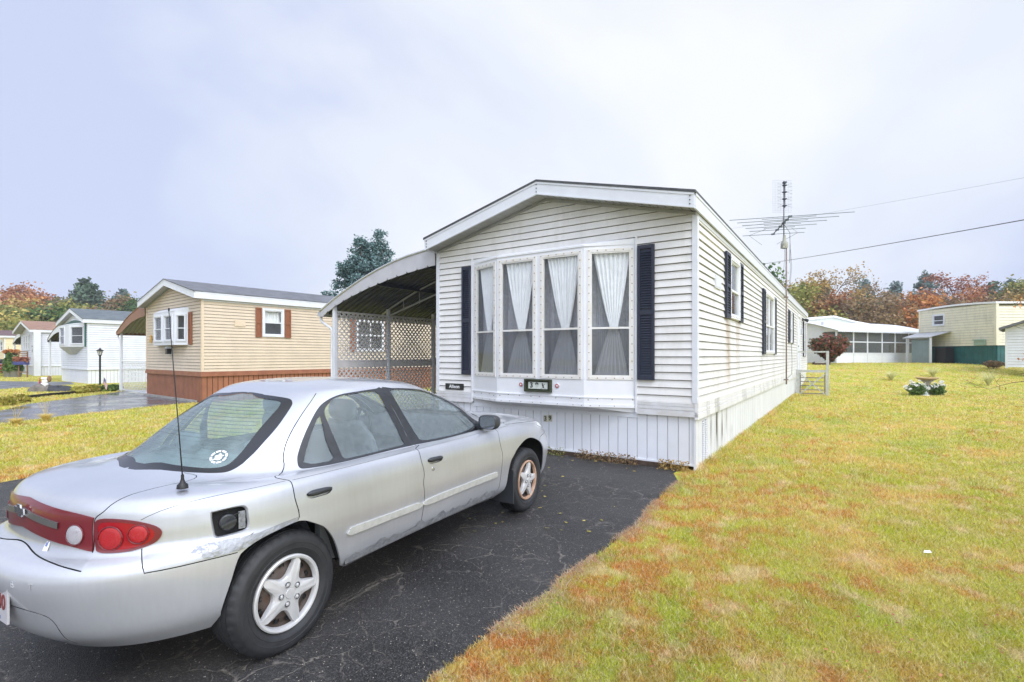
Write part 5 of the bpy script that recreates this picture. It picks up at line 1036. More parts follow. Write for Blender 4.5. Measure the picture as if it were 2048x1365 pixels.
P_['tape'] = [(.2272, 4.80), (.2330, 4.84), (.2409, 4.84), (.2540, 4.72), (.2673, 4.70), (.2830, 4.95), (.2960, 5.02), (.2965, 4.55), (.2830, 4.28), (.2716, 3.85), (.2700, 3.62), (.2619, 3.40), (.2500, 3.38), (.2402, 3.43), (.2380, 3.80), (.2369, 4.1), (.2290, 4.12)]
_c = (.170, 5.78); P_['tail_lamp_glow'] = [(_c[0] + (u - _c[0]) * .86, _c[1] + (v - _c[1]) * .80) for u, v in P_['tail_lamp']]; SM_X = 1  # inner lens area, in brighter red than its maroon border
SM = {'tail_lamp_glow', 'arch_rear', 'arch_front', 'tail_lamp', 'door_window_rear', 'glass_rear_door', 'door_window_front', 'glass_front_door', 'headlamp', 'handle_cup_rear', 'handle_cup_front', 'side_moulding_rear', 'side_moulding_front', 'bonnet', 'windscreen', 'rear_glass', 'rear_window', 'fuel_recess'}
seams = {'s1': smooth_poly(seam_rear, False, 3), 's2': smooth_poly(seam_mid, False, 3)[2:], 's3': smooth_poly(seam_front, False, 3),
         's4': smooth_poly([(.1335, 5.02), (.1330, 5.6), (.1332, 6.2)] + SEAMT, False, 3), 's5': smooth_poly(LED, False, 3)[1:], 's6': [(.1895, 5.11), (.1985, 4.5), (.2062, 3.86), (.2087, 3.30), (.2180, 3.28), (.2274, 3.27), (.2400, 3.27), (.2600, 3.2)],
         's8': smooth_poly([(1.0, 7.2), (.85, 7.25), (.77, 7.35), (.7236, 7.55), (.69, 7.85), (.672, 8.2), (.70, 8.9), (.76, 9.55), (.815, 9.86), (.90, 9.9), (1.0, 9.9)], False, 3),
         's13': smooth_poly([(.045, 2.085), (.0606, 2.075), (.0812, 2.025), (.1026, 1.895), (.1103, 1.66), (.1110, 1.3), (.1097, 1.0), (.107, .4)], False, 3), 's9': [(.7180, 4.75), (.7300, 5.3), (.775, 5.6), (.90, 5.6), (1.0, 5.6)], 's10': smooth_poly([(.1880, 6.45), (.2138, 6.98), (.2407, 7.45), (.2700, 7.62), (.2900, 7.68)], False, 3), 's11': smooth_poly([(.2960, 7.55), (.3465, 7.46), (.4430, 7.50)], False, 3), 's12': smooth_poly([(.4555, 7.52), (.5045, 7.54), (.5768, 7.56), (.6200, 7.60), (.6639, 7.75)], False, 3)}
SW = {'s5': .003, 's13': .0025, 's7': .003, 's10': .0012, 's11': .0012, 's12': .0012, 's1': .0026, 's2': .0026, 's3': .0026}
def build_car():
    NAMES = [n for n in P_ if P_[n]]
    polys = {n: (smooth_poly(P_[n]) if n in SM else P_[n]) for n in NAMES}
    for k, L_ in seams.items(): polys[k] = strip(L_, SW.get(k, .0022))
    VS = .06                                     # scale v so that the triangulation sees nearly metric shapes
    pts, edges = [], []
    for n, P in polys.items():
        b = len(pts)
        # subdivide long edges
        Q = []
        for i in range(len(P)):
            a, c = P[i], P[(i + 1) % len(P)]; d = max(abs(a[0] - c[0]) / .008, abs(a[1] - c[1]) / .34); m_ = max(1, int(d))
            Q += [(a[0] + (c[0] - a[0]) * k / m_, a[1] + (c[1] - a[1]) * k / m_) for k in range(m_)]
        pts += [Vector((u, v * VS)) for u, v in Q]; m_ = len(Q); edges += [(b + i, b + (i + 1) % m_) for i in range(m_)]
    for j in range(0, int(VMAX * 3) + 1):
        for i in range(0, 141):
            u = i / 140; v = min(j / 3, VMAX - .02)
            pts.append(Vector((u, v * VS)))
    b = len(pts); pts += [Vector((0, 0)), Vector((1, 0)), Vector((1, (VMAX - .02) * VS)), Vector((0, (VMAX - .02) * VS))]; edges += [(b, b + 1), (b + 1, b + 2), (b + 2, b + 3), (b + 3, b)]
    vs, es, fs, *_r = delaunay_2d_cdt(pts, edges, [], 0, 1e-5)
    UV = np.array([(p.x, p.y / VS) for p in vs]); T = np.array([f for f in fs if len(f) == 3]); C = UV[T].mean(1)
    ok = (C[:, 0] > 0) & (C[:, 0] < 1) & (C[:, 1] > 0) & (C[:, 1] < VMAX - .02); T = T[ok]; C = C[ok]
    def inside(P):
        x, y = C[:, 0], C[:, 1]; r = np.zeros(len(C), bool); n = len(P)
        for i in range(n):
            (x1, y1), (x2, y2) = P[i], P[(i + 1) % n]
            if y1 == y2: continue
            c = ((y1 > y) != (y2 > y)) & (x < (x2 - x1) * (y - y1) / (y2 - y1) + x1); r ^= c
        return r
    region = np.full(len(T), '', dtype=object)
    order = ['bonnet', 'boot_lid', 'rear_bumper', 'front_bumper', 'rear_door', 'front_door', 'windscreen_surround', 'windscreen', 'rear_window', 'rear_glass', 'door_window_rear', 'glass_rear_door', 'glass_quarter', 'door_window_front', 'glass_front_door', 'lamp_band', 'tail_lamp', 'headlamp', 'tape'] + list(seams) + ['handle_cup_rear', 'handle_cup_front', 'side_moulding_rear', 'side_moulding_front', 'fuel_recess', 'tail_lamp', 'tail_lamp_glow', 'lamp_band', 'door_window_rear', 'glass_rear_door', 'glass_quarter', 'door_window_front', 'glass_front_door', 'rear_window', 'rear_glass', 'arch_rear', 'arch_front']
    for n in order:
        mk = inside(polys[n])
        if n in ('s10',): mk &= (region == '')
        if n == 's11': mk &= (region == 'rear_door')
        if n == 's12': mk &= (region == 'front_door') | (region == '')
        region[mk] = n
    
    P3 = np.array([S(u, v) for u, v in np.clip(UV, [0, 0], [1, VMAX - .02])]); N3 = np.array([SN(u, v) for u, v in np.clip(UV, [0.0005, .02], [.9995, VMAX - .4])])
    cap = UV[:, 1] > VMAX - .9; N3[cap] = (0, 0, 1)
    N3[UV[:, 0] < .001, 1] = 0; N3[UV[:, 0] > .999, 1] = 0
    P3[UV[:, 0] < 1e-5, 1] = 0; P3[UV[:, 0] > 1 - 1e-5, 1] = 0
    def part(name, regs, mats, parent, sides=(-1, 1), off=0.0, regmat=None, offs=None):
        vv, ff, nn, mm = [], [], [], []
        sel = np.isin(region, regs)
        for sd in sides:
            key = {}
            for t_, r_ in zip(T[sel], region[sel]):
                o_ = (offs or {}).get(r_, off); idx = []
                for k in t_:
                    q = (int(k), o_)
                    if q not in key:
                        key[q] = len(vv); p = P3[k] + N3[k] * o_; n = N3[k].copy()
                        if sd > 0: p = p * (1, -1, 1); n = n * (1, -1, 1)
                        vv.append(tuple(p)); nn.append(tuple(n))
                    idx.append(key[q])
                ff.append(tuple(idx)); mm.append((regmat or {}).get(r_, 0))
        if not ff: return None
        me = bpy.data.meshes.new(name)
        F2 = []
        V_ = np.array(vv); NN = np.array(nn)
        for f in ff:
            g = np.cross(V_[f[1]] - V_[f[0]], V_[f[2]] - V_[f[0]]); F2.append(f if np.dot(g, NN[list(f)].mean(0)) > 0 else (f[0], f[2], f[1]))
        me.from_pydata(vv, [], F2)
        for m_ in mats: me.materials.append(m_)
        me.polygons.foreach_set('material_index', mm); me.polygons.foreach_set('use_smooth', [True] * len(F2)); me.update()
        me.normals_split_custom_set_from_vertices(nn)
        o = bpy.data.objects.new(name, me); col.objects.link(o); o.parent = parent; return o
    cx = Vector((.487, .873, 0)).normalized(); rz = math.atan2(cx.y, cx.x); O = Vector((-1.83638, 2.92061, 0))
    car = tag(empty('car', O, rz), 'silver saloon car with taped rear wing and missing fuel flap on the asphalt drive', 'car')
    pt, bk = M['paint'], M['gap']
    GP = [k for k in seams if k not in ('s11', 's12', 's13')]; part('body', [''] + GP, [pt, bk], car, regmat={k: 1 for k in GP}, offs={k: -.0015 if k == 's10' else -.007 for k in GP})
    part('bonnet', ['bonnet'], [pt], car)
    boot = part('boot_lid', ['boot_lid'], [pt], car)
    part('rear_bumper', ['rear_bumper', 's13'], [M['bumper_paint'], M['crease']], car, regmat={'s13': 1}, offs={'s13': -.003}); part('front_bumper', ['front_bumper'], [M['bumper_paint']], car)
    for sd in (-1, 1):
        rd = part('rear_door', ['rear_door', 's11'], [pt, bk], car, (sd,), regmat={'s11': 1}, offs={'s11': -.0015}); fd = part('front_door', ['front_door', 's12'], [pt, bk], car, (sd,), regmat={'s12': 1}, offs={'s12': -.0015})
        part('window_frame', ['door_window_rear'], [M['rubber_trim']], rd, (sd,), off=-.002); part('window_frame', ['door_window_front'], [M['rubber_trim']], fd, (sd,), off=-.002)
        part('window', ['glass_rear_door'], [M['car_glass']], rd, (sd,), off=-.007); part('quarter_window', ['glass_quarter'], [M['car_glass_tint']], rd, (sd,), off=-.007); part('window', ['glass_front_door'], [M['car_glass']], fd, (sd,), off=-.007)
        for dr, reg, m_ in ((rd, 'side_moulding_rear', 'moulding'), (fd, 'side_moulding_front', 'moulding')):
            # padded strip: top skin pushed out, rim down to the door
            mo = part('side_moulding', [reg], [M[m_]], dr, (sd,), off=.011)
            rim(mo, polys[reg], sd, .011, 0, M[m_])
        for dr, reg in ((rd, 'handle_cup_rear'), (fd, 'handle_cup_front')):
            part('handle_cup', [reg], [pt], dr, (sd,), off=-.012)
            P = polys[reg]; c = np.mean(P, 0); hb = MB()
            A = [(c[0] + (u - c[0]) * .93, c[1] + (v - c[1]) * .72 + .06) for u, v in P]; n = len(A)
            prof = [(-.008, 1.0), (.008, 1.0), (.015, .8), (.017, .0)]
            for o_, s_ in prof:
                for (u, v) in A:
                    uu, v2 = c[0] + (u - c[0]) * s_, c[1] + .06 + (v - c[1] - .06) * s_; p = S(uu, v2) + SN(uu, v2) * o_; hb.v.append((p[0], p[1] * (1 if sd < 0 else -1), p[2]))
            for r_ in range(len(prof) - 1):
                for i in range(n): hb.f.append((r_ * n + i, r_ * n + (i + 1) % n, (r_ + 1) * n + (i + 1) % n, (r_ + 1) * n + i)); hb.m.append(0)
            hb.build('handle', M['black_plastic'], dr, smooth=True)
        tl = part('tail_lamp', ['tail_lamp', 'tail_lamp_glow'], [M['lamp_maroon'], M['lamp_red']], car, (sd,), off=.006, regmat={'tail_lamp_glow': 1}, offs={'tail_lamp_glow': .0055}); rim(tl, polys['tail_lamp'], sd, .006, -.004, M['lamp_red'])
        lamp_round(tl, .1545, 5.72, .046, M['lamp_red_bright'], sd); lamp_round(tl, .1860, 5.83, .036, M['lamp_red_bright'], sd, small=True)
        part('headlamp', ['headlamp'], [M['lamp_clear']], car, (sd,), off=.002)
        # mirror
        mb = MB(); base = np.array([1.86, -.66 * (1), .895]); sy = -1 if sd < 0 else 1
        def mir(u, v):
            a = u * 2 * math.pi; s_ = math.sin(v * math.pi / 2) if v < 1 else 1; ca, sa = math.cos(a), math.sin(a)
            q = .62; return (1.90 - .055 * (1 - v) ** 1 * 2.0 * .7 + .015 * 0, sy * (.845 + .082 * math.copysign(abs(ca) ** q, ca) * (1 - .55 * (v) ** 2.2)), .935 + .062 * math.copysign(abs(sa) ** q, sa) * (1 - .55 * v ** 2.2))
        rings_ = [(-.045, .86), (-.04, .96), (-.02, 1.0), (.02, .97), (.055, .82), (.078, .5), (.085, 0.02)]
        n = 28
        for dx, s_ in rings_:
            for i in range(n):
                a = 2 * math.pi * i / n; ca, sa = math.cos(a), math.sin(a); mb.v.append((1.885 + dx, sy * (.838 + .088 * s_ * math.copysign(abs(ca) ** .6, ca)), .945 + .060 * s_ * math.copysign(abs(sa) ** .6, sa)))
        for r_ in range(len(rings_) - 1):
            for i in range(n): mb.f.append((r_ * n + i, r_ * n + (i + 1) % n, (r_ + 1) * n + (i + 1) % n, (r_ + 1) * n + i)); mb.m.append(0)
        mb.tube([(1.90, sy * .70, .895), (1.90, sy * .76, .91), (1.895, sy * .80, .93)], [.035, .03, .03], 8)
        mr_ = mb.build('door_mirror', M['black_plastic'], fd, smooth=True)
        g = MB(); g.add([(1.846, sy * (.838 + .080 * math.copysign(abs(math.cos(2 * math.pi * i / n)) ** .6, math.cos(2 * math.pi * i / n))), .945 + .052 * math.copysign(abs(math.sin(2 * math.pi * i / n)) ** .6, math.sin(2 * math.pi * i / n))) for i in range(n)], [tuple(range(n))]); g.build('mirror_glass', M['mirror'], mr_)
        # wheel-arch liners
        for wx, reg, xx in ((0, 'arch_rear', 0), (2.626, 'arch_front', 0)):
            P = [p for p in polys[reg] if p[1] > .25]; L_ = MB(); n = len(P)
            cxw = np.mean([S(u, v)[0] for u, v in P])
            for k, (dy, sc, dz) in enumerate(((0, 1, 0), (.010, 1.0, -.001), (.014, 1.07, .012), (.36, 1.10, .02), (.36, .02, -.0))):
                for (u, v) in P:
                    p = S(u, v); q = (cxw + (p[0] - cxw) * sc, -(abs(p[1]) - dy) if k < 3 else -(.84 - dy), max(.25 + (p[2] - .25) * sc + dz, .18)); L_.v.append((q[0], q[1] * (1 if sd < 0 else -1), q[2]))
            for k in range(4):
                for i in range(n - 1): L_.f.append((k * n + i, k * n + i + 1, (k + 1) * n + i + 1, (k + 1) * n + i)); L_.m.append(0 if k == 0 else 1)
            L_.build('wheel_arch', [pt, M['liner']], car)
    part('windscreen_trim', ['windscreen_surround'], [M['rubber_trim']], car, off=-.001); part('windscreen', ['windscreen'], [M['car_glass']], car, off=-.005)
    rt = part('rear_window', ['rear_glass'], [M['rear_glass']], car, off=-.003); part('window_seal', ['rear_window'], [M['black_gloss']], rt, off=.000)
    # defroster lines
    dl = MB()
    for v in np.linspace(10.32, 11.72, 17):
        for s0 in (-1, 1):
            L_ = [tuple((S(u * s0, v) - SN(u, v) * (1, -1 if False else 1, 1) * 0) * (1, 1, 1)) for u in np.linspace(0, .155, 14)]
            for a, b in zip(L_[:-1], L_[1:]):
                n = SN(.08, v) * (1, s0, 1); q = np.array([0, 0, .0022]); A, B_ = np.array(a) - n * .0045 * 1, np.array(b) - n * .0045; dl.quad(A - q, B_ - q, B_ + q, A + q)
    dl.build('defroster', M['defrost'], rt)
    lb = part('lamp_band', ['lamp_band'], [M['lamp_maroon']], boot, off=.006); rim(lb, polys['lamp_band'], -1, .006, -.004, M['lamp_maroon'], both=True)
    for sd in (-1, 1): lamp_round(lb, .1085, 5.88, .040, M['lamp_white'], sd, bezel=M['lamp_maroon'])
    # bright strip and cross badge
    cb = MB()
    def on(u, v, o): s_ = 1 if u >= 0 else -1; n = SN(abs(u), v) * (1, s_, 1); return S(u, v) + n * o
    for u0, u1 in zip(np.linspace(-.083, .083, 30)[:-1], np.linspace(-.083, .083, 30)[1:]):
        vt = lambda u: 6.74 - 4.3 * abs(u); vb = lambda u: 6.46 - 4.3 * abs(u)
        A, B_, C_, D_ = on(u0, vb(u0), .012), on(u1, vb(u1), .012), on(u1, vt(u1), .012), on(u0, vt(u0), .012); cb.quad(A, B_, C_, D_)
        E_, F_2 = on(u0, vb(u0), .005), on(u1, vb(u1), .005); cb.quad(A, B_, F_2, E_); E_, F_2 = on(u0, vt(u0), .005), on(u1, vt(u1), .005); cb.quad(D_, C_, F_2, E_)
    cb.build('bright_strip', M['chrome_dull'], boot)
    bt = MB(); X0 = on(0, 6.62, .017); bp = [(-.052, -.013), (-.018, -.013), (-.014, -.026), (.026, -.026), (.022, -.013), (.052, -.013), (.046, .013), (.014, .013), (.010, .026), (-.026, .026), (-.022, .013), (-.058, .013)]
    bt.prism(bp, 0, .006, lambda a, b, t: (X0[0] - t, X0[1] - a, X0[2] + b * 1.0)); bt.build('badge', M['chrome'], boot)
    # small outline sticker on the lid, round sticker in the glass
    def decal(name, shape, u, v, o, sc, m, par, rot=0):
        c = on(u, v, o); n = SN(abs(u), v); t = np.cross([0, 0, 1], n); t /= np.linalg.norm(t); b = np.cross(n, t); mb = MB()
        ca, sa = math.cos(rot), math.sin(rot)
        for loop in shape:
            mb.add([tuple(c + t * (x * ca - y * sa) * sc + b * (x * sa + y * ca) * sc) for x, y in loop], [tuple(range(len(loop)))] if len(loop) > 2 else [])
        return mb.build(name, m, par)
    decal('sticker', [[(-.5, -.95), (.55, -.9), (.5, .2), (.25, 1.0), (-.15, 1.0), (-.45, .3)]], .062, 4.98 + .14, .004, .032, M['paper_white'], boot)
    decal('sticker_mark', [[(-.3, .1), (.15, .1), (.15, .8), (-.3, .6)]], .062, 4.98 + .14, .0048, .03, M['sticker_blue'], boot)
    ring = []; K = 40
    for i in range(K):
        a, b = 2 * math.pi * i / K, 2 * math.pi * (i + 1) / K
        if i % 5 == 4: continue
        ring.append([(math.cos(a) * 1, math.sin(a) * 1), (math.cos(b) * 1, math.sin(b) * 1), (math.cos(b) * .74, math.sin(b) * .74), (math.cos(a) * .74, math.sin(a) * .74)])
    blob = [[(.42 * math.cos(a) , .42 * math.sin(a) - .1) for a in np.linspace(0, 6.1, 16)], [(-.55, .12), (-.15, .30), (.05, .62), (.25, .30), (.6, .2), (.3, .05), (-.3, .05)], [(-.62, -.38), (-.5, -.48), (.45, .0), (.35, .12)]]
    decal('round_sticker', ring + blob[:1] + blob[1:], .142, 10.38, .0015, .043, M['paper_white'], rt)
    # rear number plate in the bumper, lettering above it
    pc = on(-.004, 1.95, .004); pl = MB(); pl.box(pc[0] - .012, pc[0] - .004, -.198, .112, .385, .535); pm = pl.build('number_plate', M['plate_white'], car)
    text_mesh('lettering', 'C40', .085, M['plate_red'], pm, basis((pc[0] - .0135, -.111, .468), (0, -1, 0), (0, 0, 1)), .001, bold=.002)
    text_mesh('lettering', 'AB', .085, M['plate_red'], pm, basis((pc[0] - .0135, .042, .468), (0, -1, 0), (0, 0, 1)), .001, bold=.002)
    mb = MB(); mb.box(pc[0] - .0130, pc[0] - .0125, -.13, .13, .395, .409); mb.build('plate_strip', M['sticker_blue'], pm)
    for k, ch in enumerate('CHEVROLET'):
        u = .051 - (k - 4) * 0 ; y = .21 - k * .045; uu = abs(y) / 1.55 * (1 if y < 0 else -1); c = on(uu * .19 / .19, 2.98, .0015); n = SN(abs(uu) + 1e-4, 2.98) * (1, 1 if uu >= 0 else -1, 1); t = np.cross([0, 0, 1], n); t /= np.linalg.norm(t)
        text_mesh('letter', ch, .036, M['emboss'], car, basis(c, t, np.cross(n, t)), .0008)
    # fuel filler
    cen = on(.2455, 5.72, 0); n = SN(.2455, 5.72); t = np.cross([0, 0, 1], n); t /= np.linalg.norm(t); b = np.cross(n, t)
    fu = MB(); P = polys['fuel_recess']; m_ = len(P)
    for dp, sc in ((.0, 1), (-.006, .93), (-.012, .90), (-.045, .86), (-.045, .01)):
        for (u, v) in P:
            uu, vv = .2455 + (u - .2455) * sc, 5.72 + (v - 5.72) * sc; fu.v.append(tuple(S(uu, vv) + SN(uu, vv) * dp))
    for r_ in range(4):
        for i in range(m_): fu.f.append((r_ * m_ + i, r_ * m_ + (i + 1) % m_, (r_ + 1) * m_ + (i + 1) % m_, (r_ + 1) * m_ + i)); fu.m.append(0 if r_ < 2 else 1)
    fo = fu.build('fuel_recess', [pt, M['liner']], car)
    cp_ = MB(); cp_.lathe([(.036, -.035), (.036, -.012), (.030, -.008), (0, -.008)], cen - t * .008, n, 20); cp_.obox(cen - t * .008 - n * .003, t * .95 + b * .3, b * .95 - t * .3, n, .033, .006, .010); cp_.build('fuel_cap', M['black_plastic'], fo)
    hg = MB()
    hg.obox(cen + t * .050 - n * .016, t, b, n, .014, .040, .003)
    for z_ in (-.024, .0, .024): hg.obox(cen + t * .055 - n * .012 + b * z_, t, b, n, .009, .006, .003)
    hg.build('hinge', M['hinge_grey'], fo); tb = MB(); tb.tube([cen - t * .02 - n * .002, cen + t * .01 + b * .03, cen + t * .04 + b * .035 - n * .01], .002, 4); tb.build('cap_tether', M['black'], fo)
    # duct tape: wrinkled layer over wing and sill
    tp = part('duct_tape', ['tape'], [M['tape']], car, (-1,), off=.0025)
    sl = MB(); rnd = random.Random(4)
    L1 = [(u, 1.12 + .35 * rnd.random() * (1 if i % 3 else .2)) for i, u in enumerate(np.linspace(.345, .598, 44))]
    for (u0, v0), (u1, v1) in zip(L1[:-1], L1[1:]):
        sl.quad(on(u0, .25, .004), on(u1, .25, .004), on(u1, .75, .007 + .004 * rnd.random()), on(u0, .75, .009)); sl.quad(on(u0, .75, .009), on(u1, .75, .008), on(u1, v1, .0025), on(u0, v0, .0025))
        sl.quad(on(u0, .25, .004), on(u1, .25, .004), on(u1, .02, -.01 - .02 * rnd.random()) - np.array([0, 0, .012 * rnd.random()]), on(u0, .02, -.01))
    sl.build('sill_tape', M['tape'], car)
    lk = MB(); lk.lathe([(.013, -.002), (.013, .002), (.009, .003), (.008, .0), (0, .0)], on(.4600, 5.25, .001), SN(.46, 5.25), 14); lk.build('door_lock', M['chrome'], car)
    # aerial
    ab = on(.1870, 8.95, -.002)
    ab = np.array([-.395, -.60, 0]); ab[2] = .905
    ae = MB(); ae.lathe([(.024, -.012), (.022, .004), (.012, .014), (.007, .03), (.006, .05)], ab, (0, 0, 1), 14); ae.tube([ab + (0, 0, .04), ab + (.0, .035, .28), ab + (.0, .085, .60), ab + (0, .115, .80)], [.0028, .0024, .002, .0018], 6); ae.lathe([(.0018, .80), (.004, .805), (.004, .815), (0, .817)], (ab[0], ab[1] + .115, ab[2]), (0, 0, 1), 8)
    ae.build('aerial', M['black'], car, smooth=True)
    # underbody, cabin
    ub = MB(); ub.box(-.45, 3.2, -.50, .50, .27, .36); ub.box(.4, 2.2, -.70, .70, .30, .36); ub.build('underbody', M['liner'], car)
    cb_ = MB(); cb_.box(-.1, 2.35, -.74, .74, .34, .38)
    for sy in (-1, 1): cb_.box(.25, 2.2, sy * .72 - .02, sy * .72 + .02, .38, .82)
    cb_.box(-.22, .16, -.56, .56, .86, .875); cb_.build('cabin', M['cabin'], car)
    ds = MB(); ds.grid(lambda u, v: (1.62 + .70 * v, -.70 + 1.4 * u, .80 + .115 * math.sin(min(1, v * 1.6) * math.pi / 2) + (.045 * math.exp(-((u - .76) / .12) ** 2) if v < .8 else 0)), 24, 10); ds.box(1.64, 1.70, -.7, .7, .55, .80); ds.build('dashboard', M['cabin_dark'], car, smooth=True)
    sw = MB(); R_ = .185; sc = Vector((1.50, .33, .86)); axw = Vector((-.88, 0, .47)); a1 = Vector((0, 1, 0)); a2 = axw.cross(a1)
    sw.tube([sc + (a1 * math.cos(a) + a2 * math.sin(a)) * R_ for a in np.linspace(0, 2 * math.pi, 33)], .013, 8, cap=False); sw.tube([sc - a1 * R_, sc + a1 * R_], .014, 6); sw.tube([sc, sc - a2 * R_ * .95], .016, 6); sw.lathe([(.06, 0), (.06, .03), (0, .035)], sc, axw, 14); sw.build('steering_wheel', M['cabin_dark'], car, smooth=True)
    for sx, sy, w in ((1.03, -.36, .25), (1.03, .36, .25), (.36, 0, .60)):
        st = MB(); th = .075
        def back(u, v, s_=1): return None
        H = .60 if w < .5 else .44
        rings_ = []
        for k in range(15):
            v = k / 14; wz = w * (1 - .10 * v - (.55 if w < .5 else .08) * max(0, v - .80) * 5 * .5); th_ = th * (1 - .3 * v) * (1 if 0 < k < 14 else .4)
            rings_.append([(sx - .05 - v * H * .34 + th_ * math.cos(a) * .8, sy + wz * math.copysign(abs(math.sin(a)) ** .5, math.sin(a)), .46 + v * H) for a in np.linspace(0, 2 * math.pi, 25)[:-1]])
        b0 = len(st.v)
        for r_ in rings_: st.v += r_
        for k in range(14):
            for i in range(24): st.f.append((b0 + k * 24 + i, b0 + k * 24 + (i + 1) % 24, b0 + (k + 1) * 24 + (i + 1) % 24, b0 + (k + 1) * 24 + i)); st.m.append(0)
        st.f.append(tuple(b0 + 14 * 24 + i for i in range(24))); st.m.append(0)
        heads = [sy] if w < .5 else [-.36, .36]
        for hy_ in heads:
            z_ = .46 + H + (.07 if w < .5 else .04); xh = sx - .05 - H * .34 - .02
            st.grid(lambda u, v: (xh + .045 * math.sin(v * math.pi) * math.cos(u * 2 * math.pi), hy_ + .13 * (math.sin(v * math.pi) ** .5) * math.sin(u * 2 * math.pi), z_ - .075 * math.cos(v * math.pi)), 20, 10)
        st.grid(lambda u, v: (sx - .02 + .50 * v, sy - w + 2 * w * u, .46 + .07 * math.sin(u * math.pi) ** .5 * (1 - .6 * abs(2 * v - 1) ** 3)), 16, 8); st.build('seat', M['seat'], car, smooth=True)
    tg = MB(); tg.box(.05, .055, -.50, -.44, .95, 1.0); tg.build('red_tag', M['faded_red'], car)
    rm = MB(); rm.obox((1.52, 0, 1.20), (0, 1, 0), (.2, 0, .98), (.98, 0, -.2), .11, .03, .012); rm.tube([(1.52, 0, 1.22), (1.50, 0, 1.29)], .008, 6); rm.build('inner_mirror', M['cabin_dark'], car)
    # mud flap behind the front wheel
    for sy in (-1, 1):
        mf = MB(); mf.add([(2.285, sy * .84, .46), (2.285, sy * .60, .46), (2.255, sy * .60, .17), (2.255, sy * .855, .17), (2.30, sy * .84, .46), (2.30, sy * .60, .46), (2.272, sy * .60, .17), (2.272, sy * .855, .17)], [(0, 1, 2, 3), (4, 5, 6, 7), (0, 3, 7, 4), (2, 3, 7, 6)])
        mf.build('mud_flap', M['black_plastic'], car)
    # wheels
    proto = None
    for (wx, sd, front) in ((0, -1, 0), (0, 1, 0), (2.626, -1, 1), (2.626, 1, 1)):
        wheel(car, wx, sd, front)
    return car
def rim(o, P, sd, o1, o0, m, both=False):
    """closes the edge between a raised skin and the panel under it (added to the same mesh)"""
    import bmesh
    bm = bmesh.new(); bm.from_mesh(o.data)
    for s_ in ((-1, 1) if both else (sd,)):
        Q = [p for p in P if p[0] >= -.001]; n = len(Q); A, B_ = [], []
        for (u, v) in Q:
            p, nn = S(abs(u), v), SN(abs(u) + 1e-4, v)
            for L_, oo in ((A, o1), (B_, o0)): q = p + nn * oo; L_.append(bm.verts.new((q[0], q[1] * (1 if s_ < 0 else -1), q[2])))
        for i in range(n):
            j = (i + 1) % n
            if Q[i][0] < .001 and Q[j][0] < .001: continue
            try: bm.faces.new((A[i], A[j], B_[j], B_[i]))
            except ValueError: pass
    nn = None; bm.to_mesh(o.data); bm.free(); o.data.update()
    return o
def lamp_round(par, u, v, r, m, sd, small=False, bezel=None):
    c = S(u, v); n = SN(u, v)
    if sd > 0: c = c * (1, -1, 1); n = n * (1, -1, 1)
    mb = MB(); mb.lathe([(r, .0), (r, .0085), (r * .94, .0105), (r * .5, .012), (0, .0125)], c, n, 32); o = mb.build('lamp_lens', m, par, smooth=True, shade_angle=50)
    b = MB(); K = 32; n = Vector(n); a = n.orthogonal().normalized(); q = n.cross(a); C = Vector(c) + n * .0085
    b.tube([C + (a * math.cos(t) + q * math.sin(t)) * r * 1.08 for t in np.linspace(0, 2 * math.pi, K + 1)], r * .06, 8, cap=False); b.build('bezel', bezel or M['lamp_maroon'], o, smooth=True)
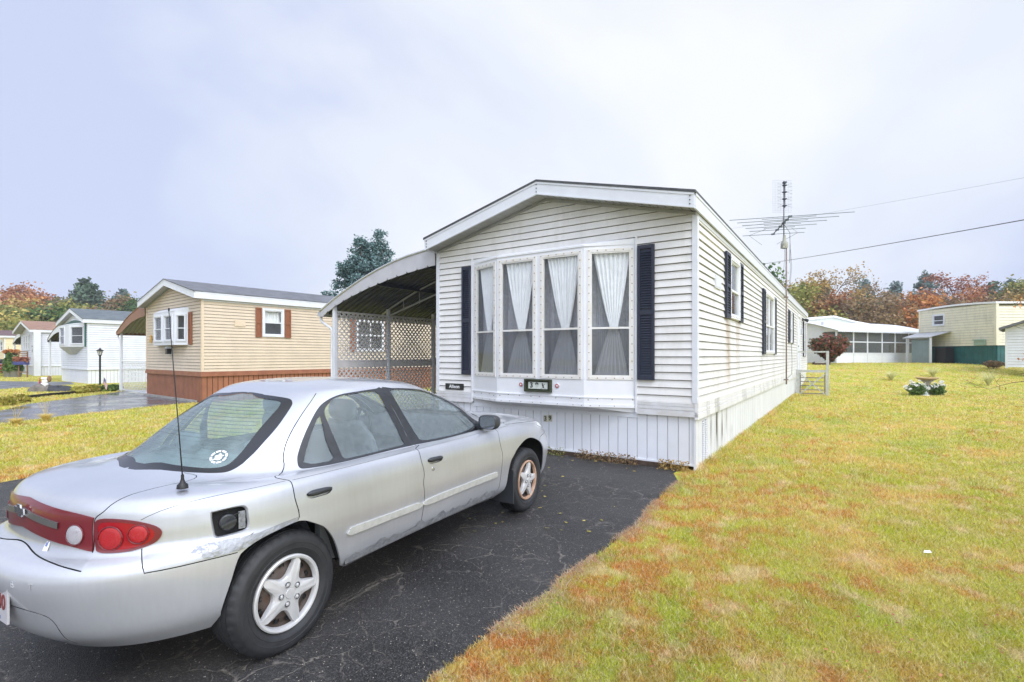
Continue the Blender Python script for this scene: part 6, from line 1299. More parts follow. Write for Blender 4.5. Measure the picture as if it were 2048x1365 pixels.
def wheel(car, wx, sd, front):
    r = .302; w2 = .095; yo = .81; s = sd
    w = empty('wheel', (wx, s * (yo - w2), .300), 0, car); w.rotation_euler = (0, R(random.uniform(0, 60) if not (front or sd > 0) else (14 if front else 0)), 0)
    ax = (0, s, 0)
    # tyre with grooves, shoulder blocks and a sidewall bead
    ty = MB(); prof = [(.190, -w2 + .010), (.205, -w2 - .002), (.245, -w2 - .010), (.275, -w2 - .004), (.292, -w2 + .012)]
    t0 = -w2 + .020
    gro = [(-.058), (-.020), (.020), (.058)]
    prof += [(.299, t0)]
    for g in gro: prof += [(.3015, g - .0045), (.293, g - .0035), (.293, g + .0035), (.3015, g + .0045)]
    prof += [(.299, -t0), (.292, w2 - .012), (.283, w2 - .001), (.275, w2 + .004), (.2735, w2 + .0055), (.262, w2 + .0085), (.245, w2 + .010), (.2435, w2 + .0085), (.222, w2 + .0075), (.2205, w2 + .0095), (.205, w2 + .004), (.196, w2 - .004), (.187, w2 - .012)]
    n = 160; a_ = Vector((0, 0, 1)); b_ = Vector(ax).cross(a_)
    for i_, (rr, h) in enumerate(prof):
        for k in range(n):
            an = 2 * math.pi * k / n; q = rr
            if rr > .290 and abs(h) > w2 - .03 and k % 4 == 0: q -= .005
            elif rr > .299 and k % 4 == 0 and abs(h) > .06: q -= .004
            ty.v.append(tuple(Vector(ax) * h + a_ * (q * math.cos(an)) + b_ * (q * math.sin(an))))
    for i_ in range(len(prof) - 1):
        for k in range(n): ty.f.append((i_ * n + k, i_ * n + (k + 1) % n, (i_ + 1) * n + (k + 1) % n, (i_ + 1) * n + k)); ty.m.append(0)
    ty.build('tyre', M['tyre'], w, smooth=True, shade_angle=40)
    st = MB(); st.lathe([(.186, w2 - .01), (.178, w2 - .02), (.172, w2 - .045), (.150, w2 - .05), (.125, w2 - .030), (.080, w2 - .022), (.060, w2 - .035), (0, w2 - .035)], (0, 0, 0), ax, 48)
    so_ = st.build('steel_rim', M['steel_rust'], w, smooth=True)
    ho = MB(); 
    for k in range(14):
        an = 2 * math.pi * k / 14; ho.lathe([(.013, w2 - .0295), (.009, w2 - .045)], a_ * (.137 * math.cos(an)) + b_ * (.137 * math.sin(an)), ax, 10); ho.lathe([(.013, w2 - .0345), (0, w2 - .0345)], a_ * (.137 * math.cos(an)) + b_ * (.137 * math.sin(an)), ax, 10)
    ho.build('rim_holes', M['black'], so_)
    # five-spoke cover
    hc = MB(); hc.lathe([(.187, w2 - .010), (.187, w2 + .001), (.180, w2 + .0065), (.170, w2 + .004), (.164, w2 - .006), (.162, w2 - .020)], (0, 0, 0), ax, 72, 1 if front else 0)
    P2 = lambda rr, an, h: tuple(Vector(ax) * h + a_ * (rr * math.cos(an)) + b_ * (rr * math.sin(an)))
    # star outline
    out = []; ph = .0
    for k in range(5):
        base = 2 * math.pi * k / 5 + ph
        hw_in = .34
        for t in np.linspace(-1, 1, 23):
            # t: from valley to valley through the spoke tip
            a = abs(t); ang = base + t * math.pi / 5
            if a < .13: rr = .170
            else:
                q = (a - .13) / .87; rr = .170 - (.170 - .084) * (1 - (1 - q) ** 2.7)
            out.append((rr, ang))
    m_ = len(out); lev = [(1.0, w2 - .022), (1.0, w2 - .004), (.93, w2 + .004), (.55, w2 + .012), (.30, w2 + .010)]
    b0 = len(hc.v)
    for sc_, h in lev:
        for rr, ang in out:
            q = rr * sc_ if rr < .12 or sc_ >= 1 else rr * (sc_ if sc_ < .9 else .985)
            da = 0
            hc.v.append(P2(q, ang, h - (.006 if rr > .16 and sc_ > .9 else 0)))
    for i_ in range(len(lev) - 1):
        for k in range(m_): hc.f.append((b0 + i_ * m_ + k, b0 + i_ * m_ + (k + 1) % m_, b0 + (i_ + 1) * m_ + (k + 1) % m_, b0 + (i_ + 1) * m_ + k)); hc.m.append(0)
    hc.f.append(tuple(b0 + (len(lev) - 1) * m_ + k for k in range(m_))); hc.m.append(0)
    ho_ = hc.build('wheel_cover', [M['cover'], M['cover_rust']], w, smooth=True, shade_angle=28)
    lg = MB()
    for k in range(5):
        an = 2 * math.pi * (k + .5) / 5; c = a_ * (.050 * math.cos(an)) + b_ * (.050 * math.sin(an)); hh = w2 + .0155
        lg.lathe([(.0145, hh), (.0125, hh - .007)], c, ax, 14, 1); lg.lathe([(.0125, hh - .004), (.0085, hh - .004)], c, ax, 14, 1); lg.lathe([(.0085, hh - .007), (.0085, hh + .001), (.006, hh + .003), (0, hh + .003)], c, ax, 6, 0)
    lg.lathe([(.026, w2 + .011), (.024, w2 + .0145), (0, w2 + .0155)], (0, 0, 0), ax, 24, 0); lg.build('wheel_nuts', [M['cover'], M['cover_dark']], ho_, smooth=True, shade_angle=30)
def paint_mat():
    m, nt, b = base_mat('paint'); N = nt.nodes.new; L = nt.links.new
    b.inputs['Metallic'].default_value = .55; b.inputs['Roughness'].default_value = .34; b.inputs['Coat Weight'].default_value = .8; b.inputs['Coat Roughness'].default_value = .04
    tc = N('ShaderNodeTexCoord'); n = N('ShaderNodeTexNoise'); n.inputs['Scale'].default_value = 2.2; n.inputs['Detail'].default_value = 7; L(tc.outputs['Object'], n.inputs['Vector'])
    r = N('ShaderNodeValToRGB'); r.color_ramp.elements[0].position = .3; r.color_ramp.elements[0].color = (.45, .465, .50, 1); r.color_ramp.elements[1].position = .65; r.color_ramp.elements[1].color = (.52, .535, .57, 1); L(n.outputs[0], r.inputs[0])
    # run-off streaks
    mp = N('ShaderNodeMapping'); mp.inputs['Scale'].default_value = (60, 60, 3); L(tc.outputs['Object'], mp.inputs[0]); n3 = N('ShaderNodeTexNoise'); n3.inputs['Scale'].default_value = 1; n3.inputs['Detail'].default_value = 3; L(mp.outputs[0], n3.inputs['Vector'])
    mr0 = N('ShaderNodeMapRange'); mr0.inputs[1].default_value = .3; mr0.inputs[2].default_value = .7; mr0.inputs[3].default_value = .975; mr0.inputs[4].default_value = 1.02; L(n3.outputs[0], mr0.inputs[0])
    hs = N('ShaderNodeHueSaturation'); L(mr0.outputs[0], hs.inputs['Value']); L(r.outputs[0], hs.inputs['Color']); L(hs.outputs[0], b.inputs['Base Color'])
    mr = N('ShaderNodeMapRange'); mr.inputs[3].default_value = .27; mr.inputs[4].default_value = .42; L(n.outputs[0], mr.inputs[0]); L(mr.outputs[0], b.inputs['Roughness'])
    # fine rain beading
    n2 = N('ShaderNodeTexVoronoi'); n2.inputs['Scale'].default_value = 160; L(tc.outputs['Object'], n2.inputs['Vector']); bp = N('ShaderNodeBump'); bp.inputs['Strength'].default_value = .05; bp.inputs['Distance'].default_value = .001; L(n2.outputs['Distance'], bp.inputs['Height']); L(bp.outputs[0], b.inputs['Coat Normal'])
    return m
M['paint'] = paint_mat(); M['bumper_paint'] = M['paint'].copy(); M['bumper_paint'].name = 'bumper_paint'; M['bumper_paint'].node_tree.nodes['Principled BSDF'].inputs['Metallic'].default_value = .35
M['crease'] = mat('crease', (.16, .165, .175), .5); M['gap'] = mat('gap', (.01, .01, .011), .8); M['hinge_grey'] = mat('hinge_grey', (.22, .23, .25), .5, metal=.3, var=.3, vscale=60); M['liner'] = mat('liner', (.018, .018, .019), .85, var=.4, vscale=8)
M['black_plastic'] = mat('black_plastic', (.03, .033, .038), .42); M['moulding'] = mat('moulding', (.43, .43, .40), .4, var=.12, vscale=25)
M['tyre'] = mat('tyre', (.022, .023, .025), .62, var=.3, vscale=14, bump=.1, bscale=120)
M['steel_rust'] = mat('steel_rust', (.10, .09, .085), .6, metal=.3, c2=(.09, .055, .04), vscale=18)
M['cover'] = mat('cover', (.56, .56, .56), .42, metal=.25, var=.08, vscale=12); M['cover_rust'] = mat('cover_rust', (.50, .33, .24), .6, c2=(.30, .17, .10), vscale=12); M['cover_dark'] = mat('cover_dark', (.10, .105, .11), .6)
M['lamp_red'] = mat('lamp_red', (.30, .008, .014), .2, coat=.3, spec=.35); M['lamp_red_bright'] = mat('lamp_red_bright', (.40, .006, .010), .22, coat=.25, bump=.5, bscale=300); M['lamp_maroon'] = mat('lamp_maroon', (.15, .016, .022), .28, coat=.35, var=.12, vscale=9)
M['lamp_white'] = mat('lamp_white', (.42, .40, .43), .25, coat=.4, bump=.6, bscale=250); M['lamp_clear'] = mat('lamp_clear', (.62, .64, .66), .1, coat=1)
M['mirror'] = mat('mirror', (.35, .38, .42), .08, metal=.9); M['cabin'] = mat('cabin', (.16, .17, .18), .9); M['cabin_dark'] = mat('cabin_dark', (.045, .05, .055), .7); M['seat'] = mat('seat', (.14, .155, .17), .95, var=.15, vscale=12)
M['tape'] = mat('tape', (.36, .37, .39), .30, metal=.4, c2=(.24, .25, .27), vscale=16, bump=1.0, bscale=22); M['chrome_dull'] = mat('chrome_dull', (.22, .22, .22), .35, metal=.7)
M['plate_white'] = mat('plate_white', (.48, .47, .49), .5); M['plate_red'] = mat('plate_red', (.20, .05, .05), .6); M['sticker_blue'] = mat('sticker_blue', (.14, .18, .38), .5); M['emboss'] = mat('emboss', (.66, .67, .68), .3, metal=.4)
M['car_glass'] = glass_mat('car_glass', (.84, .91, .92), (.45, .53, .56), .24, .02, streak=.04, fscale=30)
M['car_glass_tint'] = glass_mat('car_glass_tint', (.70, .80, .82), (.36, .43, .46), .34, .03, streak=.04, fscale=10)
M['rear_glass'] = glass_mat('rear_glass', (.74, .90, .88), (.36, .47, .48), .30, .015, streak=.08, fscale=9)
M['defrost'] = mat('defrost', (.10, .12, .12), .6)
build_car()
# ------------------------------------------------------------------ road behind the camera
sheet('road', [(-60, -30), (60, -52), (60, -44), (-60, -22)] if False else [(-70, 18 - 40), (60, -48), (60, -41), (20, -14), (2, -5.5), (-9.6, -7.0), (-30, 4), (-70, 24)], M['asphalt_far'], .002)

# ------------------------------------------------------------------ foliage
def quads_mesh(name, C, U, V_, m, parent=None, tri=False):
    """many small leaf faces: centres C, half axes U and V"""
    n = len(C)
    if tri: P = np.stack([C - U, C + U, C + V_ * 2], 1).reshape(-1, 3); k = 3
    else: P = np.stack([C - U - V_, C + U - V_, C + U + V_, C - U + V_], 1).reshape(-1, 3); k = 4
    me = bpy.data.meshes.new(name); me.vertices.add(n * k); me.vertices.foreach_set('co', P.astype(np.float32).ravel()); me.loops.add(n * k); me.loops.foreach_set('vertex_index', np.arange(n * k, dtype=np.int32))
    me.polygons.add(n); me.polygons.foreach_set('loop_start', np.arange(0, n * k, k, dtype=np.int32)); me.polygons.foreach_set('loop_total', np.full(n, k, np.int32)); me.materials.append(m); me.update(); me.validate()
    o = bpy.data.objects.new(name, me); col.objects.link(o); o.parent = parent; return o
def rand_axes(r, n, size, flat=0.0):
    a = r.normal(size=(n, 3)); a[:, 2] *= (1 - flat); a /= np.linalg.norm(a, axis=1, keepdims=True); b = np.cross(a, r.normal(size=(n, 3))); b /= np.linalg.norm(b, axis=1, keepdims=True)
    s = size * r.uniform(.55, 1.25, (n, 1)); return a * s, b * s * r.uniform(.5, .9, (n, 1))
LM = {
 'green': leaf_mat('leaf_green', [(0.033, 0.081, 0.025), (0.071, 0.140, 0.040), (0.132, 0.207, 0.057)]),
 'olive': leaf_mat('leaf_olive', [(0.077, 0.097, 0.036), (0.166, 0.180, 0.064), (0.255, 0.228, 0.091)]),
 'yellow': leaf_mat('leaf_yellow', [(0.194, 0.180, 0.044), (0.445, 0.363, 0.083), (0.623, 0.487, 0.146)]),
 'yellowgreen': leaf_mat('leaf_yellowgreen', [(0.122, 0.149, 0.040), (0.256, 0.284, 0.072), (0.417, 0.363, 0.104)]),
 'orange': leaf_mat('leaf_orange', [(.28, .10, .04), (.55, .22, .07), (.62, .34, .12)]),
 'rust': leaf_mat('leaf_rust', [(.22, .085, .04), (.42, .17, .075), (.50, .26, .12)]),
 'red': leaf_mat('leaf_red', [(.20, .07, .055), (.38, .14, .09), (.46, .22, .12)]),
 'brown': leaf_mat('leaf_brown', [(.15, .11, .07), (.28, .19, .10), (.36, .25, .13)]),
 'goldbrown': leaf_mat('leaf_goldbrown', [(.22, .15, .05), (.42, .27, .08), (.52, .36, .13)]),
 'pine': leaf_mat('leaf_pine', [(0.033, 0.067, 0.040), (0.072, 0.120, 0.072), (0.119, 0.180, 0.112)], trans=.1),
 'bluepine': leaf_mat('leaf_bluepine', [(0.074, 0.122, 0.115), (0.145, 0.213, 0.200), (0.207, 0.275, 0.262)], trans=.1),
 'spruce': leaf_mat('leaf_spruce', [(.04, .085, .08), (.11, .19, .18), (.27, .38, .37)], trans=.1),
 'bush': leaf_mat('leaf_bush', [(0.048, 0.089, 0.034), (0.106, 0.113, 0.052), (0.248, 0.084, 0.064), (0.350, 0.118, 0.091)]),
 'cone': leaf_mat('leaf_cone', [(0.048, 0.103, 0.028), (0.110, 0.206, 0.049), (0.229, 0.297, 0.079)]),
 'hosta': leaf_mat('leaf_hosta', [(.20, .22, .03), (.38, .34, .06), (.45, .33, .10)]),
}
def skeleton(r, H, spread, levels=3, n0=6, trunk_frac=.35, up=.5, lean=0):
    """returns segments [(path, radii)] and tips"""
    segs, tips = [], []; tr = H * .016 + .05
    top = np.array([lean * H * .1, 0, H * .9]); P = [np.array([0, 0, 0.0])]
    for k in range(1, 7): t = k / 6; P.append(np.array([lean * H * .1 * t + r.normal() * .02 * H * t, r.normal() * .02 * H * t, H * .9 * t]))
    segs.append((P, [tr * (1 - .85 * k / 6) for k in range(7)]))
    def grow(base, d, L_, rad, lev):
        n = 4; Q = [base]; dd = d.copy()
        for k in range(n): dd = dd + r.normal(size=3) * .16 + np.array([0, 0, .07 * up]); dd /= np.linalg.norm(dd); Q.append(Q[-1] + dd * L_ / n)
        segs.append((Q, [rad * (1 - .7 * k / n) for k in range(n + 1)]))
        if lev >= levels: tips.append(Q[-1]); tips.append(Q[-2]); return
        for k in range(3 if lev > 1 else 4):
            i = 1 + int(r.integers(0, n)); nd = dd + r.normal(size=3) * .65; nd[2] = abs(nd[2]) * .5 + up * .3 if r.random() < .8 else nd[2]; nd /= np.linalg.norm(nd); grow(Q[min(i, n)], nd, L_ * r.uniform(.45, .68), rad * .5, lev + 1)
        tips.append(Q[-1])
    for k in range(n0):
        t = trunk_frac + (1 - trunk_frac) * (k + r.random()) / n0; z = H * .9 * t; i = min(int(t * 6), 5); f = t * 6 - i; b = P[i] * (1 - f) + P[i + 1] * f; a = r.uniform(0, 6.283) + k * 2.4
        L_ = spread * (1.15 - .75 * max(0, (t - trunk_frac) / (1 - trunk_frac)) ** 1.3) * r.uniform(.7, 1.05); d = np.array([math.cos(a), math.sin(a), up * (.5 + t)]); d /= np.linalg.norm(d); grow(b, d, L_, tr * .42, 1)
    return segs, tips
def deciduous(loc, H, spread, leaf, label, n=2600, size=.17, clump=.9, group=None, dens=1.0, seed=0, bark='bark', up=.55, trunk=.25, name='autumn_tree', cat='tree', sx=1):
    r = np.random.default_rng(seed + 100); t = tag(empty(name, loc, 0), label, cat, group)
    segs, tips = skeleton(r, H * .84, spread, 3, 8, trunk, up); mb = MB()
    for P, R_ in segs: mb.tube([tuple(p) for p in P], [max(q, .012) for q in R_], 5 if R_[0] > .08 else 3, cap=False)
    mb.build('trunk', M[bark], t)
    tips = np.array(tips); keep = tips[r.random(len(tips)) < dens]; keep = keep if len(keep) > 4 else tips
    w = r.dirichlet(np.ones(len(keep)) * 1.2); idx = r.choice(len(keep), n, p=w); C = keep[idx] + r.normal(size=(n, 3)) * clump * np.array([.55, .55, .42])
    U, V_ = rand_axes(r, n, size, .3); quads_mesh('crown', C, U, V_, LM[leaf], t); return t
def conifer(loc, H, rad, leaf, label, n=5200, size=.16, group=None, seed=0, open_=0.3, base=.12, name='pine_tree', droop=-.12, tier=2.0, jit=1.3, pw=.8):
    r = np.random.default_rng(seed + 500); t = tag(empty(name, loc, 0), label, 'tree', group); mb = MB(); mb.tube([(0, 0, 0), (0, 0, H * .6), (0, 0, H)], [H * .018, H * .011, .01], 7, cap=False)
    C, W_ = [], []; tiers = int(H * tier)
    for k in range(tiers):
        f = base + (1 - base) * k / tiers; z = H * f; L0 = rad * (1 - f) ** pw + .12
        for q in range(int(5 + 3 * (1 - f))):
            if r.random() < open_ * .5: continue
            a = r.uniform(0, 6.283); L_ = L0 * r.uniform(.7, 1.12); d = np.array([math.cos(a), math.sin(a), 0]); tip = np.array([0, 0, z]) + d * L_ + np.array([0, 0, droop * L_ + .10 * L_])
            mid = np.array([0, 0, z]) + d * L_ * .5 + np.array([0, 0, droop * L_ * .9]); mb.tube([(0, 0, z), tuple(mid), tuple(tip)], [.03, .02, .006], 3, cap=False)
            m_ = max(6, int(L_ * 16)); s = r.random(m_) ** .6; sd = np.array([-d[1], d[0], 0]); B = np.outer(1 - s, (0, 0, z)) + np.outer(s, tip) + np.outer(-np.sin(s * math.pi) * .12 * L_, (0, 0, 1))
            C.append(B + np.outer(r.normal(size=m_) * .20 * L_ * (1.15 - s), sd) + np.outer(r.normal(size=m_) * .05 * L_ + .02, (0, 0, 1))); W_ += [L_] * m_
    mb.build('trunk', M['bark'], t); C = np.concatenate(C)
    rep = max(1, int(round(n / len(C)))); C = np.repeat(C, rep, 0) + r.normal(size=(len(C) * rep, 3)) * size * jit
    U, V_ = rand_axes(r, len(C), size, .35); quads_mesh('crown', C, U, V_, LM[leaf], t); return t
def T_at(px, D, top_py): p = at(px, D, 0); g = gz(p.x, p.y) + 5.0 * float(sstep((D - 75) / 120)); H = CAMH - (top_py - HORIZ) / FPX * D - g; return (p.x, p.y, g - .1), H + .1
G1 = 'autumn trees behind the homes on the left'; G2 = 'autumn trees beyond the lawn on the right'
ADJ = {'orange': 'orange leaved', 'rust': 'rust brown', 'red': 'reddish', 'brown': 'brown thinly leaved', 'green': 'green', 'olive': 'olive green', 'yellow': 'yellow', 'yellowgreen': 'yellow green', 'goldbrown': 'golden brown', 'pine': 'dark green', 'bluepine': 'blue green'}
LEFT = [(-25, 86, 596, 4.5, 'rust', 'at the left border, partly cut off'), (12, 92, 577, 5, 'rust', 'rising at the left border above the maroon roof'), (45, 96, 578, 6, 'orange', 'above the brown shingle roof, tallest of the orange ones'), (76, 104, 562, 6, 'rust', 'peaking highest left of the pines'), (28, 74, 618, 5, 'yellowgreen', 'low in front of the orange tree'), (62, 78, 606, 5, 'goldbrown', 'between the brown roof and the orange tree'),
        (100, 100, 578, 6, 'green', 'rounded, left of the tall pine'), (128, 94, 584, 5, 'olive', 'behind the peak of the green trimmed home'), (150, 76, 612, 4.5, 'yellowgreen', 'low, directly above the green trimmed home roof'), (205, 96, 580, 5.5, 'olive', 'just right of the tall pine'), (232, 88, 590, 5, 'brown', 'above the black roof vent'), (258, 98, 584, 5.5, 'olive', 'touching the tan home roof from behind'), (282, 90, 592, 5, 'green', 'mostly hidden by the tan home peak'),
        (6, 70, 640, 4, 'yellow', 'small and bright at the left border'), (190, 76, 612, 4.5, 'yellowgreen', 'low behind the roof vent'), (222, 74, 618, 4.5, 'brown', 'low behind the green trimmed home'), (110, 72, 622, 4.5, 'green', 'low between brown roof and white gable'), (78, 70, 628, 4, 'yellowgreen', 'low right above the brown shingle ridge'), (-60, 80, 610, 6, 'green', 'outside left'), (320, 95, 600, 6, 'brown', 'behind the tan home roof')]
def build_trees():
    for i, (px, D, top, sp, lf, where) in enumerate(LEFT):
        if px < -40 or px > 300: continue
        loc, H = T_at(px, D, top); deciduous(loc, H, sp * .92, lf, f'{ADJ[lf]} tree {where}', n=5200 if D > 80 else 4200, size=.20, clump=1.45, group=G1, seed=i, trunk=.12, up=.5)
    for i, (px, D, top, rd, lf, where) in enumerate([(168, 98, 557, 7, 'pine', 'tall in the middle of the left tree line'), (184, 92, 566, 6, 'pine', 'just right of the tallest left pine, slightly lower'), (245, 100, 578, 6, 'bluepine', 'half hidden left of the tan home peak')]):
        loc, H = T_at(px, D, top); conifer(loc, H, rd, lf, f'{ADJ[lf]} pine {where}', n=9000, size=.26, group=G1, seed=i)
    RIGHT = [(1536, 46, 519, 3.3, 'green', 'rising just over the long white eave', 1), (1578, 66, 545, 5, 'goldbrown', 'right beside the antenna mast', 1), (1602, 60, 566, 4, 'yellowgreen', 'low between antenna mast and flue', 1), (1655, 70, 528, 6.3, 'goldbrown', 'wide airy crown above the flue', .75), (1625, 78, 548, 5, 'olive', 'behind the wide airy crown', 1), (1700, 76, 548, 5, 'brown', 'with pale birch like trunk above the white roof', .6),
             (1742, 66, 592, 3.6, 'green', 'small and round above the white gable peak', 1), (1735, 84, 566, 5, 'brown', 'behind the small round green tree', .8), (1775, 78, 550, 4.6, 'brown', 'bare and grey in the middle of the tree line', .45), (1808, 74, 566, 4.4, 'brown', 'thin, just left of the bright orange tree', .6), (1843, 60, 586, 4.3, 'orange', 'bright, right above the cream home corner', 1), (1826, 66, 604, 4, 'rust', 'low left shoulder of the bright orange tree', 1), (1905, 72, 531, 6.2, 'red', 'tall above the cream home', .85), (1940, 80, 548, 5.5, 'red', 'right shoulder of the tall reddish one', .8),
             (1885, 66, 590, 4.5, 'rust', 'low behind the cream home roof', 1), (1925, 64, 594, 4.5, 'brown', 'low above the cream home ridge', 1), (1975, 70, 585, 5, 'brown', 'low, left of the yellow green tree', 1), (2035, 68, 548, 5, 'yellowgreen', 'at the right border', 1), (2010, 62, 588, 4, 'goldbrown', 'low at the right border above the cream roof', 1), (2070, 66, 560, 5, 'goldbrown', 'cut by the right border', 1), (1665, 62, 590, 4.5, 'rust', 'low behind the flue', 1), (1710, 60, 600, 4, 'brown', 'low above the long porch roof', 1), (1780, 60, 604, 4, 'brown', 'low above the right end of the porch roof', 1), (1635, 64, 596, 4, 'brown', 'low left of the flue', 1)]
    for i, (px, D, top, sp, lf, where, dens) in enumerate(RIGHT):
        loc, H = T_at(px, D, top); n = int(4200 * dens ** 1.5 * (.6 if lf in ('brown', 'rust') else .85))
        deciduous(loc, H, sp * .85, lf, f'{ADJ[lf]} tree {where}', n=n, size=.14 if dens > .9 else .11, clump=1.1 if dens > .9 else .75, group=G2, seed=50 + i, bark='bark_pale' if 'pale' in where else 'bark', trunk=.15 if dens > .9 else .3, up=.6, dens=dens)
    for i, (px, D, top, rd, lf, where) in enumerate([(1728, 92, 556, 5, 'bluepine', 'right of the wide airy crown'), (1852, 92, 545, 7, 'bluepine', 'rising behind the bright orange tree'), (1790, 96, 562, 5, 'bluepine', 'faint behind the bare grey tree'), (1985, 84, 562, 6.5, 'pine', 'right of the tall reddish tree'), (2018, 90, 560, 6, 'bluepine', 'behind the yellow green tree')]):
        loc, H = T_at(px, D, top); conifer(loc, H, rd, lf, f'{ADJ[lf]} pine {where}', n=6500, size=.24, group=G2, seed=20 + i, open_=.5)
    for i, (px, D, top, rd, where) in enumerate([(762, 31, 458, 4.6, 'right and taller'), (722, 30, 474, 4.6, 'left and lower')]):
        loc, H = T_at(px, D, top); conifer(loc, H, rd, 'spruce', f'blue spruce behind the carport roof, the {where} of the pair', n=70000, size=.055, tier=3.6, jit=2.0, pw=.92, group='pair of blue spruces behind the carport', seed=40 + i, open_=.15, base=.08, name='spruce_tree', droop=-.22)
build_trees()

# ------------------------------------------------------------------ lawn
def in_poly(x, y, P):
    r = np.zeros(len(x), bool); n = len(P)
    for i in range(n):
        (x1, y1), (x2, y2) = P[i], P[(i + 1) % n]
        if y1 == y2: continue
        r ^= ((y1 > y) != (y2 > y)) & (x < (x2 - x1) * (y - y1) / (y2 - y1) + x1)
    return r
HR = [hw(2.20, y) for y in np.linspace(-.02, 21.4, 5)]
LAWN_A = [(2.12, 6.28)] + [(x + .0, y) for x, y in EDGE] + [(-.75, 1.75), (2, .5), (60, 2), (60, 40), (22, 40), (14, 34)] + HR[::-1]
LAWN_B = LEFT_EDGE[2:] + [hw(-5.35, 1), hw(-5.4, 14), tw(.1, 10), tw(.1, .1), gp(384, 806), gp(330, 811), gp(274, 817), gp(190, 826), gp(111, 835), gp(0, 848), (-11.7, 9.0), (-13, 6), (-12, 3)]
LAWN_C = [(-14.9, 12.2), gp(0, 822), gp(60, 808), gp(150, 796), gp(225, 786), tw(-8.8, .5), tw(-9, 5), (-22.0, 26.0), gp(150, 769), gp(100, 773), gp(60, 775), gp(0, 779), gp(-40, 779)]
LAWN_D = [gp(-30, 761), gp(0, 762), gp(90, 763), gp(125, 763), gp(100, 752), gp(0, 752)]
def grass():
    r = np.random.default_rng(11); Cs = []
    def scatter(P, n_, d0, d1, fall):
        xs = [p[0] for p in P]; ys = [p[1] for p in P]; out = []
        # sample depth so that density falls off with distance
        u = r.random(n_); y = (d0 ** (1 - fall) + u * (d1 ** (1 - fall) - d0 ** (1 - fall))) ** (1 / (1 - fall))
        lim = 1.10 * y; x = r.uniform(-1, 1, n_) * np.minimum(lim, 60); k = in_poly(x, y, P); return x[k], y[k]
    X, Y = [], []
    for P, n_, d0, d1, fall in ((LAWN_A, 1300000, 1.9, 34, 1.6 + .001), (LAWN_B, 330000, 5, 18, 1.5), (LAWN_C, 120000, 12, 27, 1.5), (LAWN_D, 40000, 27, 42, 1.5)):
        a, b = scatter(P, n_, d0, d1, fall); X.append(a); Y.append(b)
    # longer fringe along house skirting and drive edge
    t = r.random(5200); a = 2.21 + np.abs(r.normal(size=5200)) * .05; yy = t * 21.4
    fx = HOUSE_O.x + hx.x * a + hy.x * yy; fy = HOUSE_O.y + hx.y * a + hy.y * yy
    nf = len(fx); x = np.concatenate([np.concatenate(X), fx]); y = np.concatenate([np.concatenate(Y), fy]); n = len(x); z = ground_z(x, y)
    x = x + r.normal(size=n) * .012; y = y + r.normal(size=n) * .012
    d = np.hypot(x, y); s = np.clip(d / 5.0, .8, 5)
    # tufts: height varies with place
    tuft = .5 + .5 * np.sin(x * 5.1 + 2 * np.sin(y * 3.3)) * np.sin(y * 4.7 + 1.7 * np.sin(x * 2.9)); h = (.016 + .022 * r.random(n) + .018 * tuft * r.random(n)); h[-nf:] *= 2.2; h *= np.clip(s, .9, 1.35)
    w = (.0016 + .0012 * r.random(n)) * s ** 1.05; a = r.uniform(0, 6.283, n); lean = r.uniform(.2, 1.15, n) * h; b = r.uniform(0, 6.283, n)
    px, py_ = np.cos(a) * w, np.sin(a) * w; lx, ly = np.cos(b) * lean, np.sin(b) * lean; z0 = z - .004
    P = np.stack([np.stack([x - px, y - py_, z0], -1), np.stack([x + px, y + py_, z0], -1), np.stack([x + px * .8 + lx * .35, y + py_ * .8 + ly * .35, z0 + h * .62], -1), np.stack([x - px * .8 + lx * .35, y - py_ * .8 + ly * .35, z0 + h * .62], -1), np.stack([x + lx, y + ly, z0 + h], -1)], 1)
    me = bpy.data.meshes.new('grass'); me.vertices.add(n * 5); me.vertices.foreach_set('co', P.astype(np.float32).ravel())
    base = (np.arange(n) * 5)[:, None]; L_ = (base + np.array([0, 1, 2, 3, 3, 2, 4])[None]).astype(np.int32).ravel(); me.loops.add(n * 7); me.loops.foreach_set('vertex_index', L_)
    st = (np.arange(n) * 7)[:, None] + np.array([0, 4])[None]; me.polygons.add(n * 2); me.polygons.foreach_set('loop_start', st.astype(np.int32).ravel()); me.polygons.foreach_set('loop_total', np.tile(np.array([4, 3], np.int32), n))
    me.materials.append(M['blade']); me.update(); o = bpy.data.objects.new('grass', me); col.objects.link(o); tag(o, 'short yellow green autumn grass with rusty patches covering the lawns', 'grass', kind='stuff')
    print('blades', n)
grass()
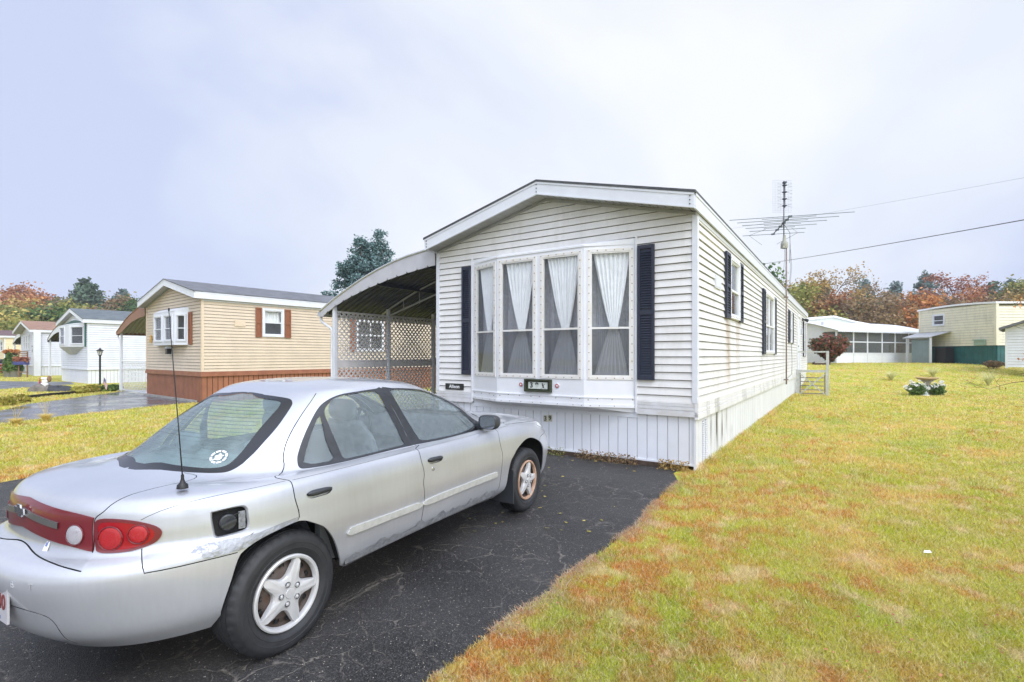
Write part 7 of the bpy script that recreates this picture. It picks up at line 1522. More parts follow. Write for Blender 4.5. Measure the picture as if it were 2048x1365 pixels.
def fringe():
    """dry straw and rust coloured crabgrass creeping over the edge of the drive"""
    r = np.random.default_rng(5); C, U, V_ = [], [], []
    E = np.array(EDGE)
    for i in range(len(E) - 1):
        L_ = np.linalg.norm(E[i + 1] - E[i]); m_ = int(L_ * 1500)
        if m_ < 1: continue
        t = r.random((m_, 1)); p = E[i] * (1 - t) + E[i + 1] * t + np.abs(r.normal(size=(m_, 1))) * np.array([[.055, -.035]]) - np.array([[.02, -.01]])
        k = np.sin(p[:, 0] * 7) + np.sin(p[:, 1] * 9 + 1) > -.8; p = p[k]; C.append(np.column_stack([p, np.full(len(p), .008)]))
    C = np.concatenate(C); n = len(C); a = r.uniform(0, 6.283, n); C[:, 2] += r.random(n) * .012; w = .0018; L_ = r.uniform(.01, .03, n)
    U = np.column_stack([-np.sin(a) * w, np.cos(a) * w, np.zeros(n)]); V_ = np.column_stack([np.cos(a) * L_, np.sin(a) * L_, r.uniform(-.1, .6, n) * L_])
    tag(quads_mesh('dry_grass', C, U, V_, leaf_mat('straw', [(.35, .24, .14), (.52, .40, .26), (.40, .17, .07), (.60, .50, .34)], trans=.15), tri=True), 'dry straw coloured grass lying along the asphalt edge', 'grass', kind='stuff')
fringe()
def tuft(loc, n, h, spread, m, label, cat='ornamental grass', group=None, w=.004, arch=.8, seed=0, name='ornamental_grass', extra=0):
    r = np.random.default_rng(seed); t = MB()
    for k in range(n):
        a = r.uniform(0, 6.283); L_ = h * r.uniform(.6, 1.1); s = spread * r.uniform(.3, 1); b = (.04 * math.cos(a) * r.random(), .04 * math.sin(a) * r.random()); P = []
        for q in range(5): f = q / 4; P.append((b[0] + math.cos(a) * s * f ** 1.5, b[1] + math.sin(a) * s * f ** 1.5, L_ * (f - arch * .5 * f ** 3)))
        sd = (-math.sin(a) * w, math.cos(a) * w)
        for q in range(4):
            p, p2 = P[q], P[q + 1]; wa, wb = 1 - q * .22, 1 - (q + 1) * .22; t.add([(p[0] - sd[0] * wa, p[1] - sd[1] * wa, p[2]), (p[0] + sd[0] * wa, p[1] + sd[1] * wa, p[2]), (p2[0] + sd[0] * wb, p2[1] + sd[1] * wb, p2[2]), (p2[0] - sd[0] * wb, p2[1] - sd[1] * wb, p2[2])], [(0, 1, 2, 3)])
    for k in range(extra):
        a = r.uniform(0, 6.283); L_ = h * r.uniform(1.3, 2.1); t.tube([(0, 0, 0), (math.cos(a) * .05, math.sin(a) * .05, L_ * .6), (math.cos(a) * .14, math.sin(a) * .14, L_)], .0025, 3)
    o = t.build(name, m); o.location = loc; return tag(o, label, cat, group)
lm_g = leaf_mat('tuft_cream', [(.40, .46, .14), (.66, .64, .32), (.80, .76, .52)]); lm_y = leaf_mat('tuft_yellow', [(.60, .46, .08), (.78, .62, .20), (.85, .72, .36)])
for i, (px, d, h, sp, lb) in enumerate([(1782, 24, .62, .55, 'pale ornamental grass clump left of the bird bath'), (1866, 25.2, .62, .62, 'pale ornamental grass clump just behind the bird bath'), (1977, 22.3, .85, .62, 'largest pale ornamental grass clump, right of the bird bath')]):
    p = at(px, d, 0); tuft((p.x, p.y, gz(p.x, p.y)), 240, h, sp, lm_g, lb, group='ornamental grasses on the back lawn', seed=i, w=.007, arch=.55)
for i, (px, py_, lb) in enumerate([(32, 850, 'smaller yellow grass tuft at the left border beside the neighbour drive'), (92, 843, 'larger yellow grass tuft with bare stems beside the neighbour drive')]):
    x, y = gp(px, py_); tuft((x, y, 0), 420, .30 if i else .24, .27 if i else .25, lm_y, lb, group='yellow grass tufts by the neighbour drive', seed=30 + i, w=.0035, arch=.9, extra=7)
def shrub(loc, rx, ry, h, leaf, label, n=3000, size=.03, base=.15, seed=0, name='shrub', cat='shrub', group=None, fan=True, stems=9, parent=None):
    r = np.random.default_rng(seed); t = tag(empty(name, loc, 0), label, cat, group); mb = MB()
    for k in range(stems): a = r.uniform(0, 6.283); e = r.uniform(.3, .9); mb.tube([(0, 0, 0), (math.cos(a) * rx * e * .4, math.sin(a) * ry * e * .4, h * .4), (math.cos(a) * rx * e * .85, math.sin(a) * ry * e * .85, h * .85)], [.02 * h, .012 * h, .004], 4, cap=False)
    mb.build('stem', M['bark'], t)
    v = r.normal(size=(n, 3)); v /= np.linalg.norm(v, axis=1, keepdims=True); rad = r.random(n) ** (1 / 2.2); lump = 1 + .13 * np.sin(v[:, 0] * 7 + seed) * np.sin(v[:, 1] * 6 + 1) + .1 * np.sin(v[:, 2] * 9 + v[:, 0] * 5)
    C = v * (rad * lump)[:, None] * np.array([rx, ry, h * (1 - base) / 2]) + np.array([0, 0, h * (base + (1 - base) / 2)])
    if fan: k = np.clip(C[:, 2] / (h * .65), .22, 1) ** .8; C[:, 0] *= k; C[:, 1] *= k
    U, V_ = rand_axes(r, n, size); quads_mesh('foliage', C, U, V_, LM[leaf], t); return t
p = at(1659, 31.2, 0); shrub((p.x, p.y, gz(p.x, p.y)), 1.18, 1.1, 1.85, 'bush', 'rounded red tipped bush in front of the long white porch home', n=5200, size=.06, base=.05, seed=2, name='burning_bush')
p = at(1640, 30.6, 0); b = MB(); b.box(-.38, .38, -.15, .15, -.05, .14); b.box(-.50, .50, -.23, -.18, -.05, .19); o = b.build('garden_box', M['wood_dark']); o.location = (p.x, p.y, gz(p.x, p.y)); tag(o, 'low dark planting box at the foot of the red bush', 'planter')
p = at(1987, 28.2, 0); shrub((p.x, p.y, gz(p.x, p.y)), .5, .4, .45, 'brown', 'small brown dry shrub against the teal skirting', n=900, size=.035, seed=4, fan=False)
# bird bath with figurine and flowering plants
def bird_bath():
    p = at(1854, 18.9, 0); t = tag(empty('bird_bath', (p.x, p.y, gz(p.x, p.y)), 0), 'weathered stone bird bath with a wide yellowish bowl on the lawn', 'bird bath')
    b = MB(); b.lathe([(0, .60), (.26, .61), (.33, .645), (.345, .66), (.35, .645), (.34, .615), (.24, .57), (.12, .55), (.09, .53)], n=36); b.build('bowl', M['ochre_stone'], t, smooth=True)
    b = MB(); b.lathe([(.20, 0), (.20, .04), (.15, .07), (.11, .14), (.095, .3), (.10, .42), (.14, .50), (.19, .52), (.19, .55), (.09, .56)], n=24); b.build('pedestal', M['stone'], t, smooth=True, shade_angle=50)
    q = at(1850, 18.5, 0); f = tag(empty('garden_figurine', (q.x, q.y, 0)), 'small green and white garden figurine at the foot of the bird bath', 'figurine')
    b = MB(); b.lathe([(.13, 0), (.13, .03), (.10, .04), (.0, .04)], n=16); b.build('base', M['paper_white'], f)
    b = MB(); b.lathe([(.10, .04), (.085, .12), (.06, .2), (.07, .24), (.045, .29), (.03, .30)], n=14); b.obox((.07, -.02, .2), (.8, 0, .5), (0, 1, 0), (-.5, 0, .8), .06, .02, .02); b.obox((-.07, -.02, .17), (.8, 0, -.5), (0, 1, 0), (.5, 0, .8), .06, .02, .02); b.build('body', M['green_white'], f, smooth=True)
    b = MB(); b.lathe([(0, .28), (.04, .30), (.05, .34), (.035, .38), (0, .39)], n=12); b.build('head', M['paper_white'], f, smooth=True)
    for k, (px, lb) in enumerate([(1833, 'white flowered bush left of the bird bath'), (1874, 'white flowered bush right of the bird bath')]):
        q = at(px, 18.6, 0); s = shrub((q.x, q.y, 0), .34 if k == 0 else .24, .25, .46 if k == 0 else .42, 'cone', lb, n=2200, size=.022, base=0, seed=6 + k, name='flower_bush', group='flower bushes beside the bird bath', fan=False)
        r = np.random.default_rng(k); n = 520; c = r.uniform(-1, 1, (34, 2)); i = r.integers(0, 34, n); rx = .40 if k == 0 else .30; C = np.column_stack([c[i, 0] * rx, c[i, 1] * .22, .20 + (.12 + .2 * r.random(34))[i] * (1.3 - np.abs(c[i, 0]))]) + r.normal(size=(n, 3)) * .018; U, V_ = rand_axes(r, n, .018); quads_mesh('blossom', C, U, V_, M['petal'], s)
M['ochre_stone'] = mat('ochre_stone', (.50, .36, .18), .8, c2=(.30, .20, .10), vscale=12); M['stone'] = mat('stone', (.42, .38, .32), .9, var=.3, vscale=14, bump=.3); M['green_white'] = mat('green_white', (.5, .52, .5), .5, c2=(.03, .10, .06), vscale=14); M['petal'] = mat('petal', (.80, .80, .78), .7)
bird_bath()

# ------------------------------------------------------------------ gate, antenna, wires
def gate():
    t = tag(empty('metal_gate', HOUSE_O, HOUSE_RZ), 'weathered white five bar gate with cross braces and tall post beside the long wall', 'gate'); W = Wall((2.30, 15.12), (1, 0), (0, -1)); L_ = .93
    p = MB(); W.box(p, -.06, .04, 0, .92, -.05, .05); p.build('post', M['old_paint'], t); p = MB(); W.box(p, L_ - .03, L_ + .06, -.02, 1.66, -.05, .05); p.build('post', M['old_paint'], t)
    p = MB(); W.box(p, -.0, L_, 1.60, 1.655, -.02, .02); W.box(p, .55, L_, 1.22, 1.26, -.02, .02); W.box(p, -.1, L_ + .02, .86, .95, -.03, .03); p.build('top_rail', M['old_paint'], t)
    g = MB()
    for z in (.07, .21, .36, .51, .66): W.box(g, .05, L_ - .05, z - .017, z + .017, -.012, .012)
    W.box(g, .05, .09, .05, .84, -.02, .02); W.box(g, L_ - .09, L_ - .05, .05, .84, -.02, .02); g.build('gate_bars', M['grey_bars'], t)
    g = MB()
    for (z0, z1) in ((.05, .80), (.80, .05)):
        a = Vector(W(.07, z0, .02)); b = Vector(W(L_ - .07, z1, .02)); d = (b - a); g.obox((a + b) / 2, d.normalized(), W.n, d.normalized().cross(W.n), d.length / 2, .010, .02)
    g.build('brace', M['old_paint'], t)
M['old_paint'] = mat('old_paint', (.52, .53, .51), .7, c2=(.38, .39, .37), vscale=12); M['grey_bars'] = mat('grey_bars', (.20, .19, .18), .7, var=.3, vscale=12)
gate()
def antenna():
    b = HOUSE_O + hx * 2.31 + hy * 10.55; t = tag(empty('television_antenna', (b.x, b.y, 0), 0), 'rooftop television antenna on a rusty mast strapped to the long side wall', 'antenna')
    m = MB(); m.tube([(0, 0, .62), (0, 0, 4.85)], .021, 8); m.build('lower_mast', M['rust_pole'], t, smooth=True); m = MB(); m.tube([(-.075, 0, 4.9), (-.075, 0, 6.78)], .017, 8); m.build('upper_mast', M['mast_grey'], t, smooth=True)
    m = MB(); m.lathe([(.075, 4.74), (.10, 4.78), (.10, 4.90), (.05, 4.98), (.035, 5.14), (.0, 5.15)], (-.06, 0, 0), n=14); m.box(-.15, .0, -.09, .05, 4.74, 4.80); m.build('rotor', M['rotor'], t, smooth=True, shade_angle=40)
    m = MB()
    for z in (3.26, .76): m.obox((-.05, .0, z), tuple(hx), tuple(hy), (0, 0, 1), .07, .02, .015); m.box(-.05, .05, -.03, .03, z - .02, z + .02)
    m.build('wall_bracket', M['rust_pole'], t)
    # directional array: boom and elements
    a = Vector((8.03, 14.45, 5.52)) - Vector((b.x, b.y, 0)); e = Vector((8.62, 16.55, 5.50)) - Vector((b.x, b.y, 0)); off = Vector((-.075, 0, 5.5)) - (a + (e - a) * .33) ; off.z = 0; a += off; e += off
    m = MB(); m.tube([a, e], .016, 6); dr = (e - a).normalized(); sd = Vector((dr.y, -dr.x, 0)).normalized()
    for k, (f, w) in enumerate([(0, 3.25), (.17, 2.72), (.34, 2.32), (.52, 2.0), (.72, 1.62), (.98, 1.85)]):
        c = a + (e - a) * f; m.tube([c - sd * w / 2, c + sd * w / 2], .009, 5); m.obox(c, sd, dr, (0, 0, 1), .05, .03, .02)
        if k < 4: c2 = a + (e - a) * (f + .07); m.tube([c2 - sd * w * .22, c2 + sd * w * .22], .007, 4)
    c = a + (e - a) * .98
    for s in (-1, 1): q = c + sd * s * .73; m.tube([q + dr * -.75 - sd * s * .36, q, q + dr * .55 - sd * s * .5 + Vector((0, 0, -.22))], .0055, 4)
    m.build('element_array', M['ant_metal'], t)
    # bow-tie panel with mesh reflector
    m = MB(); y0 = .10
    for k in range(19): m.tube([(-.075 - .295, y0, 5.86 + k * .054), (-.075 + .295, y0, 5.86 + k * .054)], .0026, 3, cap=False)
    for k in range(13): m.tube([(-.075 - .295 + k * .59 / 12, y0, 5.86), (-.075 - .295 + k * .59 / 12, y0, 6.832)], .0024, 3, cap=False)
    m.build('mesh_reflector', M['ant_light'], t); m = MB(); m.tube([(-.075, -.06, 5.95), (-.075, -.06, 6.70)], .011, 5)
    for k in range(4):
        z = 6.02 + k * .205
        for s in (-1, 1):
            for dz in (-.05, .05): m.tube([(-.075, -.06, z), (-.075 + s * .22, -.06, z + dz)], .0032, 3)
        m.box(-.125, -.025, -.08, .0, z - .015, z + .015)
    m.box(-.11, -.02, -.07, .02, 6.70, 6.75); m.build('bow_tie_elements', M['navy'], t)
    m = MB()
    for k, (x0, z0, x1) in enumerate([(-.12, 5.7, -.11), (.09, 5.1, .10), (.11, 4.7, .06)]): m.tube([(x0, -.02, z0), (x1 + .05, -.02, (z0 + 3.3) / 2), (x1, .0, 3.35 if k else 3.6)], .0045, 4)
    m.tube([(-.06, 0, 5.45), (.08, -.05, 5.2), (.10, -.02, 4.9), (.09, 0, 4.3)], .006, 4); m.build('cable', M['black'], t)
M['rust_pole'] = mat('rust_pole', (.17, .10, .075), .8, c2=(.30, .27, .25), vscale=8); M['mast_grey'] = mat('mast_grey', (.17, .16, .20), .5, metal=.4); M['rotor'] = mat('rotor', (.36, .36, .30), .7); M['ant_metal'] = mat('ant_metal', (.10, .13, .15), .5, metal=.3); M['ant_light'] = mat('ant_light', (.40, .45, .55), .5, metal=.3)
antenna()
def wire(pts, r, m, label):
    mb = MB(); P = []
    for i in range(41):
        f = i / 40; a, b = Vector(pts[0]), Vector(pts[1]); q = a + (b - a) * f; q.z -= pts[2] * 4 * f * (1 - f); P.append(q)
    mb.tube(P, r, 5); return tag(mb.build('overhead_wire', m), label, 'cable', 'overhead wires')
a1, b1 = at(1500, 62, py=532), at(2160, 20, py=420)
wire((a1, b1, .12), .022, M['black'], 'thick black overhead wire, the lower of the two')
a2, b2 = at(1425, 64, py=463), at(2160, 26, py=335)
wire((a2, b2, .15), .009, M['wire_grey'] if 'wire_grey' in M else M.setdefault('wire_grey', mat('wire_grey', (.22, .26, .33), .5)), 'thin grey overhead wire, the upper one behind the antenna')

# ------------------------------------------------------------------ left-hand garden things
def lamp_post():
    x, y = gp(200, 780); t = tag(empty('lamp_post', (x, y, 0)), 'black garden lamp post with a small lantern beside the neighbour drive', 'lamp post')
    m = MB(); m.lathe([(.055, 0), (.055, .10), (.045, .12), (.038, .14), (.036, 1.46), (.045, 1.47), (.045, 1.49)], n=14); m.build('post', M['black'], t, smooth=True, shade_angle=40)
    m = MB(); m.lathe([(.05, 1.49), (.06, 1.50), (.065, 1.52)], n=6)
    for k in range(6): a = k * math.pi / 3; m.tube([(.066 * math.cos(a), .066 * math.sin(a), 1.52), (.105 * math.cos(a), .105 * math.sin(a), 1.69)], .007, 4)
    m.lathe([(.135, 1.685), (.135, 1.70), (.10, 1.735), (.05, 1.76), (.03, 1.79), (.012, 1.80), (.018, 1.82), (0, 1.845)], n=12); m.build('lantern_frame', M['black'], t)
    m = MB(); m.lathe([(.062, 1.525), (.100, 1.685)], n=6); m.build('lantern_glass', M['frost'], t)
M['frost'] = mat('frost', (.62, .63, .62), .3)
lamp_post()
def flag():
    x, y = gp(203, 784); t = tag(empty('garden_flag', (x, y, 0), R(-20)), 'small american flag on a tilted stick beside the lamp post', 'flag'); W_, H_ = .36, .24
    d = Vector((.28, 0, 1)).normalized(); m = MB(); m.tube([(0, 0, 0), tuple(d * .62)], .005, 5); m.build('stick', M['wood_dark'], t)
    top = d * .60; fx = Vector((.55, .0, -.85)).normalized(); fz = Vector((.45, 0, .55)).normalized()
    def P(a, b): w = .02 * math.sin(a * 6) ; q = top + Vector((.62, 0, -.78)) * (a * W_) - d * (b * H_) ; return (q.x, q.y + w, q.z)
    m = MB()
    for k in range(13):
        for i in range(8): m.quad(P(i / 8, k / 13), P((i + 1) / 8, k / 13), P((i + 1) / 8, (k + 1) / 13), P(i / 8, (k + 1) / 13), 0 if k % 2 == 0 else 1)
    o = m.build('cloth', [M['flag_red'], M['paper_white']], t)
    m = MB()
    for i in range(3): A, B_, C_, D_ = [Vector(P(i * .133, 0)), Vector(P((i + 1) * .133, 0)), Vector(P((i + 1) * .133, 7 / 13)), Vector(P(i * .133, 7 / 13))]; q = Vector((0, -.003, 0)); m.quad(A + q, B_ + q, C_ + q, D_ + q); q = Vector((0, .003, 0)); m.quad(A + q, B_ + q, C_ + q, D_ + q)
    c = m.build('canton', M['flag_blue'], o); m = MB()
    for i in range(5):
        for j in range(4): q = Vector(P((i + .5) * .08, (j + .5) * 7 / 13 / 4)); m.box(q.x - .005, q.x + .005, q.y - .006, q.y - .004, q.z - .005, q.z + .005)
    m.build('stars', M['paper_white'], c)
M['flag_red'] = mat('flag_red', (.45, .04, .05), .8); M['flag_blue'] = mat('flag_blue', (.05, .06, .20), .8)
flag()
def rock_group():
    x, y = gp(97, 783); r = np.random.default_rng(3)
    def rock(name, c, rx, ry, h, m, label, seed):
        rr = random.Random(seed); ph = [rr.uniform(0, 6) for _ in range(6)]; mb = MB()
        mb.grid(lambda u, v: (c[0] + rx * math.cos(u * 2 * math.pi) * math.cos(v * math.pi / 2) ** .6 * (1 + .13 * math.sin(3 * u * 6.283 + ph[0]) + .06 * math.sin(7 * u * 6.283 + ph[1] + 4 * v)), c[1] + ry * math.sin(u * 2 * math.pi) * math.cos(v * math.pi / 2) ** .6, h * math.sin(v * math.pi / 2) * (1 + .2 * math.sin(2 * u * 6.283 + ph[2])) - .02), 28, 10); return tag(mb.build(name, m, smooth=True), label, 'rock')
    rock('boulder', (x - .25, y), .55, .35, .30, M['stone_dark'], 'rough grey boulder carrying white figurines on the left lawn', 1); rock('boulder', (x + .35, y + .05), .62, .30, .22, M['slate'], 'flat dark slate like rock leaning on the boulder', 2)
    f = tag(empty('garden_ornament', (x - .12, y - .05, .22)), 'white stacked snowman like garden ornament standing on the boulder', 'garden ornament')
    m = MB(); 
    for c, r_, s in (((0, 0, .07), .15, .6), ((.02, 0, .20), .12, .7), ((-.01, 0, .32), .13, .4)):
        m.grid(lambda u, v: (c[0] + r_ * math.sin(v * math.pi) * math.cos(u * 6.283), c[1] + r_ * .7 * math.sin(v * math.pi) * math.sin(u * 6.283), c[2] - r_ * s * math.cos(v * math.pi)), 16, 8)
    m.build('body', M['paper_white'], f, smooth=True)
    m = MB(); m.add([(-.26, 0, -.05), (-.17, 0, -.05), (-.20, 0, .38)], [(0, 1, 2)]); m.add([(-.26, .03, -.05), (-.17, .03, -.05), (-.20, .03, .38)], [(0, 1, 2)]); m.build('red_pennant', M['flag_red'], f)
    m = MB(); m.box(-.15, .15, -.13, -.10, -.08, .05); m.build('sign_board', M['paper_white'], f)
    m = MB(); m.grid(lambda u, v: (.2 + .08 * math.sin(v * math.pi) * math.cos(u * 6.283), .06 * math.sin(v * math.pi) * math.sin(u * 6.283), .30 - .14 * math.cos(v * math.pi)), 12, 8); m.build('wood_owl', M['wood_mid'], f, smooth=True)
M['stone_dark'] = mat('stone_dark', (.17, .15, .13), .9, var=.4, vscale=9, bump=.6); M['slate'] = mat('slate', (.035, .037, .042), .6, var=.3, vscale=6); M['wood_mid'] = mat('wood_mid', (.22, .13, .07), .8, var=.3, vscale=12)
rock_group()
def edging():
    P = [gp(*q) for q in ((-20, 822), (0, 817), (48, 798), (100, 792), (154, 787.5), (185, 785))]; m = MB()
    for (x0, y0), (x1, y1) in zip(P[2:-2], P[3:-1]):
        d = Vector((x1 - x0, y1 - y0, 0)); m.obox(((x0 + x1) / 2, (y0 + y1) / 2, .05), d.normalized(), d.normalized().cross(Vector((0, 0, 1))), (0, 0, 1), d.length / 2 + .02, .05, .05)
    tag(m.build('lawn_edging', M['black']), 'dark timber edging between the left lawn and the wet drive', 'edging')
    for k, (pxs, lb, g_) in enumerate([([(8, 812), (22, 808), (36, 805)], 'yellow green border plants at the left border', None), ([(160, 787), (172, 785.5), (184, 784), (193, 783)], 'yellow leaved border plants left of the lamp post', None), ([(214, 783), (228, 782)], 'low green plants between the flag and the tan carport', None)]):
        r = np.random.default_rng(60 + k); C, U, V_ = [], [], []
        x0, y0 = gp(*pxs[len(pxs) // 2])
        for q in pxs:
            x, y = gp(*q); n = 300; v = r.normal(size=(n, 3)); v /= np.linalg.norm(v, axis=1, keepdims=True); C.append(v * r.random((n, 1)) ** .4 * np.array([.34, .25, .16]) + np.array([x - x0, y - y0, .10]))
        C = np.concatenate(C); U, V_ = rand_axes(r, len(C), .05); o = quads_mesh('border_plant', C, U, V_, LM['hosta' if k < 2 else 'cone']); o.location = (x0, y0, 0); tag(o, lb, 'plant', 'border plants along the wet drive')
edging()
def far_left():
    D = 34.5
    for k, (px, h) in enumerate([(19, 1.25), (32, 1.05)]):
        p = at(px, D, 0); t = tag(empty('potted_cedar', (p.x, p.y, 0)), ['left', 'right'][k] + ' one of two green cones in grey tubs by the pale grey home', 'potted shrub', 'potted cones at the pale grey home')
        m = MB(); m.lathe([(.26, 0), (.34, .42), (.36, .44), (.33, .44), (.30, .36), (0, .36)], n=18); m.build('tub', M['tub'], t, smooth=True, shade_angle=40)
        r = np.random.default_rng(k); n = 1500; z = r.random(n) ** .8; a = r.uniform(0, 6.283, n); rr = .46 * (1 - z) ** .55 * np.sqrt(r.random(n)); C = np.column_stack([rr * np.cos(a), rr * np.sin(a), .40 + z * h]); U, V_ = rand_axes(r, n, .06); quads_mesh('foliage', C, U, V_, LM['cone'], t)
    p = at(46, 34.2, 0); t = tag(empty('plant_stand', (p.x, p.y, 0)), 'wooden plant stand with a blue trough of red flowers by the pale grey home', 'plant stand'); m = MB()
    for sx in (-.3, .3): m.box(sx - .03, sx + .03, -.03, .03, 0, 1.75)
    for z in (.35, 1.5, 1.62, 1.74): m.box(-.33, .33, -.035, .035, z - .03, z + .03)
    m.build('frame', M['wood_mid'], t); m = MB(); m.box(-.45, .35, -.25, .1, .85, 1.08); m.build('trough', M['flag_blue'], t)
    r = np.random.default_rng(8); n = 500; C = r.uniform(-1, 1, (n, 3)) * np.array([.42, .2, .17]) + np.array([-.05, -.05, 1.22]); U, V_ = rand_axes(r, n, .05); quads_mesh('flowers', C, U, V_, LM['red'], t)
    for k, px in enumerate((17, 30)):
        p = at(px, 35.0, py=706); t = tag(empty('hanging_basket', p), ['left', 'right'][k] + ' one of two orange flowered hanging baskets before the yellow home', 'hanging basket', 'hanging baskets'); m = MB(); m.lathe([(0, -.20), (.15, -.16), (.24, 0)], n=14); m.build('basket', M['wood_dark'], t)
        r = np.random.default_rng(k); n = 420; v = r.normal(size=(n, 3)); v /= np.linalg.norm(v, axis=1, keepdims=True); C = v * np.array([.30, .3, .16]) * r.random((n, 1)) ** .4 + np.array([0, 0, .08]); U, V_ = rand_axes(r, n, .05); quads_mesh('flowers', C, U, V_, LM['orange'], t)
        m = MB(); m.tube([(0, 0, .1), (0, 0, .45)], .01, 4); m.build('hook', M['black'], t)
    r = np.random.default_rng(2); n = 2600; x0, x1 = -1.08 * 40, -.995 * 40; C = np.column_stack([r.uniform(0, x1 - x0, n), r.normal(size=n) * .35, r.uniform(.1, 1.15, n)]); U, V_ = rand_axes(r, n, .09); o = quads_mesh('hedge', C, U, V_, LM['green']); o.location = (x0, 41, 0); tag(o, 'clipped dark green hedge in front of the yellow home at the left border', 'hedge')
    # red car, mostly outside the frame
    t = tag(empty('car', (-1.063 * 36.8, 36.8, 0), R(4)), 'dark red car showing only its rear end at the left border', 'car'); G = VG[:, ::8]; nv, nu, _ = G.shape
    for nm, j0, j1, m_ in (('body', 0, int(10.1 * NVP), 'red_paint'), ('windows', int(10.1 * NVP), int(11.75 * NVP) + 1, 'black_gloss'), ('roof', int(11.75 * NVP), nv - 1, 'red_paint')):
        m = MB()
        for s in (-1, 1): m.grid(lambda u, v: tuple(G[j0 + int(round(v * (j1 - j0))), int(round(u * (nu - 1)))] * (-1, s, 1) + (1.3, 0, 0)), nu - 1, j1 - j0)
        m.build(nm, M[m_], t, smooth=True)
    for wx in (1.3, -1.3):
        for s in (-1, 1): m = MB(); m.lathe([(0, -.1), (.30, -.1), (.31, -.06), (.31, .06), (.30, .1), (.18, .1), (0, .085)], (wx, s * .78, .3), (0, s, 0), 24); m.build('wheel', M['tyre'], t, smooth=True, shade_angle=40)
    m = MB()
    for s in (-1, 1): m.box(2.02, 2.06, s * .45 - .15, s * .45 + .15, .68, .78)
    m.build('tail_lamp', M['lamp_red_bright'], t)
M['tub'] = mat('tub', (.20, .20, .19), .8); M['red_paint'] = mat('red_paint', (.22, .02, .035), .25, metal=.2, coat=1)
far_left()
# dry weeds along the foot of the white home, leaves on the asphalt
def weeds():
    for k, (a0, a1, m_, n, lb) in enumerate([(.55, 1.45, 'brown', 900, 'dry brown weeds along the foot of the white skirting'), (-.1, .35, 'yellowgreen', 160, 'sparse green weeds along the foot of the white skirting'), (1.75, 2.15, 'goldbrown', 420, 'golden dry weeds at the corner of the white skirting')]):
        r = np.random.default_rng(k); C = np.column_stack([r.uniform(0, a1 - a0, n), -.07 + r.normal(size=n) * .035, r.random(n) ** 1.5 * .13]); U, V_ = rand_axes(r, n, .010); o = quads_mesh('weeds', C, U, V_, LM[m_]); p = HOUSE_O + hx * a0; o.location = (p.x, p.y, 0); o.rotation_euler = (0, 0, HOUSE_RZ); tag(o, lb, 'weeds', kind='stuff')
    r = np.random.default_rng(9); n = 70; x = []; 
    d = r.uniform(4.2, 8.2, n); X = d * r.uniform(-.2, .33, n); C = np.column_stack([X, d, np.full(n, .014)]); k = in_poly(C[:, 0], C[:, 1], drive); C = C[k]; a = r.uniform(0, 6.283, len(C)); s = r.uniform(.008, .02, (len(C), 1))
    U = np.column_stack([np.cos(a), np.sin(a), np.zeros(len(C))]) * s; V_ = np.column_stack([-np.sin(a), np.cos(a), r.uniform(-.3, .3, len(C))]) * s * .6; tag(quads_mesh('fallen_leaves', C, U, V_, LM['yellow']), 'few small fallen leaves on the asphalt before the white home', 'leaves', kind='stuff')
    m = MB(); x, y = gp(1855, 1115); m.add([(x - .03, y, .035), (x + .02, y - .015, .04), (x + .035, y + .02, .045), (x, y + .03, .04)], [(0, 1, 2, 3)]); tag(m.build('paper_scrap', M['paper_white']), 'small white scrap of paper lying on the front lawn', 'scrap')
weeds()
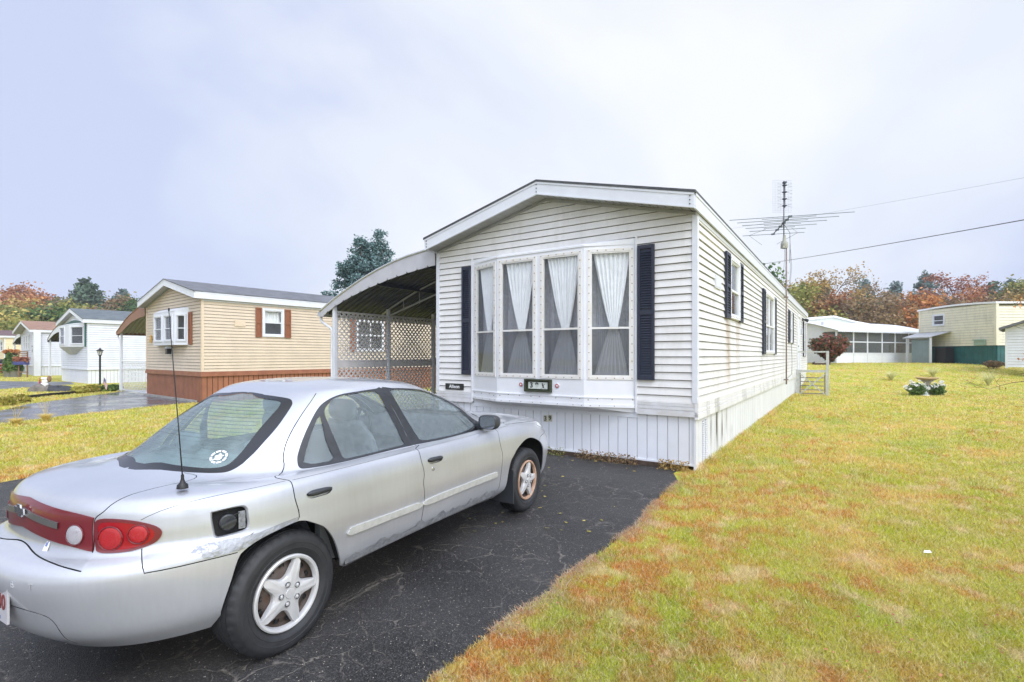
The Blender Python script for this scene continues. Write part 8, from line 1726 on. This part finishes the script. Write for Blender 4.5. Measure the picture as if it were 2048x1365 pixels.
def twigs():
    r = np.random.default_rng(77); p = at(2075, 17, 0); t = tag(empty('young_tree', (p.x, p.y, 0)), 'bare twigs with a few orange leaves reaching in at the right border', 'tree')
    segs, tips = skeleton(r, 3.9, 1.1, 3, 8, .15, .3); m = MB()
    for P, R_ in segs: m.tube([tuple(q) for q in P], [max(x * .35, .004) for x in R_], 3, cap=False)
    m.build('trunk', M['bark'], t); tips = np.array(tips); n = 130; C = tips[r.integers(0, len(tips), n)] + r.normal(size=(n, 3)) * .08; U, V_ = rand_axes(r, n, .03); quads_mesh('crown', C, U, V_, LM['orange'], t)
twigs()

def across_the_street():
    for i, (x, y, H, sp, lf, w) in enumerate([(-34, -10, 9, 4.5, 'orange', 'leftmost'), (-26, -20, 11, 5, 'green', 'middle'), (-14, -30, 10, 5, 'olive', 'rightmost of three'), (16, -34, 10, 5, 'green', 'far right')]):
        deciduous((x, y, 0), H, sp, lf, f'{ADJ[lf]} tree standing across the street, {w}', n=2500, size=.22, clump=1.4, group='trees across the street', seed=300 + i)
across_the_street()

def haze():
    m = bpy.data.materials.new('haze'); m.use_nodes = True; nt = m.node_tree; nt.nodes.clear(); o = nt.nodes.new('ShaderNodeOutputMaterial'); v = nt.nodes.new('ShaderNodeVolumePrincipled')
    v.inputs['Color'].default_value = (.93, .95, 1, 1); v.inputs['Density'].default_value = .0007; v.inputs['Anisotropy'].default_value = .1; nt.links.new(v.outputs[0], o.inputs['Volume'])
    b = MB(); b.box(-405, 405, -65, 905, -1.2, 26); tag(b.build('haze', m), 'thin pale autumn haze hanging over the whole place', 'haze', kind='stuff')
haze()

def lawn_leaves():
    r = np.random.default_rng(19); n = 900; y = 2.2 + 14 * r.random(n) ** 1.6; x = r.uniform(-.4, 1.05, n) * y; k = in_poly(x, y, LAWN_A); x, y = x[k], y[k]; n = len(x); C = np.column_stack([x, y, .03 + .02 * r.random(n)]); a = r.uniform(0, 6.283, n); s_ = r.uniform(.004, .010, (n, 1))
    U = np.column_stack([np.cos(a), np.sin(a), r.uniform(-.4, .4, n)]) * s_; V_ = np.column_stack([-np.sin(a), np.cos(a), r.uniform(-.4, .4, n)]) * s_ * .6; tag(quads_mesh('fallen_leaves', C, U, V_, LM['rust']), 'small brown fallen leaves scattered over the front lawn', 'leaves', kind='stuff')
lawn_leaves()
